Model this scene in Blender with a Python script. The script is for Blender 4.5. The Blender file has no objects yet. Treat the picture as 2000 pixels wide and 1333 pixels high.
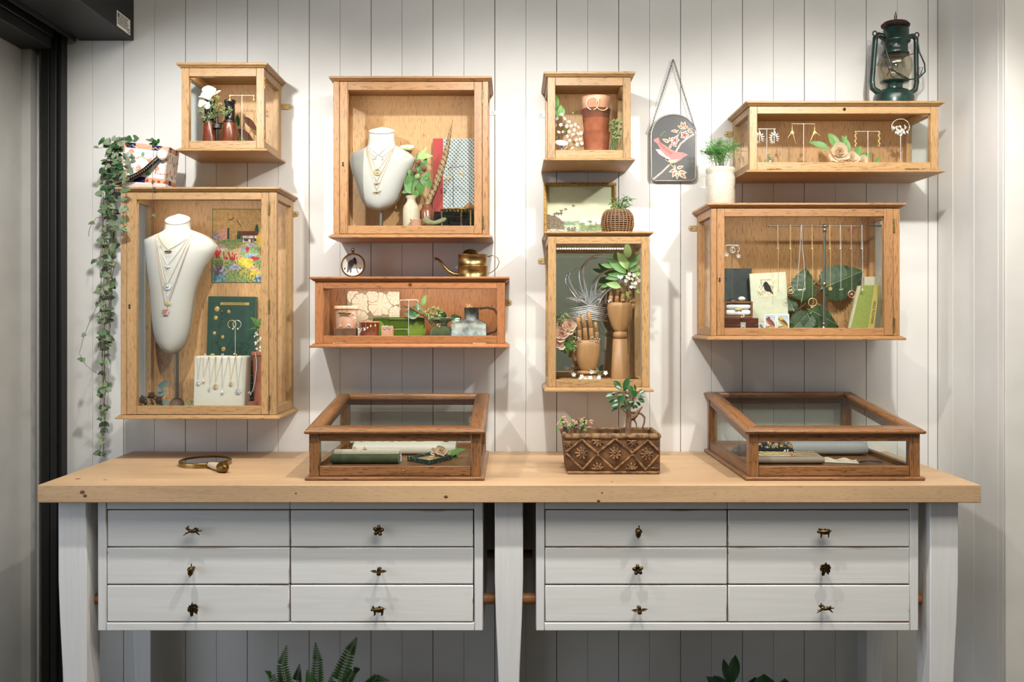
import bpy, math, random
from mathutils import Vector, Matrix, noise as mnoise
SC = bpy.context.scene
COL = SC.collection
PI = math.pi

# ------------------------------------------------------------------ camera
F, CX, CY, CZ, D = 1843.0, 1000.0, 620.0, 1.33, 3.0
cam_d = bpy.data.cameras.new('camera')
cam_d.sensor_width = 36.0
cam_d.lens = F / 2000.0 * 36.0
cam_d.shift_y = -(666.5 - CY) / 2000.0
cam_d.clip_start = 0.05
cam = bpy.data.objects.new('camera', cam_d)
cam.location = (0, -D, CZ)
cam.rotation_euler = (PI / 2, 0, 0)
COL.objects.link(cam)
SC.camera = cam
# ------------------------------------------------------------------ world, lights, exposure
world = bpy.data.worlds.new('world'); SC.world = world
world.use_nodes = True
world.node_tree.nodes['Background'].inputs[0].default_value = (0.93, 0.96, 1.0, 1)
world.node_tree.nodes['Background'].inputs[1].default_value = 0.24
vs = SC.view_settings
vs.view_transform = 'Standard'; vs.look = 'None'; vs.gamma = 1.0; vs.use_curve_mapping = False
vs.exposure = 0.15
SC.cycles.use_denoising = True
SC.cycles.max_bounces = 7
SC.cycles.diffuse_bounces = 3
SC.cycles.glossy_bounces = 4
SC.cycles.adaptive_threshold = 0.03
SC.cycles.transparent_max_bounces = 16
SC.cycles.caustics_reflective = False
SC.cycles.caustics_refractive = False
SC.cycles.sample_clamp_indirect = 4.0

def lamp(name, kind, loc, target, energy, color, **kw):
    d = bpy.data.lights.new(name, kind); d.energy = energy; d.color = color
    for k, v in kw.items(): setattr(d, k, v)
    o = bpy.data.objects.new(name, d); o.location = loc
    o.rotation_euler = (Vector(target) - Vector(loc)).to_track_quat('-Z', 'Y').to_euler()
    COL.objects.link(o); return o
# spotlights hung on a rail about a metre in front of the wall
for sx in (-0.86, 0.02, 0.90):
    lamp('rail_spotlight', 'SPOT', (sx, -1.02, 2.17), (sx * 1.02, 0, 1.08), 40, (1.0, 0.98, 0.955),
         spot_size=math.radians(112), spot_blend=0.65, shadow_soft_size=0.022)
# daylight through the open shopfront on the left, plus an unseen overhead fill added to brighten the drawers
lamp('shopfront_daylight', 'AREA', (-3.6, -2.6, 1.5), (0, -0.6, 1.0), 42, (0.72, 0.83, 1.0), shape='RECTANGLE', size=2.6, size_y=2.4)
lamp('overhead_fill', 'AREA', (0.7, -2.1, 2.97), (0.7, -2.1, 0), 62, (1.0, 0.95, 0.88), shape='RECTANGLE', size=2.2, size_y=1.0)
for sx in (-0.9, 0.5, 1.9):
    lamp('rear_wall_fill', 'SPOT', (sx, -5.3, 2.9), (sx, -7.15, 1.5), 70, (1.0, 0.94, 0.84), spot_size=math.radians(120), spot_blend=0.8, shadow_soft_size=0.02)  # unseen lamps added to brighten the far wall in mirror and pane reflections

# ------------------------------------------------------------------ helpers
def S(p): return (D - p) / F
def W(px, py, p): return Vector(((px - CX) * S(p), -p, CZ - (py - CY) * S(p)))
class Q:
    def __init__(s, p): s.p = p; s.s = S(p); s.y = -p
    def x(s, px): return (px - CX) * s.s
    def z(s, py): return CZ - (py - CY) * s.s
    def l(s, n): return n * s.s
    def w(s, px, py, dp=0.0): return W(px, py, s.p + dp)
    def pts(s, L): return [s.w(*a) for a in L]
def lin(c):
    return tuple(((v / 255) / 12.92 if v / 255 <= 0.04045 else (((v / 255) + 0.055) / 1.055) ** 2.4) for v in c)
def nz(x, y=0.0, z=0.0): return mnoise.noise((x, y, z))
def T3(loc): return Matrix.Translation(loc)
def R3(a, ax): return Matrix.Rotation(a, 4, ax)
def aim(base, d, up=(0, 0, 1)):
    """matrix: local Y along d, local Z close to up, origin at base"""
    y = Vector(d).normalized(); u = Vector(up)
    x = y.cross(u)
    if x.length < 1e-5: x = y.cross(Vector((1, 0.01, 0)))
    x.normalize(); z = x.cross(y)
    return Matrix(((x.x, y.x, z.x, base[0]), (x.y, y.y, z.y, base[1]), (x.z, y.z, z.z, base[2]), (0, 0, 0, 1)))

class B:
    def __init__(s): s.v = []; s.f = []; s.c = []; s.sm = []; s.M = None; s.col = None
    def add(s, vs_, fs, smooth=False):
        n = len(s.v)
        if s.M is not None: vs_ = [s.M @ Vector(v) for v in vs_]
        s.v += [tuple(v) for v in vs_]
        for f in fs:
            s.f.append(tuple(i + n for i in f)); s.c.append(s.col); s.sm.append(smooth)
        return s
    def box(s, x0, x1, y0, y1, z0, z1):
        return s.add([(x0, y0, z0), (x1, y0, z0), (x1, y1, z0), (x0, y1, z0), (x0, y0, z1), (x1, y0, z1), (x1, y1, z1), (x0, y1, z1)],
                     [(0, 3, 2, 1), (4, 5, 6, 7), (0, 1, 5, 4), (1, 2, 6, 5), (2, 3, 7, 6), (3, 0, 4, 7)])
    def rings(s, R, cap0=True, cap1=True, closed=True, smooth=True, wrap=False):
        """R: list of rings (lists of points, same count)"""
        n = len(R[0]); vs_ = [p for r in R for p in r]; fs = []
        m = len(R)
        for i in range(m if wrap else m - 1):
            a = i * n; b = ((i + 1) % m) * n
            for j in range(n if closed else n - 1):
                k = (j + 1) % n
                fs.append((a + j, a + k, b + k, b + j))
        n0 = len(s.f)
        s.add(vs_, fs, smooth)
        base = len(s.v) - len(vs_)
        if not wrap:
            if cap0: s.f.append(tuple(base + j for j in reversed(range(n)))); s.c.append(s.col); s.sm.append(False)
            if cap1: s.f.append(tuple(base + (m - 1) * n + j for j in range(n))); s.c.append(s.col); s.sm.append(False)
        return s
    def loft(s, L):
        """L: rectangles (x0,x1,y0,y1,z)"""
        return s.rings([[(a, c, z), (b, c, z), (b, d, z), (a, d, z)] for a, b, c, d, z in L], smooth=False)
    def tube(s, pts, r, n=6, closed=False, flat=1.0, caps=True, up=None):
        pts = [Vector(p) for p in pts]; m = len(pts)
        rr = r if isinstance(r, (list, tuple)) else [r] * m
        R = []; prev = Vector(up) if up else None
        for i in range(m):
            a = pts[(i - 1) % m] if (closed or i > 0) else pts[i]
            b = pts[(i + 1) % m] if (closed or i < m - 1) else pts[i]
            t = b - a
            if t.length < 1e-9: t = Vector((0, 0, 1))
            t.normalize()
            if prev is None: prev = t.orthogonal()
            u = prev - t * prev.dot(t)
            if u.length < 1e-6: u = t.orthogonal()
            u.normalize(); prev = u; w = t.cross(u)
            R.append([pts[i] + (u * math.cos(2 * PI * k / n) + w * math.sin(2 * PI * k / n) * flat) * rr[i] for k in range(n)])
        return s.rings(R, cap0=caps, cap1=caps, wrap=closed)
    def lathe(s, prof, n=20, loc=(0, 0, 0), mat=None, sx=1.0, sy=1.0, a0=0.0):
        """prof: (r, z) pairs"""
        old = s.M
        M2 = T3(loc)
        if mat is not None: M2 = M2 @ mat
        s.M = M2 if old is None else old @ M2
        R = [[(max(r, 1e-5) * math.cos(a0 + 2 * PI * k / n) * sx, max(r, 1e-5) * math.sin(a0 + 2 * PI * k / n) * sy, z) for k in range(n)] for r, z in prof]
        s.rings(R, smooth=True)
        s.M = old
        return s
    def ball(s, c, r, n=10, m=6, mat=None):
        r3 = r if isinstance(r, (tuple, list)) else (r, r, r)
        prof = [(math.sin(PI * i / m), -math.cos(PI * i / m)) for i in range(m + 1)]
        MM = T3(c) @ (mat if mat is not None else Matrix()) @ Matrix.Diagonal((r3[0], r3[1], r3[2], 1))
        old = s.M; s.M = MM if old is None else old @ MM
        s.rings([[(max(a, 1e-4) * math.cos(2 * PI * k / n), max(a, 1e-4) * math.sin(2 * PI * k / n), z) for k in range(n)] for a, z in prof])
        s.M = old
        return s
    def prism(s, poly, y0, y1, smooth=False):
        """poly: (x,z) outline, extruded from y0 to y1"""
        n = len(poly)
        vs_ = [(x, y0, z) for x, z in poly] + [(x, y1, z) for x, z in poly]
        fs = [tuple(range(n)), tuple(reversed(range(n, 2 * n)))] + [(i, i + n, (i + 1) % n + n, (i + 1) % n) for i in range(n)]
        return s.add(vs_, fs, smooth)
    def grid(s, nu, nv, fn, smooth=True, cfn=None):
        vs_ = []; cs = []
        for j in range(nv + 1):
            for i in range(nu + 1):
                vs_.append(fn(i / nu, j / nv))
                if cfn: cs.append(cfn(i / nu, j / nv))
        w = nu + 1
        fs = [(j * w + i, j * w + i + 1, (j + 1) * w + i + 1, (j + 1) * w + i) for j in range(nv) for i in range(nu)]
        if cfn:
            n0 = len(s.c)
            s.add(vs_, fs, smooth)
            for k, f in enumerate(fs): s.c[n0 + k] = [cs[i] for i in f]
        else: s.add(vs_, fs, smooth)
        return s
    def leaf(s, M, L, Wd, shape='ovate', fold=0.15, curl=0.3, n=7, wave=0.0, m=2):
        old = s.M; s.M = M if old is None else old @ M
        def wf(t):
            if shape == 'lance': return math.sin(PI * t ** 0.85) ** 0.9
            if shape == 'ovate': return math.sin(PI * t ** 0.65) ** 0.85
            if shape == 'round': return math.sqrt(max(0, 1 - (2 * t - 1) ** 2))
            if shape == 'obov': return math.sin(PI * t ** 1.35) ** 0.8
            if shape == 'heart': return (math.sin(PI * min(1, (t * 0.9 + 0.1)) ** 0.55) ** 0.7)
            if shape == 'strap': return min(1.0, t * 6, (1 - t) * 4)
            if shape == 'serr': return math.sin(PI * t ** 0.6) ** 0.8 * (1 + 0.10 * (1 if int(t * n * 1.0) % 2 else -1))
            return 1.0
        def fn(u, t):
            w = wf(min(max(t, 0), 1)) * Wd * 0.5; k = (u - 0.5) * 2
            yy = L * t
            if shape == 'heart': yy -= abs(k) * max(0, 0.25 - t) * L * 0.9
            return (k * w, yy, abs(k) * w * fold * 2 - curl * L * t * t + wave * L * math.sin(t * 9 + k * 2))
        s.grid(m, n, fn); s.M = old
        return s

ORG = {}
def setp(o, label=None, cat=None, group=None, kind=None):
    if label: o['label'] = label
    if cat: o['category'] = cat
    if group: o['group'] = group
    if kind: o['kind'] = kind
    return o
def thing(name, label, cat, loc, group=None):
    o = bpy.data.objects.new(name, None); COL.objects.link(o)
    o.empty_display_size = 0.02; o.location = loc
    ORG[o] = Vector(loc)
    return setp(o, label, cat, group)
def mesh_of(name, b, mat, off=Vector((0, 0, 0))):
    me = bpy.data.meshes.new(name)
    me.from_pydata([(v[0] - off[0], v[1] - off[1], v[2] - off[2]) for v in b.v], [], b.f)
    me.polygons.foreach_set('use_smooth', b.sm)
    if any(c is not None for c in b.c):
        at = me.color_attributes.new('Col', 'FLOAT_COLOR', 'CORNER')
        data = []
        for f, c in zip(b.f, b.c):
            if c is None: c = (0.8, 0.8, 0.8)
            if isinstance(c, list):
                for q in c: data += [q[0], q[1], q[2], 1.0]
            else: data += [c[0], c[1], c[2], 1.0] * len(f)
        at.data.foreach_set('color', data)
    if mat is not None: me.materials.append(M[mat] if isinstance(mat, str) else mat)
    me.update()
    me.set_sharp_from_angle(angle=1.35)
    return me
def build(b, name, mat, parent=None, bev=0.0, label=None, cat=None, group=None, kind=None, loc=None, thick=0.0, sub=0):
    """one mesh object; vertices of b are world positions"""
    if parent is not None: off = ORG[parent]
    else:
        if loc is None:
            xs = [v[0] for v in b.v]; ys = [v[1] for v in b.v]; zs = [v[2] for v in b.v]
            loc = ((min(xs) + max(xs)) / 2, (min(ys) + max(ys)) / 2, min(zs))
        off = Vector(loc)
    o = bpy.data.objects.new(name, mesh_of(name, b, mat, off)); COL.objects.link(o)
    if parent is not None: o.parent = parent
    else: o.location = off
    ORG[o] = off
    if thick:
        md = o.modifiers.new('thickness', 'SOLIDIFY'); md.thickness = thick; md.offset = 0
    if sub:
        md = o.modifiers.new('smooth', 'SUBSURF'); md.levels = sub; md.render_levels = sub
    if bev:
        md = o.modifiers.new('edge', 'BEVEL'); md.width = bev; md.segments = 2; md.limit_method = 'ANGLE'; md.angle_limit = 0.6
    return setp(o, label, cat, group, kind)
def place(me, name, M4, parent, thick=0.0):
    """another object on shared mesh data, M4 is a world matrix"""
    o = bpy.data.objects.new(name, me); COL.objects.link(o)
    off = ORG[parent]
    o.parent = parent
    o.matrix_local = T3(-off) @ M4
    ORG[o] = off
    if thick:
        md = o.modifiers.new('thickness', 'SOLIDIFY'); md.thickness = thick; md.offset = 0
    return o
def text(body, size, M4, mat, parent, name='lettering', align='CENTER', extrude=0.0002, sx=1.0, label=None, bold=0.0):
    cu = bpy.data.curves.new(name, 'FONT'); cu.body = body; cu.size = size; cu.align_x = align; cu.align_y = 'CENTER'
    cu.extrude = extrude; cu.resolution_u = 3; cu.offset = bold
    t = bpy.data.objects.new(name, cu); COL.objects.link(t)
    bpy.context.view_layer.update()
    me = bpy.data.meshes.new_from_object(t.evaluated_get(bpy.context.evaluated_depsgraph_get()))
    bpy.data.objects.remove(t); bpy.data.curves.remove(cu)
    me.materials.clear(); me.materials.append(M[mat])
    o = place(me, name, M4 @ Matrix.Diagonal((sx, 1, 1, 1)), parent)
    o.data.name = name
    return setp(o, label, kind='stuff')
FACE = R3(PI / 2, 'X')          # local XY plane turned to face the camera

# ------------------------------------------------------------------ materials
M = {}
def newmat(name):
    m = bpy.data.materials.new(name); m.use_nodes = True
    nt = m.node_tree; b = nt.nodes['Principled BSDF']
    M[name] = m
    return m, nt, b
def N(nt, t, **kw):
    n = nt.nodes.new(t)
    for k, v in kw.items():
        if k.startswith('i_'): n.inputs[k[2:].replace('_', ' ')].default_value = v
        else: setattr(n, k, v)
    return n
def ramp(nt, stops):
    r = nt.nodes.new('ShaderNodeValToRGB'); e = r.color_ramp.elements
    while len(e) < len(stops): e.new(0.5)
    for q, (p, c) in zip(e, stops):
        q.position = p; q.color = (c[0], c[1], c[2], 1) if isinstance(c, (tuple, list)) else (c, c, c, 1)
    return r
def mixc(nt, fac, a, b, mode='MIX'):
    n = nt.nodes.new('ShaderNodeMix'); n.data_type = 'RGBA'; n.blend_type = mode
    for sock, v in ((n.inputs[0], fac), (n.inputs[6], a), (n.inputs[7], b)):
        if hasattr(v, 'links'): nt.links.new(v, sock)
        elif isinstance(v, (tuple, list)): sock.default_value = (v[0], v[1], v[2], 1)
        else: sock.default_value = v
    return n.outputs[2]
def coords(nt, scale=(1, 1, 1), rnd=True, kind='Object'):
    tc = N(nt, 'ShaderNodeTexCoord'); mp = N(nt, 'ShaderNodeMapping'); mp.inputs['Scale'].default_value = scale
    nt.links.new(tc.outputs[kind], mp.inputs['Vector'])
    if rnd:
        oi = N(nt, 'ShaderNodeObjectInfo')
        mu = N(nt, 'ShaderNodeMath', operation='MULTIPLY'); mu.inputs[1].default_value = 37.0
        nt.links.new(oi.outputs['Random'], mu.inputs[0])
        cb = N(nt, 'ShaderNodeCombineXYZ')
        for i in range(3): nt.links.new(mu.outputs[0], cb.inputs[i])
        nt.links.new(cb.outputs[0], mp.inputs['Location'])
    return mp.outputs[0]
def bump(nt, h, b, strength, dist=0.001):
    bp = N(nt, 'ShaderNodeBump'); bp.inputs['Strength'].default_value = strength; bp.inputs['Distance'].default_value = dist
    nt.links.new(h, bp.inputs['Height']); nt.links.new(bp.outputs[0], b.inputs['Normal'])
def pm(name, c1, rough=0.6, metal=0.0, c2=None, scale=30.0, bmp=0.0, stretch=(1, 1, 1), detail=4.0, lo=0.35, hi=0.65, spec=None, coat=0.0, sheen=0.0, sss=0.0, alpha=1.0):
    m, nt, b = newmat(name)
    b.inputs['Roughness'].default_value = rough; b.inputs['Metallic'].default_value = metal
    b.inputs['Base Color'].default_value = (*c1, 1)
    if spec is not None: b.inputs['Specular IOR Level'].default_value = spec
    if coat: b.inputs['Coat Weight'].default_value = coat; b.inputs['Coat Roughness'].default_value = 0.1
    if sheen: b.inputs['Sheen Weight'].default_value = sheen; b.inputs['Sheen Roughness'].default_value = 0.4
    if sss: b.inputs['Subsurface Weight'].default_value = sss; b.inputs['Subsurface Scale'].default_value = 0.004
    if c2 is not None or bmp:
        no = N(nt, 'ShaderNodeTexNoise'); no.inputs['Scale'].default_value = scale; no.inputs['Detail'].default_value = detail
        nt.links.new(coords(nt, stretch), no.inputs['Vector'])
        if c2 is not None:
            r = ramp(nt, [(lo, c1), (hi, c2)]); nt.links.new(no.outputs['Fac'], r.inputs['Fac'])
            nt.links.new(r.outputs['Color'], b.inputs['Base Color'])
        if bmp: bump(nt, no.outputs['Fac'], b, bmp)
    return m
def oak(name, light, dark, axis, rough=0.45, pore=0.55, big=1.0, fig=0.22):
    m, nt, b = newmat(name)
    def sc(al, ac): return tuple(al if i == 'XYZ'.index(axis) else ac for i in range(3))
    v1 = coords(nt, sc(3.2 * big, 80.0 * big))
    n1 = N(nt, 'ShaderNodeTexNoise'); n1.inputs['Scale'].default_value = 1.0; n1.inputs['Detail'].default_value = 6; n1.inputs['Distortion'].default_value = 0.6
    nt.links.new(v1, n1.inputs['Vector'])
    v2 = coords(nt, sc(42.0, 560.0))
    n2 = N(nt, 'ShaderNodeTexNoise'); n2.inputs['Scale'].default_value = 1.0; n2.inputs['Detail'].default_value = 3
    nt.links.new(v2, n2.inputs['Vector'])
    v3 = coords(nt, sc(1.6, 7.0))
    n3 = N(nt, 'ShaderNodeTexNoise'); n3.inputs['Scale'].default_value = 1.0; n3.inputs['Detail'].default_value = 2
    nt.links.new(v3, n3.inputs['Vector'])
    mid = tuple(a * (1 - fig) + c * fig for a, c in zip(light, dark))
    r1 = ramp(nt, [(0.30, mid), (0.50, light), (0.72, tuple(a * 0.86 for a in light))]); nt.links.new(n1.outputs['Fac'], r1.inputs['Fac'])
    r2 = ramp(nt, [(0.33, 1.0), (0.44, 0.0)]); nt.links.new(n2.outputs['Fac'], r2.inputs['Fac'])
    r3 = ramp(nt, [(0.3, 0.80), (0.7, 1.12)]); nt.links.new(n3.outputs['Fac'], r3.inputs['Fac'])
    mu = N(nt, 'ShaderNodeMath', operation='MULTIPLY'); mu.inputs[1].default_value = pore
    nt.links.new(r2.outputs['Color'], mu.inputs[0])
    c = mixc(nt, mu.outputs[0], r1.outputs['Color'], dark)
    c = mixc(nt, 1.0, c, r3.outputs['Color'], 'MULTIPLY')
    nt.links.new(c, b.inputs['Base Color'])
    b.inputs['Roughness'].default_value = rough
    bump(nt, n2.outputs['Fac'], b, 0.15, 0.0006)
    return m
def vcol(name, rough=0.6, metal=0.0, coat=0.0, bmp=0.0, bscale=400.0, c2=0.0):
    m, nt, b = newmat(name)
    at = N(nt, 'ShaderNodeAttribute', attribute_name='Col')
    out = at.outputs['Color']
    if c2:
        no = N(nt, 'ShaderNodeTexNoise'); no.inputs['Scale'].default_value = bscale; no.inputs['Detail'].default_value = 3
        nt.links.new(coords(nt), no.inputs['Vector'])
        r = ramp(nt, [(0.3, 1.0 - c2), (0.7, 1.0 + c2 * 0.4)]); nt.links.new(no.outputs['Fac'], r.inputs['Fac'])
        out = mixc(nt, 1.0, out, r.outputs['Color'], 'MULTIPLY')
        if bmp: bump(nt, no.outputs['Fac'], b, bmp)
    nt.links.new(out, b.inputs['Base Color'])
    b.inputs['Roughness'].default_value = rough; b.inputs['Metallic'].default_value = metal
    if coat: b.inputs['Coat Weight'].default_value = coat
    return m
def glass(name, tint=(0.97, 0.99, 0.98), refl=1.0):
    m = bpy.data.materials.new(name); m.use_nodes = True; M[name] = m
    nt = m.node_tree; nt.nodes.clear()
    out = N(nt, 'ShaderNodeOutputMaterial'); mx = N(nt, 'ShaderNodeMixShader')
    tr = N(nt, 'ShaderNodeBsdfTransparent'); tr.inputs[0].default_value = (*tint, 1)
    gl = N(nt, 'ShaderNodeBsdfGlossy'); gl.inputs['Roughness'].default_value = 0.01
    fr = N(nt, 'ShaderNodeLayerWeight'); fr.inputs['Blend'].default_value = 0.5
    pw = N(nt, 'ShaderNodeMath', operation='POWER'); pw.inputs[1].default_value = 5.0; nt.links.new(fr.outputs['Facing'], pw.inputs[0])
    mu = N(nt, 'ShaderNodeMath', operation='MULTIPLY_ADD'); mu.inputs[1].default_value = 0.22; mu.inputs[2].default_value = 0.035 * refl
    nt.links.new(pw.outputs[0], mu.inputs[0]); nt.links.new(mu.outputs[0], mx.inputs[0])
    nt.links.new(tr.outputs[0], mx.inputs[1]); nt.links.new(gl.outputs[0], mx.inputs[2]); nt.links.new(mx.outputs[0], out.inputs[0])
    return m
def emit(name, c, s):
    m, nt, b = newmat(name)
    b.inputs['Emission Color'].default_value = (*c, 1); b.inputs['Emission Strength'].default_value = s
    b.inputs['Base Color'].default_value = (*c, 1)
    return m
def painted(name, axis, base, wear, grain=0.08):
    """painted timber with grain showing and paint rubbed off towards the edges"""
    m, nt, b = newmat(name)
    sc = tuple(4.0 if i == 'XYZ'.index(axis) else 90.0 for i in range(3))
    n1 = N(nt, 'ShaderNodeTexNoise'); n1.inputs['Scale'].default_value = 1.0; n1.inputs['Detail'].default_value = 5; n1.inputs['Distortion'].default_value = 0.8
    nt.links.new(coords(nt, sc), n1.inputs['Vector'])
    r1 = ramp(nt, [(0.25, tuple(c * (1 - grain) for c in base)), (0.6, base)]); nt.links.new(n1.outputs['Fac'], r1.inputs['Fac'])
    sc2 = tuple(5.0 if i == 'XYZ'.index(axis) else 38.0 for i in range(3))
    n2 = N(nt, 'ShaderNodeTexNoise'); n2.inputs['Scale'].default_value = 1.0; n2.inputs['Detail'].default_value = 4
    nt.links.new(coords(nt, sc2), n2.inputs['Vector'])
    # distance to the outline in generated space
    tc = N(nt, 'ShaderNodeTexCoord'); sp = N(nt, 'ShaderNodeSeparateXYZ'); nt.links.new(tc.outputs['Generated'], sp.inputs[0])
    def edge(sock, k):
        a = N(nt, 'ShaderNodeMath', operation='SUBTRACT'); nt.links.new(sock, a.inputs[0]); a.inputs[1].default_value = 0.5
        c = N(nt, 'ShaderNodeMath', operation='ABSOLUTE'); nt.links.new(a.outputs[0], c.inputs[0])
        d = N(nt, 'ShaderNodeMath', operation='MULTIPLY_ADD'); nt.links.new(c.outputs[0], d.inputs[0]); d.inputs[1].default_value = k; d.inputs[2].default_value = -k * 0.5 + 1.0
        return d.outputs[0]
    kx, kz = (60.0, 14.0) if axis == 'X' else (14.0, 60.0)
    mx = N(nt, 'ShaderNodeMath', operation='MAXIMUM'); nt.links.new(edge(sp.outputs[0], kx), mx.inputs[0]); nt.links.new(edge(sp.outputs[2], kz), mx.inputs[1])
    ad = N(nt, 'ShaderNodeMath', operation='MAXIMUM'); nt.links.new(mx.outputs[0], ad.inputs[0]); ad.inputs[1].default_value = 0.0
    ml = N(nt, 'ShaderNodeMath', operation='MULTIPLY_ADD'); nt.links.new(ad.outputs[0], ml.inputs[0]); ml.inputs[1].default_value = 0.24; nt.links.new(n2.outputs['Fac'], ml.inputs[2])
    r2 = ramp(nt, [(0.765, 0.0), (0.90, 0.75)]); nt.links.new(ml.outputs[0], r2.inputs['Fac'])
    c = mixc(nt, r2.outputs['Color'], r1.outputs['Color'], wear)
    nt.links.new(c, b.inputs['Base Color']); b.inputs['Roughness'].default_value = 0.5
    bump(nt, n1.outputs['Fac'], b, 0.12, 0.001)
    return m

OL, OD = lin((184, 145, 96)), lin((98, 64, 34))
for ax in 'XYZ':
    oak('oak_' + ax, OL, OD, ax, pore=0.75)
    oak('oak_warm_' + ax, lin((180, 132, 84)), lin((90, 54, 28)), ax, pore=0.75)
    oak('oak_red_' + ax, lin((172, 112, 66)), lin((84, 46, 24)), ax, pore=0.75)
    oak('oak_dark_' + ax, lin((142, 98, 60)), lin((44, 26, 14)), ax, pore=0.9, rough=0.35, fig=0.55)
oak('oak_back', lin((212, 164, 110)), lin((122, 78, 42)), 'Z', pore=0.8, big=2.2)
oak('oak_back_red', lin((186, 124, 76)), lin((98, 56, 30)), 'Z', pore=0.8, big=2.2)
oak('worktop_oak', lin((202, 167, 126)), lin((146, 106, 68)), 'X', rough=0.5, pore=0.35, big=0.7)
oak('dowel_oak', lin((168, 112, 66)), lin((88, 50, 24)), 'X')
pm('wall_paint', lin((229, 227, 221)), 0.55, c2=lin((223, 221, 215)), scale=6, bmp=0.05)
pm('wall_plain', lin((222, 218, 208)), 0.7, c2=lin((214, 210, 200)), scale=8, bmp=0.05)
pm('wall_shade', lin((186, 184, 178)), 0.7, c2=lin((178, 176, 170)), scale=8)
pm('groove', lin((92, 80, 66)), 0.9)
pm('wall_green', lin((132, 134, 120)), 0.8)
pm('ceiling_paint', lin((70, 68, 64)), 0.9)
pm('floor_stone', lin((84, 78, 70)), 0.6, c2=lin((74, 68, 60)), scale=5)
pm('black_steel', lin((11, 11, 11)), 0.55, c2=lin((14, 14, 13)), scale=60)
pm('dark_steel', lin((27, 27, 26)), 0.5)
painted('paint_X', 'X', lin((226, 224, 218)), lin((160, 122, 84)))
painted('paint_Z', 'Z', lin((226, 224, 220)), lin((170, 136, 100)))
pm('paint_dark', lin((120, 112, 98)), 0.7)
glass('pane', (0.965, 0.98, 0.972), 1.0)
glass('lid_pane', (0.90, 0.915, 0.90), 1.0)
glass('globe', (0.90, 0.88, 0.82), 1.6)
glass('bottle_glass', (0.86, 0.92, 0.88), 1.6)
pm('mirror', (0.80, 0.82, 0.80), 0.015, 1.0)
pm('brass', lin((184, 156, 102)), 0.32, 1.0, c2=lin((132, 106, 62)), scale=18)
pm('brass_old', lin((150, 116, 62)), 0.38, 1.0, c2=lin((96, 72, 38)), scale=30)
pm('bronze', lin((112, 88, 52)), 0.38, 1.0, c2=lin((60, 46, 28)), scale=90)
pm('gold', lin((236, 204, 140)), 0.3, 0.6)
pm('rose_gold', lin((226, 172, 146)), 0.3, 0.6)
pm('silver', lin((236, 234, 228)), 0.26, 0.6)
pm('chrome', lin((225, 225, 222)), 0.06, 1.0)
pm('steel_grey', lin((150, 148, 142)), 0.32, 1.0)
pm('gunmetal', lin((86, 82, 80)), 0.42, 0.9)
pm('pewter', lin((120, 122, 118)), 0.45, 0.9, c2=lin((74, 80, 78)), scale=60, bmp=0.2)
pm('iron_dark', lin((58, 50, 44)), 0.5, 0.8, c2=lin((88, 62, 44)), scale=70)
pm('screw', lin((190, 188, 180)), 0.35, 1.0)
pm('linen', lin((207, 204, 198)), 0.9, c2=lin((197, 193, 186)), scale=900, bmp=0.12)
pm('linen_lit_white', lin((250, 249, 246)), 0.9)  # white linen; on neck caps the extra whiteness stands for light from above
pm('linen_seam', lin((186, 152, 92)), 0.9)
pm('cream_linen', lin((220, 213, 198)), 0.9, c2=lin((210, 202, 186)), scale=700, bmp=0.15)
pm('grey_linen', lin((168, 168, 166)), 0.95, c2=lin((150, 151, 151)), scale=800, bmp=0.2)
pm('taupe_linen', lin((166, 150, 132)), 0.95, c2=lin((150, 134, 118)), scale=800, bmp=0.2)
pm('white_gloss', lin((250, 249, 246)), 0.35)
pm('terracotta', lin((190, 114, 82)), 0.8, c2=lin((168, 94, 64)), scale=28, bmp=0.15)
pm('terracotta_pale', lin((204, 146, 116)), 0.85, c2=lin((214, 172, 146)), scale=26, bmp=0.15)
pm('terracotta_dark', lin((112, 66, 48)), 0.85, c2=lin((134, 80, 58)), scale=30, bmp=0.15)
pm('clay_brown', lin((118, 82, 56)), 0.9, c2=lin((92, 62, 44)), scale=40, bmp=0.4)
pm('stoneware', lin((214, 202, 176)), 0.3, c2=lin((200, 186, 156)), scale=60)
pm('crock', lin((206, 200, 184)), 0.28, c2=lin((194, 187, 168)), scale=140, coat=0.3)
pm('brown_glaze', lin((138, 78, 48)), 0.25, c2=lin((106, 58, 36)), scale=30)
pm('leather_brown', lin((120, 58, 34)), 0.3, c2=lin((96, 44, 26)), scale=60, coat=0.4)
pm('black_lacquer', lin((24, 22, 22)), 0.22, coat=0.3)
pm('soil', lin((52, 40, 30)), 1.0, c2=lin((34, 26, 20)), scale=120, bmp=0.8)
def leafmat(name, a, b_, rough=0.45): pm(name, lin(a), rough, c2=lin(b_), scale=70, bmp=0.1)
leafmat('leaf_mid', (74, 118, 48), (98, 142, 66))
leafmat('leaf_dark', (36, 72, 34), (52, 92, 46), 0.35)
leafmat('leaf_deep', (34, 54, 28), (54, 78, 42), 0.5)
leafmat('leaf_fern', (52, 92, 20), (72, 116, 30))
leafmat('leaf_pale', (136, 166, 92), (164, 190, 116))
leafmat('leaf_hearts', (58, 80, 50), (112, 130, 92), 0.5)
leafmat('leaf_hearts_pale', (88, 104, 74), (140, 150, 116), 0.5)
leafmat('leaf_euc', (92, 112, 106), (114, 132, 124), 0.6)
leafmat('leaf_asparagus', (58, 116, 36), (84, 146, 54))
leafmat('leaf_glossy', (30, 66, 30), (52, 96, 46), 0.25)
leafmat('leaf_pink', (206, 142, 134), (120, 122, 66))
leafmat('sedum', (140, 160, 100), (176, 190, 130))
pm('stem_green', lin((84, 104, 56)), 0.6)
pm('stem_brown', lin((104, 82, 58)), 0.8, c2=lin((80, 62, 44)), scale=80, bmp=0.3)
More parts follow.
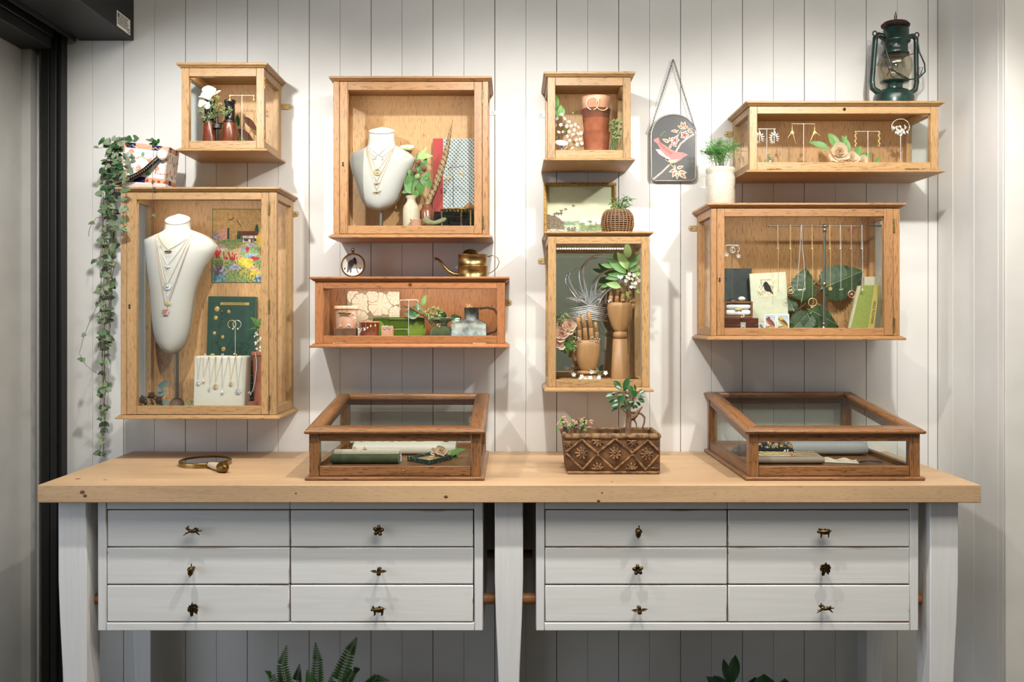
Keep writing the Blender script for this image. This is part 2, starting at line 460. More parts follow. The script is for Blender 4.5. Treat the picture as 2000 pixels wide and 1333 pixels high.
pm('bark', lin((128, 96, 66)), 0.85, c2=lin((96, 70, 48)), scale=60, bmp=0.5)
pm('petal_white', lin((248, 246, 236)), 0.7)
pm('petal_cream', lin((250, 234, 212)), 0.75, c2=lin((246, 220, 194)), scale=40)
pm('petal_peach', lin((252, 222, 202)), 0.75, c2=lin((252, 234, 218)), scale=40)
pm('stamen', lin((214, 190, 80)), 0.7)
pm('berry', lin((142, 84, 70)), 0.6, c2=lin((104, 92, 56)), scale=90, bmp=0.3)
pm('cone_brown', lin((110, 60, 46)), 0.8, c2=lin((80, 52, 34)), scale=90)
pm('velvet_green', lin((50, 58, 30)), 0.85, c2=lin((70, 78, 44)), scale=30, sheen=0.2)
pm('velvet_pale', lin((138, 138, 98)), 0.8, c2=lin((112, 112, 76)), scale=40, sheen=0.3)
pm('velvet_black', lin((16, 15, 16)), 0.95, sheen=0.2)
pm('hand_wood', lin((186, 140, 92)), 0.45, c2=lin((172, 124, 78)), scale=10, stretch=(6, 6, 1))
pm('joint_dark', lin((48, 34, 22)), 0.8)
pm('book_green', lin((34, 74, 54)), 0.55, c2=lin((28, 64, 46)), scale=40, bmp=0.05)
pm('book_dark', lin((40, 48, 46)), 0.6, c2=lin((52, 60, 58)), scale=50)
pm('book_red', lin((176, 62, 58)), 0.7, c2=lin((162, 54, 52)), scale=300)
pm('book_pale', lin((212, 212, 186)), 0.8, c2=lin((200, 202, 176)), scale=60)
pm('book_lime', lin((146, 158, 72)), 0.75, c2=lin((134, 146, 62)), scale=300)
pm('book_lime_spine', lin((186, 170, 84)), 0.75)
pm('book_grey', lin((196, 186, 160)), 0.8)
pm('paper', lin((226, 214, 184)), 0.9)
pm('paper_white', lin((240, 236, 224)), 0.85)
pm('ink', lin((34, 32, 28)), 0.8)
pm('ink_blue', lin((70, 68, 130)), 0.8)
pm('label_gold', lin((196, 162, 92)), 0.5, 0.3)
pm('mahogany', lin((98, 48, 32)), 0.35, c2=lin((74, 34, 22)), scale=20, stretch=(2, 20, 20))
pm('walnut_shell', lin((178, 130, 84)), 0.75, c2=lin((140, 96, 58)), scale=120, bmp=0.5)
pm('shell_white', lin((238, 232, 220)), 0.5, c2=lin((206, 194, 176)), scale=200, lo=0.5, hi=0.62)
pm('enamel_green', lin((30, 64, 56)), 0.32, 0.1, c2=lin((36, 44, 38)), scale=45, coat=0.3)
pm('rust', lin((92, 58, 40)), 0.7, 0.5, c2=lin((50, 44, 38)), scale=70)
pm('lace', lin((226, 216, 196)), 0.9)
pm('porcelain', lin((244, 241, 234)), 0.15, coat=0.4)
pm('wicker', lin((150, 104, 58)), 0.6)
pm('wicker_grey', lin((126, 120, 104)), 0.6)
pm('wicker_dark', lin((92, 52, 24)), 0.6)
pm('feather_shaft', lin((196, 168, 120)), 0.7)
pm('tile_green', lin((66, 88, 22)), 0.15, c2=lin((54, 74, 18)), scale=20, coat=0.6)
pm('tile_green_pale', lin((108, 130, 50)), 0.15, c2=lin((90, 114, 38)), scale=30, coat=0.6)
pm('tile_green_dark', lin((46, 72, 18)), 0.15, coat=0.6)
pm('gilt', lin((196, 158, 88)), 0.4, 0.7, c2=lin((140, 104, 52)), scale=200, bmp=0.4)
pm('lead', lin((150, 146, 138)), 0.4, 0.9)
pm('led_tape', lin((236, 232, 220)), 0.6)
emit('led_dot', (1.0, 0.94, 0.84), 10.0); emit('led_dot_bright', (1.0, 0.94, 0.84), 70.0)
pm('trough', lin((136, 98, 62)), 0.95, c2=lin((80, 56, 38)), scale=32, bmp=0.5)
pm('trough_rim', lin((142, 108, 70)), 0.95, c2=lin((86, 62, 44)), scale=70, bmp=0.6, lo=0.42, hi=0.6)
pm('feather', lin((156, 128, 94)), 0.8)
vcol('vc', 0.7)
vcol('vc_etch', 0.5, c2=0.5, bscale=420)
vcol('vc_stitch', 0.9, bmp=0.8, bscale=420, c2=0.35)
vcol('vc_gloss', 0.2, coat=0.5)
vcol('vc_metal', 0.45)

def translucent(name, c, k=0.45):
    nt = M[name].node_tree; bs = nt.nodes['Principled BSDF']; out = nt.nodes['Material Output']
    tr = N(nt, 'ShaderNodeBsdfTranslucent'); tr.inputs[0].default_value = (*c, 1); mx = N(nt, 'ShaderNodeMixShader'); mx.inputs[0].default_value = k
    nt.links.new(bs.outputs[0], mx.inputs[1]); nt.links.new(tr.outputs[0], mx.inputs[2]); nt.links.new(mx.outputs[0], out.inputs[0])
translucent('petal_cream', lin((252, 236, 214))); translucent('petal_peach', lin((250, 216, 190))); translucent('petal_white', lin((252, 250, 244)), .3)
pm('bracket_brass', lin((206, 180, 120)), 0.45, 0.5)
# ================================================================== setting
def struct(b, name, mat, parent=None, **kw):
    return build(b, name, mat, parent, kind='structure' if parent is None else None, **kw)
XR = 1.353
wb = struct(B().box(-1.9, XR, 0.0118, 0.06, 0, 3.0), 'wall_back', 'groove', loc=(0, 0, 0))
k0 = 0.044
edges = [k0 + 0.0984 * k for k in range(-16, 14)] + [XR]
for i in range(len(edges) - 1):
    a, c = edges[i], edges[i + 1]
    ga = 0.0010 if i % 2 else 0.0004; gc = 0.0004 if i % 2 else 0.0010
    if a < -1.5: a = -1.56
    build(B().box(a + ga, c - gc, 0, 0.0118, 0, 3.0), 'plank', 'wall_paint', wb, bev=0.0006)
wr = struct(B().box(XR + 0.0118, XR + 0.06, -0.391, 0.06, 0, 3.0), 'wall_right', 'groove', loc=(XR, 0, 0))
pe = [0.0, 0.104, 0.237, 0.374, 0.401]
for i in range(4):
    build(B().box(XR, XR + 0.0118, -pe[i + 1] + 0.0009, -pe[i] - 0.0009, 0, 3.0), 'plank', 'wall_paint', wr, bev=0.0012)
struct(B().box(XR + 0.0005, XR + 1.6, -0.412, -0.4015, 0, 3.0), 'trim_1', 'wall_plain', loc=(XR + .5, -0.4, 0), bev=0.002)
# outside the open shopfront
struct(B().box(-2.1, -1.562, -0.02, 0.05, 0, 3.0), 'wall_left', 'wall_plain', loc=(-1.8, 0, 0))
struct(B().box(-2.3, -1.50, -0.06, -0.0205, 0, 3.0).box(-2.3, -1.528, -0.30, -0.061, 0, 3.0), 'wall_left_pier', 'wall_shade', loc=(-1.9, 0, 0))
struct(B().box(-6, 6, -8, 0.3, -0.05, 0), 'floor', 'floor_stone', loc=(0, 0, 0))
struct(B().box(-2.0, 3.5, -7.2, 0.3, 3.0, 3.05), 'ceiling', 'ceiling_paint', loc=(0, 0, 3))
struct(B().box(-2.0, 3.5, -7.2, -7.15, 0, 3.0), 'wall_front', 'wall_green', loc=(0, -7, 0))
# black steel door frame of the shopfront, running towards the camera
df = bpy.data.objects.new('door_1', None); COL.objects.link(df); df.location = (-1.47, -0.03, 0); ORG[df] = Vector(df.location); df['kind'] = 'structure'
build(B().box(-1.4245, -1.413, -0.04, -0.0005, 0, 2.42), 'post', 'black_steel', df, bev=0.002)
build(B().box(-1.4445, -1.4250, -0.052, -0.0005, 0, 2.42), 'post_fin', 'dark_steel', df, bev=0.002)
build(B().box(-1.470, -1.4450, -0.055, -0.0005, 0, 2.42), 'post', 'black_steel', df, bev=0.002)
build(B().box(-1.53, -1.432, -2.6, -0.063, 2.165, 2.20), 'header_rail', 'dark_steel', df, bev=0.003)
build(B().box(-1.50, -1.425, -2.6, -0.063, 2.2005, 2.34), 'header_rail', 'black_steel', df, bev=0.003)
build(B().box(-1.4245, -1.420, -2.6, -0.063, 2.235, 2.26), 'header_lip', 'dark_steel', df)
build(B().box(-1.4195, -1.3785, -2.6, -0.001, 2.30, 2.34), 'track_channel', 'black_steel', df)
# motor housing above the door
mh = thing('door_housing', 'long black steel box above the entrance with a white sticker on its side', 'housing', (-1.29, -1.2, 2.209))
build(B().box(-1.372, -1.201, -2.6, -0.001, 2.209, 2.62), 'casing', 'black_steel', mh, bev=0.003)
build(B().box(-1.378, -1.3725, -2.6, -0.03, 2.197, 2.30), 'lip', 'dark_steel', mh)
st = build(B().box(-1.2009, -1.2003, -0.133, -0.033, 2.216, 2.264), 'sticker', 'paper_white', mh, label='white printed sticker with a green square')
SM = T3((-1.2001, -0.083, 2.24)) @ R3(PI / 2, 'Z') @ R3(PI / 2, 'X')   # local x -> +y... right-hand face
build(B().box(-1.2003, -1.20, -0.128, -0.114, 2.246, 2.260), 'green_square', pm('sticker_green', lin((52, 118, 44)), 0.6), st)
bl = B()
rr = random.Random(3)
for r_ in range(7):
    z_ = 2.2595 - r_ * 0.0052; y_ = -0.109 if r_ < 3 else -0.128
    while y_ < -0.046 - 0.012 * rr.random():
        w_ = rr.uniform(0.003, 0.008); bl.box(-1.2003, -1.2, y_, y_ + w_, z_ - 0.0026, z_); y_ += w_ + 0.0016
build(bl, 'small_print', 'ink', st, kind='stuff')
text('CE', 0.014, T3((-1.2001, -0.045, 2.224)) @ R3(PI / 2, 'Z') @ R3(PI / 2, 'X'), 'ink', st)

# ================================================================== worktop table
wt = thing('worktop', 'thick knotty oak worktop on the white drawer table', 'worktop', (0, -0.3, 0.8574))
ZT = 0.903
build(B().box(-1.207, 1.193, -0.600, -0.002, 0.8574, ZT), 'slab', 'worktop_oak', wt, bev=0.002)
rr = random.Random(11)
def knot(x, y, z, r, face, par):
    b = B()
    if face == 'front': b.M = T3((x, y, z)) @ R3(PI / 2, 'X')
    else: b.M = T3((x, y, z))
    b.lathe([(r, 0.0), (r * 0.8, 0.0004), (0.0, 0.0005)], 10, sx=1.35)
    build(b, 'knot', 'knot_wood', par)
pm('knot_wood', lin((136, 94, 58)), 0.6, c2=lin((84, 54, 32)), scale=160)
for px, py, r in ((161, 962, 0.005), (166, 969, 0.004), (871, 971, 0.004), (1169, 979, 0.0035), (1176, 963, 0.002), (578, 964, 0.002), (1912, 975, 0.003)):
    if px < 1910: knot((px - 1000) * S(0.6), -0.6001, CZ - (py - 620) * S(0.6), r, 'front', wt)
for px, py, r in ((152, 936, 0.006), (205, 938, 0.004), (1195, 942, 0.003), (700, 960, .003)):
    d = (CZ - ZT) * F / (py - 620)
    if D - d < 0.59: knot((px - 1000) * d / F, -(D - d), ZT + 0.0001, r, 'top', wt)
# legs, dowels
tf = thing('trestle_table', 'white painted table legs with round oak dowel rails under the worktop', 'table', (0, -0.3, 0))
def leg(xc, y0, y1, w, tap):
    """tapering post; tap: -1 outer face left, +1 outer face right, 0 both"""
    R = []
    for z, t in ((0.0, 0.020), (0.25, 0.0135), (0.42, 0.0085), (0.55, 0.003), (0.65, 0.0), (0.8572, 0.0)):
        a = xc - w / 2 + (t if tap <= 0 else t * 0.15); c = xc + w / 2 - (t if tap >= 0 else t * 0.15)
        R.append([(a, y1, z), (c, y1, z), (c, y0 + t * 0.5, z), (a, y0 + t * 0.5, z)])
    R = [[(a[0], a[1], a[2]) for a in r] for r in R]
    return B().rings([list(reversed(r)) for r in R][::-1], smooth=False)
for xc, tap in ((-1.137, -1), (-0.008, 0), (1.118, 1)):
    build(leg(xc, -0.56, -0.475, 0.073, tap), 'leg', 'paint_Z', tf, bev=0.0025)
    build(leg(xc, -0.115, -0.03, 0.066, tap), 'leg', 'paint_Z', tf, bev=0.0025)
for y_, r_ in ((-0.500, 0.0148), (-0.075, 0.0135)):
    for a, c in ((-1.101, -1.0755), (-0.0750, -0.0445), (0.0285, 0.0615), (1.0555, 1.081)):
        if y_ > -0.1: continue
        build(B().tube([(a, y_, 0.584), (c, y_, 0.584)], r_, 16), 'dowel', 'dowel_oak', tf)
build(B().tube([(-1.1, -0.075, 0.596), (1.08, -0.075, 0.596)], 0.0130, 16), 'dowel', 'dowel_oak', tf)
for y_ in (-0.5, -0.075):
    build(B().box(-1.1, -0.0446, y_ - 0.012, y_ + 0.012, 0.8, 0.8572), 'apron', 'paint_X', tf) if y_ > -0.1 else None
build(B().box(0.0286, 1.084, -0.087, -0.063, 0.8, 0.8572), 'apron', 'paint_X', tf)

# ---- drawer units
pq = Q(0.55)
def bronze_hare(flip=1):
    b = B(); f = flip
    b.tube([(0.011 * f, 0, 0.0015), (0.006 * f, 0, 0.003), (0, 0, 0.0015), (-0.006 * f, 0, 0.0025), (-0.010 * f, 0, 0.006)], [0.0036, 0.0052, 0.0045, 0.0045, 0.003], 8)
    b.ball((-0.0125 * f, 0, 0.0085), (0.0046, 0.0032, 0.0034), mat=R3(0.4 * f, 'Y'))
    b.tube([(-0.0105 * f, 0.001, 0.0105), (-0.0085 * f, 0.001, 0.016)], [0.0014, 0.0008], 5)
    b.tube([(-0.0115 * f, -0.001, 0.0105), (-0.011 * f, -0.001, 0.0165)], [0.0014, 0.0008], 5)
    b.tube([(-0.008 * f, -0.002, 0.000), (-0.014 * f, -0.002, -0.004), (-0.0215 * f, -0.002, -0.0085)], [0.0022, 0.0015, 0.001], 6)
    b.tube([(-0.006 * f, 0.002, 0.0005), (-0.012 * f, 0.002, -0.002), (-0.019 * f, 0.002, -0.0035)], [0.002, 0.0015, 0.001], 6)
    b.tube([(0.010 * f, -0.002, 0.002), (0.015 * f, -0.002, -0.004), (0.019 * f, -0.002, -0.007)], [0.003, 0.0018, 0.0012], 6)
    b.tube([(0.011 * f, 0.002, 0.003), (0.018 * f, 0.002, 0.002), (0.024 * f, 0.002, 0.003)], [0.0028, 0.0016, 0.001], 6)
    b.ball((0.0135 * f, 0, 0.007), 0.0022)
    return b
def bronze_acorn(tilt):
    b = B(); b.M = R3(tilt, 'Y')
    b.lathe([(0.0, -0.017), (0.0012, -0.0165), (0.0014, -0.0135), (0.0045, -0.012), (0.0068, -0.007), (0.0072, -0.001), (0.0072, 0.0)], 14)
    b.lathe([(0.0074, -0.0005), (0.0086, 0.001), (0.0082, 0.005), (0.0055, 0.0085), (0.002, 0.0098), (0.0013, 0.012), (0.0017, 0.0155), (0.0016, 0.0175), (0, 0.018)], 14)
    for i in range(10):
        for j in range(3):
            a = i * PI / 5 + j * 0.3; r = 0.0084 - 0.0012 * j
            b.ball((r * math.cos(a), r * math.sin(a), 0.002 + j * 0.0024), 0.0013, 5, 4)
    return b
LEAFP = [(0, .019), (.001, .013), (.004, .015), (.006, .0135), (.010, .0145), (.0105, .011), (.0145, .008), (.0125, .006), (.015, .0035), (.011, .003), (.0135, -.001), (.0125, -.005), (.0105, -.006), (.0105, -.0125), (.0075, -.010), (.0065, -.008), (.0045, -.009), (.003, -.003), (.002, -.007), (.0005, -.0095), (-.001, -.0165), (-.003, -.0145), (-.0055, -.0175), (-.0075, -.012), (-.0075, -.005), (-.0095, -.004), (-.0130, -.004), (-.0115, -.001), (-.0145, .001), (-.0115, .0035), (-.0125, .007), (-.0095, .008), (-.0085, .0125), (-.005, .012), (-.003, .0135)]
def bronze_leaf(rot):
    b = B(); b.M = R3(rot, 'Y')
    b.prism([(x, z) for x, z in LEAFP], -0.0012, 0.0012)
    b.tube([(0.0015, -0.001, 0.019), (0, -0.0015, 0.008), (-0.003, -0.0018, -0.012)], 0.0009, 5)
    for dx, dz in ((0.011, 0.004), (-0.011, 0.003), (0.009, -0.008)): b.tube([(0, -0.0015, 0.008), (dx, -0.0015, dz)], 0.0007, 5)
    return b
def bronze_flower(rot):
    b = B()
    for i in range(5):
        a = rot + i * 2 * PI / 5
        Mx = T3((0.0085 * math.sin(a), 0, 0.0085 * math.cos(a))) @ R3(a, 'Y')
        b.M = Mx
        b.lathe([(0.0, 0.0010), (0.003, 0.0003), (0.0050, -0.002), (0.0056, -0.003), (0.005, -0.001), (0.003, 0.0015), (0.0, 0.0022)], 12, mat=R3(-PI / 2, 'X') @ R3(PI, 'X'), sx=0.9, sy=1.15)
    b.M = None
    for i in range(7): b.ball((0.0018 * math.cos(i), -0.0012, 0.0018 * math.sin(i)), 0.0012, 5, 4)
    return b
def bronze_bee(rot):
    b = B(); b.M = R3(rot, 'Y')
    b.ball((0, 0, -0.0035), (0.0056, 0.005, 0.0075)); b.ball((0, 0, 0.004), (0.0050, 0.0045, 0.005)); b.ball((0, -0.001, 0.0085), (0.0036, 0.003, 0.0028))
    for z in (-0.008, -0.005, -0.002): b.lathe([(0.0054, -0.0005), (0.006, 0), (0.0054, 0.0005)], 12, loc=(0, 0, z))
    b.tube([(0.001, -0.001, 0.010), (0.003, -0.002, 0.0125)], 0.0005, 4); b.tube([(-0.001, -0.001, 0.010), (-0.003, -0.002, 0.0125)], 0.0005, 4)
    for s_ in (-1, 1):
        b.leaf(aim((0.004 * s_, -0.001, 0.001), (s_, 0, 0.06), (0, -1, 0.4)), 0.0175, 0.0062, 'ovate', 0.1, 0.02)
        b.leaf(aim((0.004 * s_, -0.0005, 0.000), (s_, 0, -0.12), (0, -1, 0.4)), 0.0125, 0.005, 'ovate', 0.1, 0.02)
    return b
def bronze_pig(f=1):
    b = B()
    b.tube([(-0.0115 * f, 0, 0.003), (-0.007 * f, 0, 0.0032), (0, 0, 0.0022), (0.007 * f, 0, 0.003), (0.012 * f, 0, 0.0042), (0.0145 * f, 0, 0.003)], [0.004, 0.0056, 0.0064, 0.0066, 0.0055, 0.002], 10)
    b.tube([(-0.010 * f, 0, 0.0035), (-0.0145 * f, 0, 0.0035), (-0.0185 * f, 0, 0.001)], [0.0052, 0.0042, 0.0022], 10)
    b.leaf(aim((-0.0125 * f, -0.002, 0.007), (-0.4 * f, -0.2, 1), (0, -1, 0)), 0.006, 0.004, 'ovate'); b.leaf(aim((-0.012 * f, 0.002, 0.007), (-0.2 * f, 0.2, 1), (0, -1, 0)), 0.006, 0.004, 'ovate')
    for x, y in ((-0.009, -0.003), (-0.0075, 0.003), (0.009, -0.003), (0.011, 0.003)): b.tube([(x * f, y, -0.001), (x * f * 1.02, y, -0.007), (x * f * 1.0 - 0.0008 * f, y, -0.0115)], [0.0026, 0.0014, 0.0014], 6)
    b.tube([(0.0145 * f, 0, 0.005), (0.0175 * f, 0, 0.0065), (0.018 * f, 0.001, 0.0045), (0.0165 * f, 0.001, 0.004)], 0.0007, 5)
    b.ball((0.002 * f, 0.003, 0.009), 0.002)
    return b
KN = {'hare': lambda v: bronze_hare(1), 'acorn': lambda v: bronze_acorn(v), 'leaf': lambda v: bronze_leaf(v), 'flower': lambda v: bronze_flower(v), 'bee': lambda v: bronze_bee(v), 'pig': lambda v: bronze_pig(1)}
def drawer_unit(px0, px1, colx, label, knobs):
    x0, x1 = pq.x(px0), pq.x(px1); zb = pq.z(1233); zt = 0.857
    t = thing('drawer_unit', label, 'drawers', ((x0 + x1) / 2, -0.3, zb), None)
    build(B().box(x0, x0 + pq.l(16.5), -0.55, -0.10, zb, zt), 'side_panel', 'paint_Z', t, bev=0.002)
    build(B().box(x1 - pq.l(16.5), x1, -0.55, -0.10, zb, zt), 'side_panel', 'paint_Z', t, bev=0.002)
    build(B().box(x0 + pq.l(16.7), x1 - pq.l(16.7), -0.55, -0.10, zb, pq.z(1217.5)), 'bottom_panel', 'paint_X', t, bev=0.002)
    xm = pq.x((colx[1] + colx[2]) / 2)
    for a, c in ((x0 + pq.l(16.7), xm - 0.0006), (xm + 0.0006, x1 - pq.l(16.7))):
        build(B().box(a, c, -0.548, -0.50, pq.z(995.5), zt), 'top_rail', 'paint_X', t, bev=0.0015)
    build(B().box(x0 + pq.l(16.7), x1 - pq.l(16.7), -0.46, -0.10, pq.z(1217.3), pq.z(990)), 'inner_carcass', 'joint_dark', t)
    rows = ((998, 1069), (1071, 1142), (1144.5, 1215.5))
    i = 0
    for c in (0, 1):
        for r in range(3):
            a = pq.x(colx[c * 2] + 0.8); e = pq.x(colx[c * 2 + 1] - 0.8)
            dy = 0.0007 * ((i * 7) % 4)
            d = build(B().box(a, e, -0.547 - dy, -0.465, pq.z(rows[r][1]), pq.z(rows[r][0])), 'drawer', 'paint_X', t, bev=0.0022)
            kind, v, kx, ky = knobs[i]
            b = KN[kind](v)
            loc = Vector((pq.x(kx), -0.572, pq.z(ky)))
            b.v = [tuple(Vector(q) * 1.02 + loc) for q in b.v]
            o = build(b, kind + '_knob', 'bronze', d, label='aged brass drawer knob shaped as ' + {'hare': 'a leaping hare', 'acorn': 'an acorn', 'leaf': 'a vine leaf', 'flower': 'a five petalled flower', 'bee': 'a flying bee', 'pig': 'a standing pig'}[kind])
            build(B().tube([loc + Vector((0, 0.001, 0.002)), loc + Vector((0, 0.0255 - dy, 0.002))], [0.0030, 0.0042], 10), 'knob_shank', 'bronze', d)
            i += 1
    return t
drawer_unit(191, 943, (208, 565.5, 566.5, 925), 'white washed six drawer chest under the left half of the worktop',
            [('hare', 0, 381, 1036), ('acorn', 0.12, 378, 1111), ('leaf', -0.1, 382, 1187), ('flower', 0.12, 741, 1034), ('bee', 0, 742, 1113), ('pig', 0, 741, 1189)])
drawer_unit(1047, 1794, (1064, 1421, 1422, 1778), 'white washed six drawer chest under the right half of the worktop',
            [('acorn', 0.08, 1245, 1037), ('flower', -0.12, 1244, 1110), ('bee', -0.08, 1247, 1188), ('pig', 0, 1605, 1038), ('leaf', 0.12, 1606, 1109), ('hare', 0, 1606, 1186)])
# ================================================================== wall cabinets
def led(par, xa, xb, y, z, power, dots=False):
    """LED tape on the back of the top front rail"""
    t = build(B().box(xa, xb, y + 0.0002, y + 0.002, z - 0.008, z), 'led_tape', 'led_tape', par)
    b = B(); n = int((xb - xa) / 0.0083)
    for i in range(n):
        x = xa + (i + 0.5) * (xb - xa) / n
        b.box(x - 0.0014, x + 0.0014, y + 0.002, y + 0.003, z - 0.0055, z - 0.0025)
    build(b, 'led_row', 'led_dot_bright' if dots else 'led_dot', par, kind='stuff')
    if dots: return
    lamp('cabinet_led', 'AREA', ((xa + xb) / 2, y + 0.006, z - 0.004), ((xa + xb) / 2, y + 0.075, z - 0.16), power, (1.0, 0.92, 0.80), shape='RECTANGLE', size=xb - xa, size_y=0.006)
CAB = {}
def cabinet(key, label, pc, px0, px1, py0, py1, op, top, bot, woods='oak_', door=None, flap=False, fixed=False, back='oak_back',
            brackets=(), hinge=(), key_at=None, side_door=None, ledp=0.6, mirror=False, topprof=None, botprof=None, chamfer=False, sidew=0.022):
    """pc carcass front depth; px/py carcass front outline; op glazed opening (x0,x1,y0,y1); top/bot (y0,y1,overhang) in pixels"""
    q = Q(pc)
    x0, x1, zt, zb = q.x(px0), q.x(px1), q.z(py0), q.z(py1)
    ox0, ox1, oz1, oz0 = q.x(op[0]), q.x(op[1]), q.z(op[2]), q.z(op[3])
    wx, wy, wz = woods + 'X', woods + 'Y', woods + 'Z'
    t = thing('display_cabinet', label, 'cabinet', ((x0 + x1) / 2, -pc / 2, zb), 'oak display cabinets on the wall')
    CAB[key] = dict(t=t, x0=x0, x1=x1, zt=zt, zb=zb, p=pc)
    yb = -0.0008
    def board(th, oh, flipz, name):
        # moulded board; rings from carcass outwards
        prof = [(0.0, 0.0), (oh * 0.35, 0.0), (oh * 0.55, th * 0.30), (oh * 0.9, th * 0.45), (oh, th * 0.55), (oh, th * 0.9), (oh * 0.96, th)]
        z_ = zt if not flipz else zb
        L = [(x0 - o, x1 + o, -pc - o, yb, z_ + (h if not flipz else -h)) for o, h in prof]
        if flipz: L = L[::-1]
        build(B().loft(L), name, wx, t, bev=0.0006)
    board(q.l(top[0]), q.l(top[1]), False, 'top_board')
    board(q.l(bot[0]), q.l(bot[1]), True, 'bottom_board')
    g = 0.0004
    # back
    if mirror:
        build(B().box(x0 + 0.002, x1 - 0.002, -0.0125, yb, zb + g, zt - g), 'back_panel', back, t)
        build(B().box(ox0 + 0.004, ox1 - 0.012, -0.017, -0.0127, oz0 - 0.004, oz1 + 0.003), 'mirror_panel', 'mirror', t)
    else:
        build(B().box(x0 + 0.002, x1 - 0.002, -0.0125, yb, zb + g, zt - g), 'back_panel', back, t)
    # corner posts at the back, side rails, side panes
    dep = 0.020
    for sgn, xs in ((-1, x0), (1, x1)):
        xi = xs - sgn * 0.018
        a, c = min(xs, xi), max(xs, xi)
        build(B().box(a, c, -0.0125 - 0.026, -0.0127, zb + g, zt - g), 'side_stile', wz, t, bev=0.0008)
        hr = (zt - oz1) * 0.95
        hb = (oz0 - zb) * 0.95
        build(B().box(a, c, -pc + dep, -0.0388, zt - hr, zt - g), 'side_rail', wy, t, bev=0.0008)
        build(B().box(a, c, -pc + dep, -0.0388, zb + g, zb + hb), 'side_rail', wy, t, bev=0.0008)
        xm = (a + c) / 2
        build(B().box(xm - 0.001, xm + 0.001, -pc + dep - 0.002, -0.0375, zb + hb - 0.002, zt - hr + 0.002), 'side_pane', 'pane', t)
    # front
    if door:
        dx0, dx1, dz1, dz0 = q.x(door[0]), q.x(door[1]), q.z(door[2]), q.z(door[3])
        build(B().box(x0, dx0 - g, -pc, -pc + dep - g, zb + g, zt - g), 'front_post', wz, t, bev=0.0012)
        build(B().box(dx1 + g, x1, -pc, -pc + dep - g, zb + g, zt - g), 'front_post', wz, t, bev=0.0012)
        dr = thing('door', None, None, (0, 0, 0)); dr.parent = t; dr.location = -ORG[t]
        ORG[dr] = Vector((0, 0, 0))
        yf = -pc - 0.0005
        if zt - dz1 > 0.004: pass
        build(B().box(dx0 + 0.0008, ox0, yf, -pc + dep - 0.002, dz0, dz1), 'stile', wz, dr, bev=0.001)
        build(B().box(ox1, dx1 - 0.0008, yf, -pc + dep - 0.002, dz0, dz1), 'stile', wz, dr, bev=0.001)
        build(B().box(ox0 + g, ox1 - g, yf + 0.0003, -pc + dep - 0.002, oz1, dz1), 'rail', wx, dr, bev=0.001)
        build(B().box(ox0 + g, ox1 - g, yf + 0.0003, -pc + dep - 0.002, dz0, oz0), 'rail', wx, dr, bev=0.001)
        build(B().box(ox0 - 0.002, ox1 + 0.002, -pc + 0.008, -pc + 0.0105, oz0 - 0.002, oz1 + 0.002), 'glass_pane', 'pane', dr)
        par = dr
        hx = dx1
        for hy in hinge:
            b = B()
            for k in range(3): b.tube([(hx + 0.001, -pc - 0.0028, q.z(hy) + 0.010 - k * 0.0135), (hx + 0.001, -pc - 0.0028, q.z(hy) - 0.0025 - k * 0.0135)], 0.0024, 8)
            build(b, 'hinge', 'brass', dr)
    else:
        yf = -pc
        build(B().box(x0, ox0, yf, -pc + dep - g, zb + g, zt - g), 'front_stile', wz, t, bev=0.0012)
        build(B().box(ox1, x1, yf, -pc + dep - g, zb + g, zt - g), 'front_stile', wz, t, bev=0.0012)
        build(B().box(ox0 + g, ox1 - g, yf + 0.0004, -pc + dep - g, oz1, zt - g), 'front_rail', wx, t, bev=0.001)
        build(B().box(ox0 + g, ox1 - g, yf + 0.0004, -pc + dep - g, zb + g, oz0), 'front_rail', wx, t, bev=0.001)
        build(B().box(ox0 - 0.002, ox1 + 0.002, -pc + 0.008, -pc + 0.0105, oz0 - 0.002, oz1 + 0.002), 'glass_pane', 'pane', t)
        par = t
        for hx in hinge:   # flap hinges along the bottom
            b = B()
            hz = q.z(hx[1])
            for k in range(5): b.tube([(q.x(hx[0]) - 0.020 + k * 0.0081, -pc - 0.002, hz), (q.x(hx[0]) - 0.0125 + k * 0.0081, -pc - 0.002, hz)], 0.0023, 8)
            build(b, 'hinge', 'brass', t)
        if side_door:
            for hy in side_door:
                b = B()
                for k in range(3): b.tube([(x1 + 0.002, -pc + 0.001, q.z(hy) + 0.010 - k * 0.0115), (x1 + 0.002, -pc + 0.001, q.z(hy) - 0.0005 - k * 0.0115)], 0.0022, 8)
                build(b, 'hinge', 'brass_old', t)
    if key_at:
        c = q.w(*key_at); c.y = yf - 0.0003
        if key_at[1] < 590 and flap:
            build(B().lathe([(0.0048, 0), (0.0046, 0.0012), (0.0032, 0.0015), (0.003, 0.0006), (0.0, 0.0004)], 14, loc=c, mat=R3(PI / 2, 'X')), 'keyhole', 'brass_old', par)
            build(B().lathe([(0.003, 0.0), (0.0, 0.0009)], 12, loc=c, mat=R3(PI / 2, 'X')), 'keyhole_slot', 'ink', par)
        else:
            b = B(); b.prism([(c.x + dx, c.z + dz) for dx, dz in ((-.002, .006), (.002, .006), (.0033, .0035), (.0016, .0012), (.0018, -.001), (.0033, -.004), (.002, -.0065), (-.002, -.0065), (-.0033, -.004), (-.0018, -.001), (-.0016, .0012), (-.0033, .0035))], c.y - 0.0004, c.y + 0.0004)
            build(b, 'keyhole', 'ink', par)
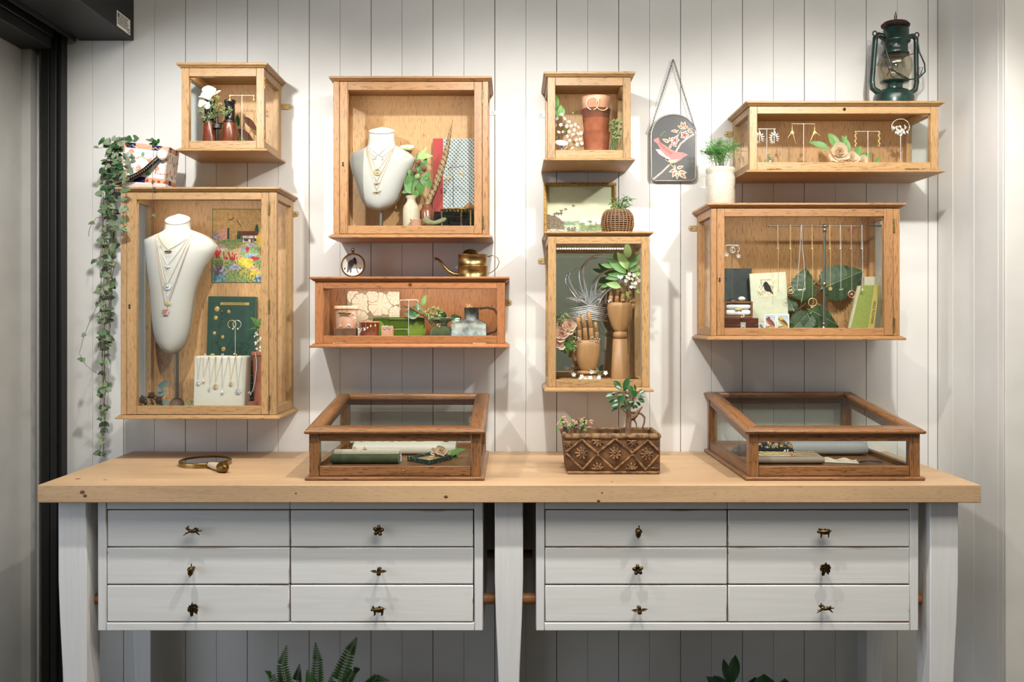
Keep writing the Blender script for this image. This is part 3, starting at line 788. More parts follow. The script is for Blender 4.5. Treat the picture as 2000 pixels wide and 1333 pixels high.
    for bx, by, m in brackets:
        c = Vector(((bx - CX) * S(0.004), -0.0005, CZ - (by - CY) * S(0.004)))
        sgn = 1 if c.x > (x0 + x1) / 2 else -1
        c.x += sgn * 0.0065
        m = 'bracket_brass' if m.startswith('brass') else m
        edge_ = x1 if sgn > 0 else x0
        h = 0.0085
        pts = [(edge_ - sgn * 0.0, c.z - h), (edge_, c.z + h)]
        arc = [(c.x + sgn * h * math.cos(a), c.z + h * math.sin(a)) for a in [PI / 2 - k * PI / 8 for k in range(9)]]
        poly = [(edge_ + sgn * 0.0003, c.z + h)] + arc + [(edge_ + sgn * 0.0003, c.z - h)]
        br = build(B().prism(poly, -0.0035, -0.0008), 'bracket', m, t)
        build(B().lathe([(0.0042, 0), (0.004, 0.0012), (0.002, 0.0018), (0, 0.0016)], 12, loc=(c.x, -0.0035, c.z), mat=R3(PI / 2, 'X')), 'screw', 'screw', br)
    if ledp:
        led(t, ox0 + 0.004, ox1 - 0.004, -pc + dep + 0.0006, zt - 0.0045, ledp * 0.5, mirror)
    return t
pm('bracket_white', lin((236, 234, 228)), 0.4)
cabinet('A', 'small cube oak cabinet holding binoculars, highest on the left of the wall', 0.215, 354.5, 516, 132.5, 290, (369, 500.5, 149, 275), (8.5, 8), (6, 8),
        brackets=((561, 208, 'brass'),), side_door=(158, 262), ledp=0.55)
cabinet('B', 'tall oak cabinet with a necklace bust, embroidery and green book, behind trailing vine', 0.225, 235.5, 540, 374.5, 811, (266.5, 510, 390, 793.5), (8, 8), (7.5, 8),
        door=(247, 525, 376, 810), hinge=(400, 592, 780), key_at=(253, 599), brackets=((574, 418, 'brass'),), ledp=1.1)
cabinet('C', 'large oak cabinet with a necklace bust and a tall striped feather', 0.198, 651, 953.5, 158.5, 458, (679, 926, 176, 441), (8, 7.5), (7, 8), woods='oak_warm_',
        door=(663, 942, 159.5, 457), hinge=(183, 428), key_at=(670, 321), brackets=((958.5, 220, 'bracket_white'),), ledp=0.9)
cabinet('D', 'long low reddish oak cabinet with tiles, terracotta pots and a tin can', 0.175, 615, 986, 549.5, 671.5, (630.5, 971, 564, 656.5), (8.5, 9), (8, 9), woods='oak_red_', back='oak_back_red',
        hinge=((663, 671), (937, 671.5)), flap=True, key_at=(801, 556), brackets=((990.5, 591, 'brass'),), ledp=1.5)
cabinet('E', 'small cube oak cabinet with a stack of four terracotta pots', 0.225, 1069.5, 1232, 150.5, 309, (1084.5, 1217, 167, 293), (9, 8), (5.5, 8),
        brackets=((1059.5, 224, 'bracket_white'),), ledp=0.55)
cabinet('F', 'long low oak cabinet with earring stands and a peony, under the green lantern', 0.222, 1464, 1833, 207.5, 332, (1479, 1818, 222, 317), (8.5, 9), (5.5, 9),
        hinge=((1512, 330.5), (1781, 331)), flap=True, key_at=(1649, 213.5), brackets=((1424, 262, 'brass_old'),), ledp=0.6)
cabinet('G', 'tall narrow oak cabinet with a mirror back, holding two wooden hands', 0.23, 1070.5, 1268, 460.5, 757, (1086, 1253, 476.5, 742), (7.5, 7.5), (8.5, 7.5), mirror=True,
        brackets=((1059.5, 510, 'brass'),), ledp=0.6)
cabinet('H', 'wide oak cabinet with necklaces on a metal T bar and old books', 0.225, 1389, 1757.5, 406, 656.5, (1415, 1727, 423, 641), (8.5, 9), (8, 9), woods='oak_warm_',
        door=(1400, 1745, 407.5, 655.5), hinge=(434, 628), key_at=(1405.5, 547), brackets=((1354, 446, 'brass'),), ledp=0.9)

# ================================================================== table cases
def table_case(x0, x1, y0, y1, label, hole):
    """glazed case with a sloping lid; y0 back, y1 front (distance from the wall)"""
    t = thing('table_case', label, 'display case', ((x0 + x1) / 2, -(y0 + y1) / 2, ZT + 0.0003), 'sloping glass display cases on the worktop')
    z0 = ZT + 0.0003
    X, Y_, Z = 'oak_dark_X', 'oak_dark_Y', 'oak_dark_Z'
    a, c, f, bk = x0 + 0.010, x1 - 0.010, -y1 + 0.010, -y0 - 0.004
    bh = 0.0095
    build(B().loft([(x0 + .002, x1 - .002, -y1 + .002, -y0, z0), (x0, x1, -y1, -y0, z0 + .003), (x0, x1, -y1, -y0, z0 + .007), (x0 + .004, x1 - .004, -y1 + .004, -y0, z0 + bh)]), 'base_board', X, t, bev=0.0008)
    zf = z0 + 0.122; zbk = z0 + 0.178      # height under the lid at front / back
    zf0 = z0 + bh + 0.0003
    pw = 0.026
    def zl(y): return zf + (zbk - zf) * ((y - f) / (bk - f))
    def slopebox(xa, xb, ya, yb_, zlo, dz0=0.0):
        # box whose top follows the lid
        return B().rings([[(xa, ya, zlo), (xb, ya, zlo), (xb, yb_, zlo), (xa, yb_, zlo)], [(xa, ya, zl(ya) - dz0), (xb, ya, zl(ya) - dz0), (xb, yb_, zl(yb_) - dz0), (xa, yb_, zl(yb_) - dz0)]], smooth=False)
    for xa in (a, c - pw):
        for ya, yb_ in ((f, f + pw), (bk - pw, bk)):
            build(slopebox(xa, xa + pw, ya, yb_, zf0), 'corner_post', Z, t, bev=0.001)
    # bottom tray / drawer front and rails
    build(B().box(a + pw + .001, c - pw - .001, f + 0.001, f + 0.018, zf0 + .001, zf0 + 0.026), 'drawer_front', X, t, bev=0.0012)
    build(B().lathe([(0.0042, 0), (0.004, 0.001), (0.0026, 0.0012), (0.0024, 0.0004), (0, 0.0003)], 14, loc=(x0 + (x1 - x0) * hole, f + 0.001, zf0 + 0.013), mat=R3(PI / 2, 'X')), 'keyhole', 'brass_old', t)
    build(B().lathe([(0.0024, 0), (0, 0.0008)], 10, loc=(x0 + (x1 - x0) * hole, f + 0.001, zf0 + 0.013), mat=R3(PI / 2, 'X')), 'keyhole_slot', 'ink', t)
    zfl = zf0 + 0.0135
    build(B().box(a + 0.019, c - 0.019, f + 0.0185, bk - 0.002, zf0 + 0.0004, zfl), 'floor_panel', X, t)
    for xa, xb in ((a + .002, a + 0.018), (c - 0.018, c - .002)):
        build(B().box(xa, xb, f + pw + .001, bk - pw - .001, zf0, zf0 + 0.026), 'side_rail', Y_, t, bev=0.001)
        yA, yB = f + pw + .001, bk - pw - .001
        build(B().rings([[(xa, yA, zl(yA) - 0.026), (xb, yA, zl(yA) - 0.026), (xb, yB, zl(yB) - 0.026), (xa, yB, zl(yB) - 0.026)], [(xa, yA, zl(yA)), (xb, yA, zl(yA)), (xb, yB, zl(yB)), (xa, yB, zl(yB))]], smooth=False), 'side_rail', Y_, t, bev=0.001)
        xm = (xa + xb) / 2
        build(B().rings([[(xm - .001, yA, zf0 + 0.0262), (xm + .001, yA, zf0 + 0.0262), (xm + .001, yB, zf0 + 0.0262), (xm - .001, yB, zf0 + 0.0262)], [(xm - .001, yA, zl(yA) - 0.0262), (xm + .001, yA, zl(yA) - 0.0262), (xm + .001, yB, zl(yB) - 0.0262), (xm - .001, yB, zl(yB) - 0.0262)]], smooth=False), 'side_pane', 'pane', t)
    build(B().box(a + pw + .001, c - pw - .001, f + .001, f + 0.018, zf - 0.020, zf - .0005), 'front_rail', X, t, bev=0.001)
    build(B().box(a + pw - .001, c - pw + .001, f + 0.008, f + 0.0102, zf0 + 0.0262, zf - 0.0202), 'front_pane', 'pane', t)
    build(B().box(a + pw + .001, c - pw - .001, bk - 0.018, bk - .001, zbk - 0.024, zbk - .0015), 'back_rail', X, t, bev=0.001)
    build(B().box(a + pw + .001, c - pw - .001, bk - 0.018, bk - .001, zf0, zf0 + 0.026), 'back_rail', X, t, bev=0.001)
    build(B().box(a + pw - .001, c - pw + .001, bk - 0.0105, bk - 0.0083, zf0 + 0.0262, zbk - 0.0242), 'back_pane', 'pane', t)
    # lid: moulded frame in a tilted frame of reference
    ang = math.atan2(zbk - zf, bk - f)
    Lm = T3((0, f, zf + 0.0006)) @ R3(ang, 'X')
    Ld = (bk - f) / math.cos(ang)
    lid = thing('lid', None, None, (0, 0, 0)); lid.parent = t; lid.location = -ORG[t]; ORG[lid] = Vector((0, 0, 0))
    ov = 0.0115; fw = 0.042; th = 0.016
    xa, xb, ya, yb_ = a - ov, c + ov, -ov, Ld + 0.002
    def lring(i, z): return (xa + i, xb - i, ya + i, yb_ - i * 0.6, z)
    def strip(corners):
        b = B(); b.M = Lm
        # profile: outer lower, outer bullnose, step, top inner, inner drop
        P = [(0.003, 0.0), (0.0, 0.003), (0.0, 0.007), (0.003, 0.0095), (0.006, 0.0098), (0.008, 0.0125), (0.011, 0.0130), (fw - 0.004, 0.0150), (fw, 0.0125), (fw, 0.0)]
        def pt(corner, i, z):
            X_, Y2 = corner
            sx = 1 if X_ == xa else -1; sy = 1 if Y2 == ya else -1
            return (X_ + sx * i, Y2 + sy * i, z)
        n = len(P)
        vs_ = [pt(corners[0], i, z) for i, z in P] + [pt(corners[1], i, z) for i, z in P]
        fs = [(k, k + n, (k + 1) % n + n, (k + 1) % n) for k in range(n)] + [tuple(range(n)), tuple(reversed(range(n, 2 * n)))]
        b.add(vs_, fs); return b
    cs = [(xa, ya), (xb, ya), (xb, yb_), (xa, yb_)]
    for k in range(4):
        build(strip((cs[k], cs[(k + 1) % 4])), 'lid_frame', X if k % 2 == 0 else Y_, lid)
    g = B(); g.M = Lm; g.box(xa + fw - .002, xb - fw + .002, ya + fw - .002, yb_ - fw + .002, 0.006, 0.0085)
    build(g, 'lid_pane', 'lid_pane', lid)
    return t, zfl
CASE1, ZC1 = table_case(-0.5405, -0.0715, 0.050, 0.541, 'dark oak sloping glass case with a green cushion inside', 0.545)
CASE2, ZC2 = table_case(0.6095, 1.0775, 0.004, 0.541, 'dark oak sloping glass case with grey cushions and a black stand inside', 0.56)
# ================================================================== shared builders for the contents
def on(key): return CAB[key]['zb'] + 0.0006
def art(name, mat, parent, c00, cu, cv, nu, nv, fn, **kw):
    """coloured grid: c00 top-left corner, cu / cv vectors along the picture"""
    c00 = Vector(c00); cu = Vector(cu); cv = Vector(cv)
    b = B(); b.col = (1, 1, 1)
    b.grid(nu, nv, lambda u, v: c00 + cu * u + cv * v, smooth=False, cfn=lambda u, v: lin(fn(u, v)))
    return build(b, name, mat, parent, **kw)
def mixrgb(a, b, t):
    t = min(1, max(0, t)); return tuple(x + (y - x) * t for x, y in zip(a, b))
def blossom_mesh(r, petal='petal_white', n=5, cup=0.35):
    b = B(); b.col = lin((250, 248, 238)) if petal == 'white' else (0.9, 0.7, 0.55)
    for i in range(n):
        a = i * 2 * PI / n
        b.leaf(R3(a, 'Z') @ aim((0, 0, 0), (0, 1, cup), (0, 0, 1)), r, r * 0.72, 'obov', 0.14, 0.2, n=5)
    b.col = lin((206, 190, 96)); b.ball((0, 0, r * 0.12), r * 0.16, 6, 4)
    return mesh_of('blossom', b, 'vc')
BLOSSOM = blossom_mesh(0.011, 'white')
def blossoms(parent, spots, r=1.0, seed=0, jit=0.5):
    rr = random.Random(seed)
    for c in spots:
        n = Vector((rr.uniform(-jit, jit), -1, rr.uniform(-jit * 0.5, jit)))
        place(BLOSSOM, 'blossom', aim(c, n.orthogonal(), n) @ Matrix.Diagonal((r, r, r, 1)) @ R3(rr.uniform(0, 6), 'Z'), parent)
LEAFM = {}
def leaf_mesh(shape, mat, L=1.0, Wd=0.5, fold=0.15, curl=0.25, n=7, m=2, wave=0.0):
    k = (shape, mat, Wd, fold, curl, n, m, wave)
    if k not in LEAFM:
        LEAFM[k] = mesh_of('leaf', B().leaf(Matrix(), 1.0, Wd, shape, fold, curl, n, m=m, wave=wave), mat)
    return LEAFM[k]
def leaf_at(parent, base, d, L, up=(0, -1, 0.2), shape='ovate', mat='leaf_mid', Wd=0.5, fold=0.15, curl=0.25, n=7, m=2, wave=0.0, name='leaf'):
    return place(leaf_mesh(shape, mat, 1.0, Wd, fold, curl, n, m, wave), name, aim(base, d, up) @ Matrix.Diagonal((L, L, L, 1)), parent)
def leaf_px(parent, q, a, c, up=(0, -1, 0.2), dp=0.0, dp2=0.0, **kw):
    """leaf from pixel a to pixel c at q's depth"""
    A = q.w(a[0], a[1], dp); C = q.w(c[0], c[1], dp2 if dp2 else dp)
    return leaf_at(parent, A, C - A, (C - A).length, up, **kw)
def spray(parent, root, centers, r, seed=0, ball=0.0016, n=26, mat='sedum', name='flower_head'):
    """umbels of tiny buds on thin stalks, nobody could count them"""
    rr = random.Random(seed); b = B(); st = B()
    root = Vector(root)
    for c in centers:
        c = Vector(c)
        st.tube([root, (root + c) / 2 + Vector((rr.uniform(-.003, .003), 0, .002)), c - Vector((0, 0, r * 0.6))], 0.0009, 5)
        for i in range(n):
            d = Vector((rr.gauss(0, 1), rr.gauss(0, 1), rr.gauss(0, 0.7)))
            d.normalize(); p = c + d * r * rr.uniform(0.3, 1.0)
            b.ball(p, ball * rr.uniform(0.7, 1.2), 5, 4)
            if i % 3 == 0: st.tube([c - Vector((0, 0, r * 0.6)), p], 0.0004, 4)
    build(st, 'stalk', 'stem_green', parent, kind='stuff')
    return build(b, name, mat, parent, kind='stuff')
def stand_T(label, q, pole_x, top, foot_z, bars, mat='silver', r=0.0010, base=None, group=None, curve=0):
    """earring stand: post, cross bar, foot"""
    c = q.w(pole_x, top)
    t = thing('earring_stand', label, 'stand', (c.x, c.y, foot_z), group)
    build(B().tube([(c.x, c.y, foot_z + 0.002), (c.x, c.y, c.z)], r, 8), 'post', mat, t)
    if bars:
        A = q.w(bars[0], top); C = q.w(bars[1], top)
        P = [A - Vector((0, 0, curve)), A + Vector((0.003, 0, 0)), C - Vector((0.003, 0, 0)), C - Vector((0, 0, curve))] if curve else [A, C]
        build(B().tube(P, r, 8), 'cross_bar', mat, t)
    if base is None: build(B().lathe([(0.014, 0), (0.014, 0.0015), (0.003, 0.0022), (0, 0.0022)], 20, loc=(c.x, c.y, foot_z)), 'foot', mat, t)
    else: build(B().lathe([(base, 0), (base, 0.002), (base * 0.35, base * 0.42), (base * 0.3, base * 0.5), (0, base * 0.5)], 6, loc=(c.x, c.y, foot_z), a0=0.3), 'foot', 'gunmetal', t)
    return t
def trinket(kind, c, r, d=(0, -1, 0)):
    """small jewel shapes, flat towards the viewer"""
    b = B(); c = Vector(c); b.M = T3(c) @ Matrix.Diagonal((r, r, r, 1))
    X = Vector((1, 0, 0)); Z = Vector((0, 0, 1)); Y = Vector((0, -1, 0))
    def lf(ang, L, Wd, shape='ovate', off=0.0): b.leaf(aim((math.sin(ang) * off, 0, math.cos(ang) * off), (math.sin(ang), -0.15, math.cos(ang)), (0, -1, 0)), L, Wd, shape, 0.1, 0.05, 5)
    if kind == 'butterfly':
        for s_ in (-1, 1): lf(0.9 * s_, 1.25, 0.9); lf(2.3 * s_, 0.9, 0.8)
        b.tube([(0, -.1, .5), (0, -.1, -.7)], [0.1, 0.08], 6)
    elif kind == 'moth':
        for s_ in (-1, 1): lf(1.5 * s_, 1.5, 0.8); lf(1.9 * s_, 1.0, 0.6)
        b.tube([(0, -.1, .4), (0, -.1, -.5)], 0.1, 6)
    elif kind == 'bird':
        b.tube([(-1.0, 0, .45), (-.3, 0, 0), (.3, 0, -.1), (.9, 0, .3)], [0.1, 0.3, 0.3, 0.08], 7); lf(0.6, 1.2, 0.5); lf(-2.4, .9, .5)
    elif kind == 'flower':
        for i in range(12): lf(i * PI / 6, 1.0, 0.42, 'lance', 0.2)
        b.ball((0, -.15, 0), 0.35, 8, 5)
    elif kind == 'five':
        for i in range(5): lf(i * 2 * PI / 5, 1.0, 0.85, 'obov')
        b.ball((0, -.1, 0), 0.25, 8, 5)
    elif kind == 'drop': b.lathe([(0, -1.2), (.5, -.8), (.6, -.35), (.35, .2), (.12, .7), (0, .9)], 10)
    elif kind == 'moon': b.tube([(math.cos(a) * 1.1 + .6, 0, math.sin(a) * 1.5) for a in [1.9 + i * .3 for i in range(9)]], [.05, .18, .28, .34, .36, .34, .28, .18, .05], 7)
    elif kind == 'ring': b.tube([(math.cos(a), 0, math.sin(a)) for a in [i * PI / 8 for i in range(16)]], 0.11, 6, closed=True)
    elif kind == 'ringbird':
        b.tube([(math.cos(a), 0, math.sin(a)) for a in [i * PI / 8 for i in range(16)]], 0.1, 6, closed=True)
        b.tube([(-.7, 0, -.35), (.7, 0, -.35)], .08, 5); b.ball((-.25, 0, -.05), (.3, .2, .25), 7, 5); b.ball((.25, 0, -.0), (.28, .2, .28), 7, 5); b.ball((.35, 0, .3), .15, 6, 4)
    elif kind == 'hoop': b.tube([(math.sin(a), 0, math.cos(a)) for a in [-2.6 + i * 5.2 / 16 for i in range(17)]], 0.085, 6)
    elif kind == 'medal':
        b.tube([(math.cos(a), 0, math.sin(a)) for a in [i * PI / 8 for i in range(16)]], 0.14, 6, closed=True); b.ball((0, 0, 0), (.35, .2, .35), 8, 5); lf(2, .8, .3); lf(-2, .8, .3)
    elif kind == 'animal':
        b.tube([(-1, 0, 0.1), (-.4, 0, .05), (.5, 0, .05), (1.0, 0, .3)], [.18, .28, .26, .14], 7)
        for x in (-.8, -.4, .4, .7): b.tube([(x, 0, 0), (x + .12, 0, -.55)], .09, 5)
        b.ball((1.15, 0, .45), .22, 7, 5)
    elif kind == 'cluster':
        rr = random.Random(int(abs(c.x * 9973)) + 3)
        for i in range(9): b.ball((rr.uniform(-1, 1), rr.uniform(-.3, .1), rr.uniform(-.8, .8)), rr.uniform(.2, .4), 6, 4)
    elif kind == 'stick':
        b.tube([(0, 0, 1), (0, 0, -1)], .12, 6); lf(2.6, 1.0, .35); lf(-2.4, .9, .35)
    elif kind == 'fan':
        for i in range(7): lf(PI + (i - 3) * 0.32, 1.6, 0.3, 'lance')
    elif kind == 'band':
        b.lathe([(0.9, -.25), (1.0, -.2), (1.0, .2), (.9, .25), (.85, .2), (.85, -.2), (.9, -.25)], 18, mat=R3(0.25, 'X'))
        b.ball((0, -1.0, 0.1), (.5, .3, .4), 7, 5)
    b.M = None
    return b
def jewel(name, label, cat, kind, c, r, mat, group=None, extra=None):
    b = trinket(kind, c, r)
    if extra: extra(b)
    return build(b, name, mat, None, label=label, cat=cat, group=group, loc=tuple(c))
def necklace(label, pts, mat, pendant, pc, r, pmat=None, group=None, link=0.0008, two=None):
    t = thing('necklace', label, 'necklace', pc, group)
    build(B().tube(pts, link, 5), 'chain', mat, t)
    if two: build(B().tube(two, link, 5), 'chain', mat, t)
    if pendant: build(trinket(pendant, pc, r), 'pendant', pmat or mat, t)
    return t
def book(label, x0, x1, z0, h, yf, th, cover, lean=0.0, roll=0.0, name='book', spine=None, ppart='paper', group=None):
    """closed book standing with its cover to the viewer; lean tips the top back"""
    t = thing(name, label, 'book', ((x0 + x1) / 2, yf, z0), group)
    Mx = T3(((x0 + x1) / 2, yf, z0)) @ R3(-lean, 'X') @ R3(roll, 'Y')
    w = (x1 - x0) / 2
    def bb(*a):
        b = B(); b.M = Mx; b.box(*a); return b
    build(bb(-w, w, 0, 0.0028, 0, h), 'front_cover', cover, t, bev=0.001)
    build(bb(-w, w, th - 0.0028, th, 0, h), 'back_cover', cover, t, bev=0.001)
    build(bb(-w, -w + 0.003, 0.0029, th - 0.0029, 0, h), 'spine', spine or cover, t, bev=0.0008)
    build(bb(-w + 0.0035, w - 0.003, 0.003, th - 0.003, 0.003, h - 0.003), 'pages', ppart, t)
    return t, Mx
def bust(label, pm, pb, slices, neck, pole, foot_z, seam=True):
    """slices (py, left, right, pf) pixel outline at reference depth pm; pb back depth"""
    q = Q(pm)
    cx = q.x((neck[0] + neck[1]) / 2)
    t = thing('necklace_bust', label, 'bust', (cx, -pm, foot_z))
    R = []
    n = 14
    for py, l, r, pf in slices:
        xl, xr = q.x(l), q.x(r); m = (xl + xr) / 2; h = (xr - xl) / 2
        ring = []
        for k in range(n + 1):
            a = -PI / 2 + PI * k / n
            ring.append((m + h * math.sin(a), -(pb + (pf - pb) * max(0, math.cos(a)) ** 0.75), q.z(py)))
        for k in range(1, n): 
            ring.append((xr + (xl - xr) * k / n, -pb + 0.004, q.z(py)))
        R.append(ring)
    build(B().rings([list(reversed(r)) for r in R]), 'torso', 'linen', t)
    if seam:
        for k in (0, n):
            build(B().tube([Vector(r[k]) + Vector((0, 0.0022, 0)) for r in R], 0.0011, 5), 'seam', 'linen_seam', t)
    nl, nr, ny0, ny1, sq, nyb = neck          # left, right, top front y, bottom y, depth squash, top back y
    rx = q.l((nr - nl) / 2); zt, zb, zk = q.z(ny0), q.z(ny1), q.z(nyb)
    sq *= .75; npz = -(pb + rx * sq * 0.85)
    def nring(r, f, lift=0.0):
        out = []
        for k in range(28):
            a = 2 * PI * k / 28; y = math.sin(a) * r * sq; top = (zt + zk) / 2 + (zk - zt) / 2 * math.sin(a)
            out.append((cx + math.cos(a) * r, npz + y, zb + (top - zb) * f + lift))
        return out
    build(B().rings([nring(rx * 1.12, -.6), nring(rx * 1.05, 0), nring(rx * 1.0, .35), nring(rx * .95, .7), nring(rx * .92, 1.0)]), 'neck', 'linen', t)
    build(B().rings([nring(rx * .93, 1.0, .0004), nring(rx * .95, 1.0, .0015), nring(rx * .90, 1.0, .0034), nring(rx * .4, 1.0, .004)]), 'neck_cap', 'linen_lit_white', t)
    px_, r_, base = pole
    c = q.x(px_); z1 = q.z(slices[-1][0]) + 0.02
    build(B().tube([(c, -pb - 0.006, foot_z + 0.01), (c, -pb - 0.006, z1)], r_, 12), 'pole', 'steel_grey', t)
    build(B().lathe([(r_ * 1.7, 0.03), (r_ * 2.0, 0.032), (r_ * 2.0, 0.036), (r_ * 1.3, 0.038)], 12, loc=(c, -pb - 0.006, foot_z)), 'collar', 'steel_grey', t)
    build(B().lathe([(base, 0), (base, 0.003), (base * 0.55, 0.012), (r_ * 1.8, 0.030), (0, 0.030)], 8, loc=(c, -pb - 0.006, foot_z)), 'foot', 'gunmetal', t)
    build(B().tube(nring(rx * .945, 1.0, .0), .0009, 5, closed=True), 'neck_seam', 'taupe_linen', t)
    def surf(px, py, lift=0.0016):
        py = max(py, slices[0][0] + .01)
        for i in range(len(slices) - 1):
            a, c2 = slices[i], slices[i + 1]
            if a[0] <= py <= c2[0] or i == len(slices) - 2:
                k = (py - a[0]) / (c2[0] - a[0]); l = a[1] + (c2[1] - a[1]) * k; r = a[2] + (c2[2] - a[2]) * k; pf = a[3] + (c2[3] - a[3]) * k
                break
        u = max(-0.99, min(0.99, (px - (l + r) / 2) / ((r - l) / 2)))
        p = pb + (pf - pb) * math.sqrt(1 - u * u) ** 0.75
        return Vector((q.x(px), -p - lift, q.z(py)))
    return t, surf
def chain_on(surf, a, c, sag=0.0, n=10):
    out = []
    for i in range(n + 1):
        k = i / n
        out.append(surf(a[0] + (c[0] - a[0]) * k, a[1] + (c[1] - a[1]) * k + sag * math.sin(PI * k)))
    return out
def pot(name, label, cat, q, l, r, y0, floor_z, lb=None, rb=None, mat='terracotta', rim=0.012, group=None, th=0.004, part_of=None):
    """flower pot: l,r top outline in px at q, y0 top; lb,rb bottom outline"""
    lb = l + (r - l) * 0.14 if lb is None else lb; rb = r - (r - l) * 0.14 if rb is None else rb
    cx = q.x((l + r) / 2); rt = q.l((r - l) / 2); rbm = q.l((rb - lb) / 2); zt = q.z(y0)
    H = zt - floor_z; sl = (rt - rbm) / H
    rim = min(rim, H * .3)
    pr = [(0, 0), (rbm, 0), (rt - sl * rim - 0.0025, H - rim), (rt, H - rim + 0.0005), (rt, H - 0.001), (rt - 0.001, H), (rt - th, H), (rt - th - sl * (H * .9), H * .1), (0, H * .1)]
    return build(B().lathe(pr, 26, loc=(cx, q.y, floor_z)), name, mat, part_of, label=label, cat=cat, group=group, loc=None if part_of else (cx, q.y, floor_z))
# ================================================================== cabinet A: binoculars, spray, earring stand
zf = on('A')
q = Q(0.115)
t = thing('opera_glasses', 'brown leather and black opera glasses in the small cube cabinet', 'binoculars', (q.x(429), q.y, zf))
for xc, lo in ((409, 0), (449, 0)):
    x = q.x(xc); z1 = q.z(240); z2 = q.z(212)
    build(B().lathe([(q.l(17.5), zf), (q.l(17.5), zf + .003), (q.l(16.8), zf + .005), (q.l(12.6), z1), (q.l(11.5), z1 + 0.001)], 24, loc=(x, q.y, 0)), 'barrel', 'leather_brown', t)
    build(B().lathe([(q.l(18.2), zf - .0004), (q.l(18.2), zf + .0035), (q.l(17.4), zf + .0045)], 24, loc=(x, q.y, 0)), 'rim', 'black_lacquer', t)
    build(B().lathe([(q.l(12.9), z1 - .001), (q.l(12.9), z1 + .004), (q.l(10.5), z1 + .006), (q.l(9.6), z2), (q.l(9.4), q.z(204)), (q.l(11.2), q.z(201)), (q.l(11.4), q.z(197)), (q.l(8), q.z(195)), (0, q.z(196))], 24, loc=(x, q.y, 0)), 'eyepiece', 'black_lacquer', t)
xb = q.x(425.5)
for zz in (241, 292):
    build(B().box(q.x(409), q.x(449), q.y - .004, q.y + .004, q.z(zz) - .004, q.z(zz) + .002), 'bridge', 'black_lacquer', t, bev=.001)
build(B().tube([(xb, q.y - .009, q.z(300)), (xb, q.y - .009, q.z(219))], 0.0042, 12), 'focus_rod', 'black_lacquer', t)
build(B().lathe([(q.l(6), -.006), (q.l(9.4), -.005), (q.l(9.4), .006), (q.l(7), .0075), (0, .0075)], 20, loc=(xb, q.y - .009, q.z(249))), 'focus_wheel', 'gunmetal', t)
q = Q(0.135)
t = thing('flower_sprig', 'white flower with pale green seed heads resting on the opera glasses', 'flower', tuple(q.w(410, 235)))
rr = random.Random(5)
for a, c, L, up in (((409, 192), (406, 166), 1, (0.3, -1, 0)), ((407, 195), (387, 188), 1, (0, -.6, 1)), ((406, 200), (386, 206), 1, (0, -1, .5)), ((409, 199), (402, 213), 1, (0, -1, 0)), ((413, 190), (420, 172), 1, (-.5, -1, 0)), ((411, 196), (398, 176), 1, (.2, -1, .4))):
    leaf_px(t, q, a, c, up=up, shape='obov', mat='petal_white', Wd=0.95, fold=0.25, curl=0.1, wave=0.03, name='petal')
leaf_px(t, q, (416, 186), (430, 175), shape='strap', mat='petal_white', Wd=0.28, name='petal')
spray(t, q.w(412, 232), [q.w(*c) for c in ((413, 205), (421, 210), (430, 205), (424, 190), (436, 213), (441, 222), (433, 218), (450, 214), (392, 218), (397, 230), (404, 236), (411, 222), (445, 220), (414, 196))], 0.0095, 3, 0.0014, 24)
t = stand_T('thin silver T shaped earring stand beside the opera glasses', Q(0.13), 472.5, 186.5, zf, (449, 496))
for px, w_ in ((449, 'left'), (496, 'right')):
    c = Q(0.131).w(px, 194)
    jewel('earring', 'gold drop earring on the %s end of the stand by the opera glasses' % w_, 'earring', 'drop', c, 0.0062, 'gold', 'gold drop earrings by the opera glasses', lambda b, c=c: (b.tube([c + Vector((0, 0, .006)), c + Vector((0, 0, .013))], .0012, 6), b.ball(c + Vector((0, 0, .009)), .003, 7, 5)))
q = Q(0.07)
t = thing('leaf_shadow_twig', 'leafy twig behind the binoculars, its dark brown leaves partly standing for shadow', 'leaves', tuple(q.w(466, 290)))
build(B().tube([q.w(462, 296), q.w(468, 262), q.w(480, 235)], 0.001, 5), 'stem', 'stem_brown', t)
for a, c, m in (((476, 228), (502, 254), 'cone_brown'), ((464, 252), (495, 275), 'cone_brown'), ((466, 248), (462, 222), 'leaf_dark'), ((462, 250), (437, 234), 'leaf_dark'), ((470, 262), (480, 280), 'leaf_mid')):  # the two brown leaves partly stand in for shadow behind the binoculars
    leaf_px(t, q, a, c, shape='lance', mat=m, Wd=0.36)

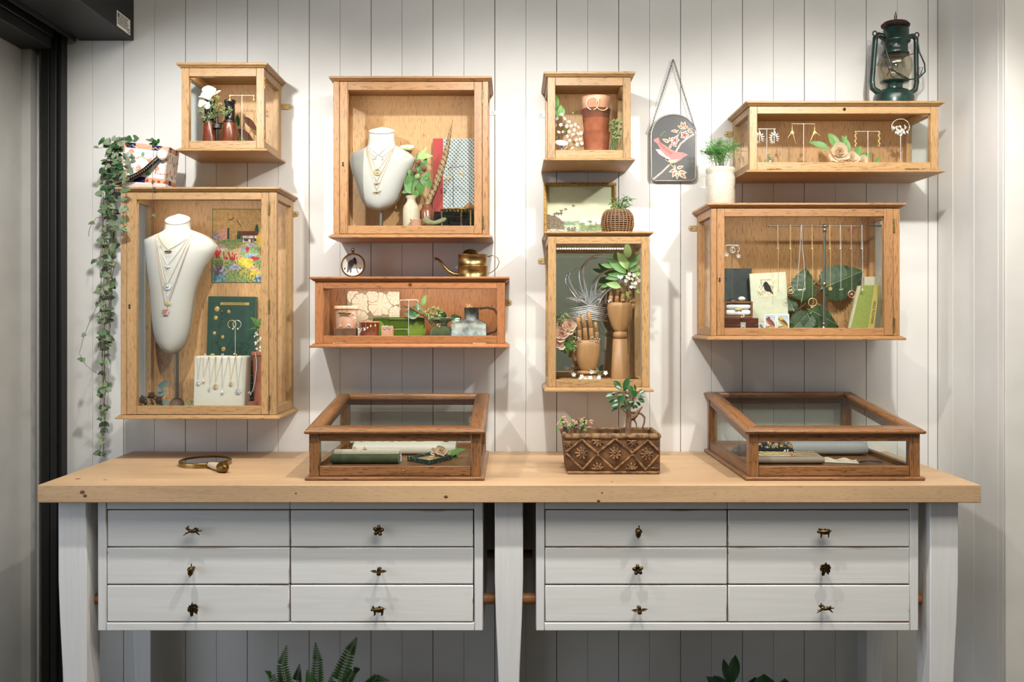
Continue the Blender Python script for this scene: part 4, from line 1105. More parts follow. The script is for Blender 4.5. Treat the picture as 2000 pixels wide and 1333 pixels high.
# ================================================================== cabinet B
zf = on('B')
SB = [(447, 316, 366, .133), (453, 305, 382, .137), (460, 288, 397, .141), (467, 273, 407, .143), (478, 273, 416, .146), (495, 275, 408, .150), (520, 279, 394, .154), (545, 283, 382, .156), (570, 287, 374, .157), (600, 289, 369, .157), (628, 291, 365, .155), (650, 294, 361, .151), (668, 299, 355, .146), (680, 307, 348, .140), (689, 318, 339, .130), (692, 325, 333, .118)]
t, sf = bust('large white linen necklace bust in the tall left cabinet', 0.13, 0.085, SB, (315.5, 367, 439, 453, 0.8, 418), (336, .0062, .034), zf)
nk = [((309, 458), (378, 457), (334, 489), 'moth', .0085, 'gold', 'brass_old', 'short gold necklace with a dark winged moth pendant, topmost on the tall cabinet bust'),
      ((304, 460), (374, 459), (334, 519), 'bird', .0085, 'silver', 'silver', 'silver necklace with a hummingbird pendant on the tall cabinet bust'),
      ((310, 459), (375, 460), (334, 556), 'flower', .0115, 'gold', 'silver', 'gold necklace with a daisy pendant on the tall cabinet bust'),
      ((308, 459), (379, 458), (335, 585), 'fan', .0095, 'silver', 'gold', 'necklace with a fringed cluster pendant on the tall cabinet bust'),
      ((307, 461), (379, 459), (331, 607), 'butterfly', .0115, 'rose_gold', 'rose_gold', 'long rose gold necklace with a butterfly pendant on the tall cabinet bust')]
for a, c, pd, kind, r, m, pm_, lb in nk:
    necklace(lb, chain_on(sf, a, pd, 3) + chain_on(sf, pd, c, 3)[1:], m, kind, sf(pd[0], pd[1] + 4, .004), r, pm_, group='necklaces on the tall cabinet bust')
# embroidery
def embro(u, v):
    h = nz(u * 40, v * 40, 1.0); h2 = nz(u * 18, v * 18, 7.0); s = nz(u * 90, v * 30, 3)
    c = (202, 164, 108); c = mixrgb(c, (184, 144, 90), .5 + h2)
    if (abs((u - .38) - 0) < .05 and abs(v - .145 - .5 * abs(u - .38) * (-1 if u > .38 else .3)) < .007) or (abs(u - .53) < .05 and abs(v - .20 - (u - .53) * .9) < .008): return (52, 36, 28)
    if v > .42 + .02 * h2: c = mixrgb((138, 150, 92), (180, 184, 130), .5 + h)
    hill = .30 + .05 * math.sin(u * 9)
    if v > hill - .02 and v < .45 and (u < .16 or u > .88): c = mixrgb((142, 148, 82), (176, 170, 100), .5 + h)
    if ((u - .23) / .10) ** 2 + ((v - .35) / .085) ** 2 < 1 + .2 * h: c = mixrgb((206, 142, 128), (226, 172, 156), .5 + h * 1.2)
    if ((u - .06) / .11) ** 2 + ((v - .39) / .06) ** 2 < 1 + .3 * h: c = mixrgb((150, 122, 148), (196, 176, 190), .5 + h * 1.4)
    if abs(u - .315) < .022 and .26 < v < .41: c = (26, 74, 50)
    if abs(u - .88) < .02 + (v - .21) * .25 and .21 < v < .31: c = (28, 84, 56)
    if abs(u - .53) < .03 + (v - .3) * .1 and .30 < v < .41: c = (34, 88, 52)
    if .42 < v < .455 and u > .2: c = mixrgb((98, 140, 86), (150, 176, 120), .5 + h)
    if .56 - (v - .30) * .3 < u < .91 + (v - .30) * .3 and .30 < v < .365: c = mixrgb((92, 48, 26), (128, 70, 40), .5 + s)
    if .58 < u < .92 and .365 <= v < .455:
        c = (232, 222, 206)
        if (int(u * 60) % 7 == 0) or (.40 < v < .41): c = (84, 66, 56)
        if .76 < u < .80 and v > .40: c = (116, 46, 36)
        if (.63 < u < .70 or .83 < u < .90) and .415 < v < .44: c = (70, 70, 70)
    if ((u - .97) / .1) ** 2 + ((v - .42) / .1) ** 2 < 1: c = mixrgb((222, 168, 50), (240, 204, 96), .5 + h)
    px = .45 + (v - .62) * 1.9 if v > .62 else .72 - .27 * math.sin((v - .47) * 10.5)
    if v > .47 and abs(u - px) < .05 + (v - .47) * .35:
        c = (222, 186, 146)
        if abs(math.sin(v * 70 + u * 8)) < .22 or abs(math.sin(u * 40 + int(v * 22) * 1.5)) < .2: c = (176, 128, 92)
    def blob(u0, v0, a, b_, c1, c2, f=30):
        g = nz(u * f, v * f, u0 * 9)
        return mixrgb(c1, c2, .5 + g * 1.5) if ((u - u0) / a) ** 2 + ((v - v0) / b_) ** 2 < 1 + .6 * g else None
    for a in ((.1, .54, .2, .05, (196, 160, 150), (214, 200, 196)), (.8, .5, .12, .03, (168, 150, 172), (206, 196, 200)), (.85, .56, .13, .05, (112, 146, 84), (160, 180, 130)), (.64, .55, .07, .03, (116, 158, 182), (150, 180, 196)),
              (.70, .55, .035, .035, (190, 36, 44), (206, 60, 60)), (.78, .64, .12, .035, (128, 164, 186), (176, 196, 204)), (.84, .67, .1, .025, (176, 30, 44), (200, 52, 60)), (.98, .58, .05, .06, (196, 44, 46), (120, 140, 84)),
              (.64, .73, .18, .06, (226, 196, 52), (244, 220, 96)), (.85, .90, .17, .07, (222, 190, 60), (238, 206, 90)), (.60, .84, .12, .05, (226, 190, 60), (176, 160, 90)), (.45, .79, .12, .05, (172, 158, 196), (196, 186, 212)),
              (.14, .84, .15, .08, (128, 88, 142), (196, 176, 200)), (.12, .95, .16, .06, (92, 142, 174), (130, 168, 192)), (.93, .95, .10, .06, (84, 112, 160), (190, 196, 200))):
        r = blob(*a)
        if r: c = r
    if .56 < v < .70 and u < .50 and v < .60 + u * .18 + .05:
        if nz(u * 26, v * 9, 2) > -.05 and abs(v - (.60 + u * .12)) < .055: c = mixrgb((166, 20, 34), (204, 44, 50), .5 + h)
    if v > .70 and h > .10 and abs(u - px) > .1: c = mixrgb(c, (70, 112, 52), .8)
    if u < .02 or (v < .012): c = (98, 120, 60)
    return c
q = Q(0.0135)
art('embroidery', 'vc_stitch', None, q.w(415, 408), Vector((q.l(99), 0, -.0005)), Vector((-q.l(1.5), 0, -q.l(144))), 99, 144, embro,
    label='hand stitched picture of a thatched cottage garden pinned in the tall cabinet', cat='embroidery', thick=0.002)
# green book
q = Q(0.05)
bk, Mx = book('dark green cloth book with gilt flowers on its cover', q.x(403), q.x(497), q.z(704), q.l(125), q.y, 0.018, 'book_green', lean=0.06, roll=.01)
bw = q.l(47); bh = q.l(125)
def onbook(b): b.M = Mx; return b
b = onbook(B()); b.box(-bw * .48, bw * .72, -.0008, 0, bh * .865, bh * .905)
build(b, 'title_panel', 'label_gold', bk)
text('BOTANY FOR BEGINNERS', .0052, Mx @ T3((bw * .12, -.0009, bh * .885)) @ FACE, 'ink', bk, sx=1.05)
text('AN\nINTRODUCTION\nTO THE STUDY\nOF', .0045, Mx @ T3((bw * .22, -.0003, bh * .18)) @ FACE, 'ink', bk)
text('PLANTS', .0085, Mx @ T3((bw * .35, -.0003, bh * .075)) @ FACE, 'ink', bk)
b = onbook(B())
for a, c, e in ((.84, .955, .0), (.76, .83, .0)):
    pass
for i in (0.80, 0.92):
    b.box(-bw * i, bw * i, -.0003, 0, bh * (.5 + i * .49) - .0006, bh * (.5 + i * .49)); b.box(-bw * i, -bw * i + .0006, -.0003, 0, bh * .02, bh * (.5 + i * .49)); b.box(bw * i - .0006, bw * i, -.0003, 0, bh * .02, bh * (.5 + i * .49))
build(b, 'ruled_border', 'ink', bk)
b = onbook(B())
rr = random.Random(8)
stem = [(-.40, .02), (-.55, .25), (-.50, .5), (-.42, .7), (-.5, .8)]
b.tube([(x * bw, -.0004, z * bh) for x, z in stem], .0006, 4)
b.tube([(-.45 * bw, -.0004, .05 * bh), (-.1 * bw, -.0004, .22 * bh), (.05 * bw, -.0004, .35 * bh)], .0005, 4)
b.tube([(-.45 * bw, -.0004, .62 * bh), (-.15 * bw, -.0004, .74 * bh), (.0 * bw, -.0004, .82 * bh)], .0005, 4)
for i in range(34):
    s_ = stem[i % 4]; x = s_[0] + rr.uniform(-.05, .1); z = s_[1] + rr.uniform(0, .2); a = rr.uniform(-1.2, 1.2)
    b.tube([(x * bw, -.0004, z * bh), (x * bw + .010 * math.sin(a), -.0004, z * bh + .010 * math.cos(a))], [.0007, .0003], 4)
build(b, 'printed_stems', 'ink', bk, kind='stuff')
for x, z, r in ((-.62, .80, .0085), (-.12, .76, .0062), (-.66, .66, .0068), (-.70, .42, .0058), (-.35, .36, .0058), (-.30, .17, .0078), (-.40, .77, .0025)):
    b = onbook(B()); b.lathe([(r, 0), (r * .9, .0005), (0, .0006)], 9, loc=(x * bw, 0, z * bh), mat=R3(PI / 2, 'X'), sx=.9)
    build(b, 'gilt_flower', 'label_gold', bk)
# dark book behind the block
q = Q(0.05)
bk, Mx = book('black book with gold bands lying behind the linen block, under the green book', q.x(430), q.x(496), zf, q.z(704.5) - zf, -.052, .036, 'velvet_black')
b = B()
for z in (.25, .45, .62, .8): b.box(q.x(478), q.x(496.5), -.0526, -.0521, zf + z * .13, zf + z * .13 + .0015)
build(b, 'gold_band', 'label_gold', bk)
# linen block with necklaces
q = Q(0.14)
t = thing('linen_block', 'cream linen display block with seven fine necklaces in the tall cabinet', 'display block', (q.x(429), -.12, zf))
b = B(); z1 = q.z(696)
b.loft([(q.x(377), q.x(478), -.142, -.085, zf), (q.x(380), q.x(481), -.14, -.085, z1 - .004), (q.x(382), q.x(479), -.137, -.087, z1)])
build(b, 'cushion', 'cream_linen', t, bev=.004)
bl = [(385, 392, 387, 746, 'five', .006, 'silver'), (397, 408, 397.5, 742, 'drop', .005, 'gold'), (409, 421, 410, 757, 'moon', .0055, 'silver'), (422, 434, 421, 752, 'five', .0075, 'gold'), (434, 446, 434, 763, 'drop', .006, 'silver'), (448, 460, 451, 747, 'five', .0062, 'gold'), (461, 472, 465, 762, 'flower', .0075, 'silver')]
nm = ['silver star', 'gold acorn drop', 'silver feather', 'gold flower', 'pearl drop', 'round gold flower', 'silver daisy']
ordn = ['first', 'second', 'third', 'fourth', 'fifth', 'sixth', 'last']
for i, (a, c, px, py, kd, r, m) in enumerate(bl):
    qq = Q(.1425)
    necklace('fine necklace with a %s pendant, %s from the left on the linen block' % (nm[i], ordn[i]), [qq.w(a, 697), qq.w(px, py - 4, .001), qq.w(c, 697)], m, kd, qq.w(px, py + 3, .003), r, group='necklaces on the linen block')
for i, (px, kd, m, r, lb) in enumerate(((399, 'cluster', 'silver', .005, 'small silver jewelled ring'), (413, 'band', 'gold', .008, 'gold ring with twisted band'), (432, 'cluster', 'silver', .006, 'pair like silver stud ring'), (458, 'cluster', 'gold', .007, 'gold comb shaped ring'))):
    jewel('ring', lb + ' on top of the linen block', 'ring', kd, Vector((q.x(px), -.13, z1 + .004)), r * .8, m)
t = stand_T('slim silver stand with crescent hoops in front of the green book', Q(.12), 459.5, 629, z1, None, base=.008)
for px, m, n in ((453, 'gold', 'left'), (463, 'silver', 'right')):
    c = Q(.122).w(px, 634)
    jewel('earring', 'crescent hoop earring with a flower, %s one before the green book' % n, 'earring', 'hoop', c, .0125, m, 'crescent hoops before the green book', lambda b, c=c: b.ball(c + Vector((.003, -.001, -.014)), .0035, 7, 5))
# right-hand pots and flowers
q = Q(0.10)
pot('terracotta_pot', 'tall narrow terracotta pot in the right corner of the tall cabinet', 'pot', q, 492, 522, 687, zf, 497, 517)
q = Q(0.15)
b = B(); b.lathe([(q.l(11.5), 0), (q.l(11.5), .002), (q.l(8.5), .032), (0, .032)], 22, loc=(q.x(494), q.y, zf))
build(b, 'small_pot', 'terracotta', None, label='small upturned terracotta pot under a hanging bracelet', cat='pot')
necklace('silver bead bracelet draped from the tall terracotta pot', [Q(.125).w(*a) for a in ((499, 688), (501, 705), (501, 722), (498, 745), (494, 764), (489, 769))], 'silver', 'cluster', Q(.15).w(488, 769), .005, link=.0016)
q = Q(0.11)
t = thing('hyacinth', 'cream hyacinth flower with green leaves at the right of the tall cabinet', 'flower', tuple(q.w(505, 700)))
build(B().tube([q.w(507, 720), q.w(506, 690), q.w(505, 645)], .0016, 6), 'stem', 'stem_green', t)
rr = random.Random(4)
blossoms(t, [q.w(504 + rr.uniform(-7, 7), 651 + i * 3.1, rr.uniform(0, .012)) for i in range(13)], .42, 3, 1.0)
for a, c in (((507, 640), (492, 616)), ((506, 632), (519, 612)), ((508, 642), (484, 640)), ((504, 660), (497, 645))):
    leaf_px(t, q, a, c, up=(0, -.4, 1), shape='ovate', mat='leaf_mid', Wd=.5)
# cones and eucalyptus, dish, moss
for i, (px, py, r) in enumerate(((278, 783, 7), (296, 774, 7), (310, 783, 7.5))):
    qq = Q(.16); c = qq.w(px, py); b = B()
    for k in range(7):
        zz = -.8 + k * .26; rad = math.sqrt(max(.05, 1 - zz * zz)) * qq.l(r)
        for j in range(9):
            a = j * 2 * PI / 9 + k * .35
            b.leaf(aim(c + Vector((math.cos(a) * rad * .7, math.sin(a) * rad * .7, zz * qq.l(r))), (math.cos(a), math.sin(a), .5), (0, 0, 1)), qq.l(r) * .5, qq.l(r) * .45, 'obov', .1, -.2, 3)
    b.ball(c, qq.l(r) * .75, 8, 6)
    build(b, 'pine_cone', 'cone_brown', None, label='small brown pine cone, %s of three by the bust foot' % ('leftmost', 'highest', 'rightmost')[i], cat='pine cone', group='pine cones by the bust foot')
q = Q(.135)
t = thing('eucalyptus_sprig', 'grey green eucalyptus leaves with moss beside the bust foot', 'leaves', tuple(q.w(305, 795)))
for a, c in (((318, 765), (303, 753)), ((331, 748), (304, 756)), ((306, 775), (326, 763)), ((308, 777), (320, 772)), ((310, 795), (330, 780))): leaf_px(t, q, a, c, shape='ovate', mat='leaf_euc', Wd=.5)
rr = random.Random(2); b = B()
for i in range(60):
    c = Q(.15).w(rr.uniform(278, 318), rr.uniform(775, 793)); b.leaf(aim(c, (rr.uniform(-1, 1), rr.uniform(-1, .2), rr.uniform(0, 1)), (0, -1, 0)), .008, .004, 'lance', n=3)
build(b, 'moss', 'leaf_dark', t, kind='stuff')
q = Q(.14)
build(B().lathe([(0, 0), (q.l(12), .0), (q.l(13.5), .004), (q.l(13.2), .005), (q.l(11), .003), (0, .003)], 24, loc=q.w(346, 791), mat=R3(1.05, 'X') @ R3(.25, 'Y')), 'dish', 'iron_dark', None, label='round dark metal dish leaning by the bust pole', cat='dish')
t = thing('moss_tuft', 'tuft of pale green moss between dish and linen block', 'moss', tuple(Q(.14).w(370, 800)))
spray(t, Q(.14).w(370, 802), [Q(.14).w(*c) for c in ((362, 792), (370, 790), (375, 784), (374, 794))], .008, 4, .0015, 22)
# ================================================================== cabinet C
zf = on('C')
SCb = [(280, 717, 771, .119), (286, 708, 782, .121), (292, 694, 793, .123), (298, 681, 801, .124), (306, 680, 810, .124), (318, 680, 805, .127), (335, 684, 797, .130), (350, 690, 789, .132), (370, 696, 781, .132), (386, 701, 775, .130), (396, 707, 768, .126), (403, 715, 759, .121), (408, 727, 748, .112), (410, 735, 741, .104)]
t, sf = bust('white linen necklace bust in the large centre cabinet', 0.115, 0.072, SCb, (717, 770, 261.5, 285, .8, 247), (741, .0055, .026), zf)
for a, c, pd, kind, r, m, lb in (((714, 283), (764, 281), (733, 308), 'animal', .0055, 'silver', 'short silver necklace with a tiny bar animal'), ((716, 283), (772, 283), (748, 308), 'drop', .0045, 'silver', 'short silver necklace with a single bright stone'),
        ((715, 284), (771, 283), (739, 335), 'medal', .0092, 'gold', 'gold necklace with a round medallion'), ((714, 284), (772, 283), (737, 358), 'animal', .0068, 'rose_gold', 'rose gold necklace with a jewelled bee'), ((713, 285), (772, 284), (737, 374), 'animal', .0095, 'gold', 'long gold necklace with a leaping animal')):
    necklace(lb + ' on the centre cabinet bust', chain_on(sf, a, pd, 2) + chain_on(sf, pd, c, 2)[1:], m, kind, sf(pd[0], pd[1] + 3, .004), r, group='necklaces on the centre cabinet bust')
# pedestal behind
q = Q(.045)
t = thing('display_pedestal', 'slim pedestal with a round white top behind the centre cabinet bust', 'stand', (q.x(795), q.y, zf))
build(B().lathe([(0, 0), (q.l(14), 0), (q.l(14), .003), (0, .004)], 26, loc=(q.x(795), q.y, q.z(288)), mat=R3(.42, 'X')), 'top', 'white_gloss', t)
build(B().tube([(q.x(795), q.y, zf), (q.x(795), q.y, q.z(288))], .005, 12), 'post', 'steel_grey', t)
# stoneware bottle with berry branch
q = Q(.10)
t = thing('stoneware_bottle', 'cream stoneware bottle in the centre cabinet holding a berry branch', 'bottle', (q.x(803), q.y, zf))
hz = lambda py: q.z(py) - zf
build(B().lathe([(0, 0), (q.l(15.5), 0), (q.l(16.3), .003), (q.l(16.3), hz(411)), (q.l(14.5), hz(403)), (q.l(9), hz(395)), (q.l(8), hz(389)), (q.l(10.3), hz(386)), (q.l(10.5), hz(383)), (q.l(7), hz(382.5)), (q.l(6.5), hz(390)), (0, hz(392))], 26, loc=(q.x(803), q.y, zf)), 'body', 'stoneware', t)
bt = thing('berry_branch', 'leafy branch with knobbly red and green berries standing in the cream bottle', 'branch', tuple(q.w(803, 384)))
q = Q(.105)
build(B().tube([q.w(803, 395), q.w(805, 360), q.w(812, 320), q.w(815, 300)], .0016, 6), 'stem', 'stem_green', bt)
build(B().tube([q.w(805, 360), q.w(818, 335), q.w(824, 318)], .0012, 6), 'stem', 'stem_green', bt)
for a, c, w_ in (((811, 340), (794, 376), .65), ((806, 378), (790, 350), .6), ((821, 354), (822, 382), .65), ((824, 345), (842, 366), .75), ((818, 340), (833, 308), .55), ((812, 318), (835, 285), .28), ((814, 306), (846, 303), .42), ((806, 345), (796, 330), .6), ((828, 352), (838, 335), .6), ((800, 372), (784, 376), .6), ((804, 292), (782, 288), .22), ((815, 372), (808, 390), .6)):
    leaf_px(bt, q, a, c, shape='ovate', mat='leaf_mid' if w_ > .5 else 'leaf_pale', Wd=w_, fold=.12, curl=.15)
for i, (px, py, m) in enumerate(((817, 317, 0), (828, 329, 0), (809, 334, 0), (816, 345, 1))):
    b = B(); c = q.w(px, py, .014); b.ball(c, q.l(5.2), 10, 7); rr = random.Random(i)
    for k in range(46):
        d = Vector((rr.gauss(0, 1), rr.gauss(0, 1), rr.gauss(0, 1))).normalized(); b.ball(c + d * q.l(5.1), .0014, 5, 4)
    build(b, 'berry', 'berry' if not m else 'sedum', bt)
# brown jar with feather
q = Q(.085)
build(B().lathe([(0, 0), (q.l(13), 0), (q.l(14), .003), (q.l(14), q.z(413) - zf), (q.l(10.5), q.z(407) - zf), (q.l(9.4), q.z(405) - zf), (q.l(9.6), q.z(401) - zf), (q.l(8), q.z(400) - zf), (q.l(7.5), .03), (0, .03)], 24, loc=(q.x(834), q.y, zf)), 'glazed_jar', 'brown_glaze', None, label='small brown glazed jar holding a striped feather', cat='jar')
t = thing('feather', 'long barred pheasant feather standing in the brown jar', 'feather', tuple(q.w(834, 400)))
b = B(); A = q.w(834, 402); C = q.w(884, 232)
L = C - A; side = Vector((L.z, 0, -L.x)).normalized(); n = 60
def fz(u, v):
    k = (u - .5) * 2; w_ = (.0125 * math.sin(PI * min(1, v * .62 + .22)) ** .8) * (1 - v ** 3) * (1.0 if k < 0 else .75)
    bend = .012 * math.sin(PI * v)
    j = .0012 * nz(v * 90, k * 3)
    return A + L * v + side * (k * w_ + bend + j) + Vector((0, -.002 + .003 * k * k, 0))
def fcol(u, v):
    k = abs(u - .5) * 2; s_ = math.sin(v * 110 + (u - .5) * 5)
    base = mixrgb((182, 152, 112), (140, 108, 76), .5 + nz(u * 20, v * 60))
    if s_ > .72 and v > .06: base = (44, 32, 24)
    return lin(base)
b.col = (1, 1, 1); b.grid(6, 150, fz, cfn=fcol)
build(b, 'vane', 'vc', t, thick=.0004)
build(B().tube([fz(.5, i / 12) + Vector((0, -.0006, 0)) for i in range(13)], [.0013 - .0009 * i / 12 for i in range(13)], 5), 'shaft', 'feather_shaft', t)
# patterned book
m, nt, bs = newmat('dotted_cloth')
tc = N(nt, 'ShaderNodeTexCoord'); sp = N(nt, 'ShaderNodeSeparateXYZ'); nt.links.new(tc.outputs['Object'], sp.inputs[0])
def sinw(sock, k, ph=0.0):
    a = N(nt, 'ShaderNodeMath', operation='MULTIPLY_ADD'); nt.links.new(sock, a.inputs[0]); a.inputs[1].default_value = k; a.inputs[2].default_value = ph
    s_ = N(nt, 'ShaderNodeMath', operation='SINE'); nt.links.new(a.outputs[0], s_.inputs[0]); return s_.outputs[0]
def op2(o, a, b_):
    n_ = N(nt, 'ShaderNodeMath', operation=o); 
    for i, v in ((0, a), (1, b_)):
        if hasattr(v, 'links'): nt.links.new(v, n_.inputs[i])
        else: n_.inputs[i].default_value = v
    return n_.outputs[0]
K = 2 * PI / .0122
p1 = op2('MULTIPLY', sinw(sp.outputs[0], K), sinw(sp.outputs[2], K))
p2 = op2('MULTIPLY', sinw(sp.outputs[0], K, PI / 2), sinw(sp.outputs[2], K, PI / 2))
ds = op2('GREATER_THAN', op2('MAXIMUM', p1, op2('MULTIPLY', p2, -1.0)), .52)
ds2 = op2('GREATER_THAN', op2('MULTIPLY', p1, -1.0), .45)
cc = mixc(nt, ds, lin((86, 106, 118)), lin((222, 220, 208)))
cc = mixc(nt, ds2, cc, lin((176, 184, 184)))
nt.links.new(cc, bs.inputs['Base Color']); bs.inputs['Roughness'].default_value = .85
q = Q(.055)
bk, Mx = book('tall book with a red cloth spine and blue dotted pattern cover', q.x(845), q.x(936), q.z(414), q.l(145), q.y, .02, 'dotted_cloth', lean=.05, spine='book_red')
b = B(); b.M = Mx; w_ = q.l(45.5); b.box(-w_, -w_ + q.l(20), -.0006, .003, .0, q.l(145)); build(b, 'cloth_strip', 'book_red', bk, bev=.0005)
# support and brass trivet
q = Q(.10)
b = B().box(q.x(846), q.x(932), -.07, -.03, zf, q.z(414.5)); build(b, 'riser_block', 'velvet_black', None, label='black riser block under the blue dotted book', cat='riser')
t = thing('brass_trivet', 'small pierced brass trivet table holding walnuts in the centre cabinet', 'trivet', (q.x(898), q.y, zf))
zt_ = q.z(411)
b = B()
b.tube([(q.x(898) + q.l(37) * math.cos(a), q.y - .006 + .035 * math.sin(a), zt_) for a in [i * PI / 12 for i in range(24)]], .0022, 6, closed=True)
build(b, 'rim', 'brass_old', t)
b = B()
for i in range(-4, 5): 
    w_ = math.sqrt(1 - (i / 5) ** 2) * .034
    b.box(q.x(898) + i * q.l(7.2) - .0022, q.x(898) + i * q.l(7.2) + .0022, q.y - .006 - w_, q.y - .006 + w_, zt_ - .001, zt_ + .0006)
for i in (-2, 0, 2): b.box(q.x(898) - q.l(35), q.x(898) + q.l(35), q.y - .006 + i * .009 - .002, q.y - .006 + i * .009 + .002, zt_ - .001, zt_ + .0005)
build(b, 'pierced_top', 'brass_old', t)
for px, dy in ((863, 0), (928, -.012), (920, -.03), (900, .028)):
    x = q.x(px); build(B().lathe([(.0035, 0), (.0025, .003), (.0018, .02), (.003, .024), (.002, .03), (.0035, zt_ - zf - .001)], 10, loc=(x, q.y + dy, zf)), 'leg', 'brass', t)
for i, (px, py) in enumerate(((912, 405), (922, 403), (917, 400))):
    qq = Q(.10); b = B(); c = Vector((qq.x(px), qq.y - .008 + .012 * i, zt_ + .008 + (.009 if i == 2 else 0))); b.ball(c, (.0085, .0085, .0095), 12, 8)
    b.tube([c + Vector((0, .0086 * math.cos(a), .0098 * math.sin(a))) for a in [k * PI / 8 for k in range(16)]], .0009, 5, closed=True)
    build(b, 'walnut', 'walnut_shell', None, label='walnut on the brass trivet, %s' % ('left of the pair', 'by the cabinet door stile', 'resting behind the other two')[i], cat='walnut', group='walnuts on the trivet')
q = Q(.115)
t = stand_T('dark wire earring stand before the blue dotted book', q, 885, 344, zt_ + .001, None, mat='bronze', base=.009)
build(B().tube([q.w(874, 331), q.w(880, 327), q.w(890, 327), q.w(900, 325), q.w(906, 326)], .0009, 6), 'cross_bar', 'bronze', t)
for i, (px, py) in enumerate(((874, 350), (901, 342))):
    jewel('earring', 'gold flower cluster earring, %s one before the blue dotted book' % ('left', 'right')[i], 'earring', 'cluster', q.w(px, py, .002), .0085, 'gold', 'gold cluster earrings before the dotted book', lambda b, px=px, py=py: b.tube([q.w(px + 1, py - 16), q.w(px, py)], .0005, 4))
for i, (px, m) in enumerate(((882, 'silver'), (893, 'gold'), (900, 'silver'))):
    jewel('ring', ('silver ring on the trivet below the earring stand', 'gold ring in the middle of the trivet', 'silver ring beside the walnuts on the trivet')[i], 'ring', 'band', Vector((Q(.12).x(px), -.125, zt_ + .0045)), .0055, m)
# clay pot and pouch
q = Q(.14)
build(B().lathe([(0, 0), (q.l(9), 0), (q.l(10.5), .012), (q.l(11), q.z(431) - zf), (q.l(11.5), q.z(430) - zf), (q.l(9.5), q.z(428.5) - zf), (q.l(8), .01), (0, .01)], 22, loc=(q.x(812), q.y, zf)), 'clay_pot', 'terracotta_pale', None, label='tiny clay pot with a jewelled ring in front of the cream bottle', cat='pot')
jewel('ring', 'silver jewelled ring standing in the tiny clay pot', 'ring', 'cluster', q.w(806, 430, .012), .008, 'silver')
def pouch(name, label, mat, path, rad, flat=.6, q=q, extra=()):
    b = B(); b.tube(path, rad, 14, flat=flat)
    for e in extra: b.tube(*e)
    b.v = [tuple(Vector(v) + Vector((nz(v[0] * 90, v[1] * 90, v[2] * 60), nz(v[0] * 70 + 5, v[1] * 90, v[2] * 90), nz(v[0] * 110, v[1] * 60 + 9, v[2] * 90))) * .005) for v in b.v]
    o = build(b, name, mat, None, label=label, cat='pouch', sub=1)
    return o
pouch('velvet_pouch', 'pale green velvet pouch gathered in the middle, lying by the brown jar', 'velvet_pale', [q.w(828, 424), q.w(831, 429), q.w(836, 434), q.w(846, 437), q.w(855, 434), q.w(866, 431), q.w(872, 425)], [.007, .0135, .0125, .008, .0075, .0125, .006])

# ================================================================== cabinet D
zf = on('D')
def leaftile(u, v):
    bg = mixrgb((150, 144, 122), (170, 162, 138), .5 + nz(u * 20, v * 20))
    c = bg
    if abs(u - .42 - .12 * math.sin(v * 4)) < .02 or abs(u - .85 + .1 * v) < .022 or abs(v - .62 - .2 * math.sin(u * 5)) < .018: c = (206, 160, 116)
    for x, y, r, a0 in ((.12, .12, .13, 1.0), (.28, .28, .20, 2.2), (.64, .30, .24, 1.4), (.90, .12, .15, 2.6), (.93, .48, .14, .6), (.24, .62, .17, .4), (.40, .78, .13, 2), (.70, .85, .20, 1.2), (.10, .88, .14, 2.2), (.48, .10, .12, 2.8), (.92, .85, .1, 1)):
        dx, dy = u - x, (v - y) * .85; d = math.hypot(dx, dy); a = math.atan2(dy, dx)
        rr_ = r * (1 + .10 * abs(math.sin(a * 5)) - .25 * max(0, math.cos(a - a0)) ** 8)
        if d < rr_:
            c = (236, 226, 204)
            if d > rr_ * .93: c = (150, 112, 78)
            elif abs(math.sin((a - a0) * 3.5)) < .12 and d > r * .15: c = (196, 168, 134)
    return c
q = Q(.03)
t = thing('leaf_tile', 'cream and grey tile painted with fan shaped leaves in the long cabinet', 'tile', tuple(q.w(729, 660)))
A = q.w(678, 569); U = Vector((q.l(102), 0, -q.l(1.5))); V = Vector((q.l(1), .0, -q.l(88)))
art('painted_face', 'vc_gloss', t, A + Vector((0, -.0005, 0)), U, V, 110, 92, leaftile)
b = B(); b.prism([(p_.x, p_.z) for p_ in (A, A + U, A + U + V, A + V)], q.y, q.y + .009); build(b, 'body', 'paper', t)
q = Q(.10)
pot('terracotta_pot', 'worn terracotta pot with dragonfly earrings at the left of the long cabinet', 'pot', q, 653, 700, 598, zf, 657, 693, 'terracotta_pale', rim=.010)
for i, (px, py, kd, m, r) in enumerate(((668, 613, 'moth', 'brass', .009), (678, 614, 'moth', 'brass', .009), (690, 612, 'drop', 'silver', .005), (693, 622, 'drop', 'silver', .005))):
    jewel('earring', ('gold dragonfly earring, left one on the worn pot', 'gold dragonfly earring, right one on the worn pot', 'upper silver drop earring hooked on the worn pot', 'lower silver drop earring hooked on the worn pot')[i], 'earring', kd, Q(.136 if i < 2 else .128).w(px, py), r, m, None, lambda b, px=px, py=py, i=i: b.tube([Q(.136 if i < 2 else .128).w(px, 598), Q(.136 if i < 2 else .128).w(px, py - 4)], .0005, 4))
q = Q(.135)
build(B().loft([(q.x(653), q.x(695), q.y, q.y + .04, zf), (q.x(654), q.x(695), q.y, q.y + .04, q.z(641))]), 'clay_block', 'clay_brown', None, bev=.003, label='rough brown clay block with rings on top in the long cabinet', cat='block')
for i, (px, kd, m) in enumerate(((665, 'cluster', 'gold'), (681, 'cluster', 'silver'))):
    jewel('ring', ('gold comb ring on the rough clay block', 'silver jewelled ring on the rough clay block')[i], 'ring', kd, Q(.13).w(px, 638), .0062, m)
q = Q(.115)
pot('terracotta_pot', 'small terracotta pot hung with pearl earrings in the long cabinet', 'pot', q, 700, 743, 628, zf, 705, 738, 'terracotta', rim=.004)
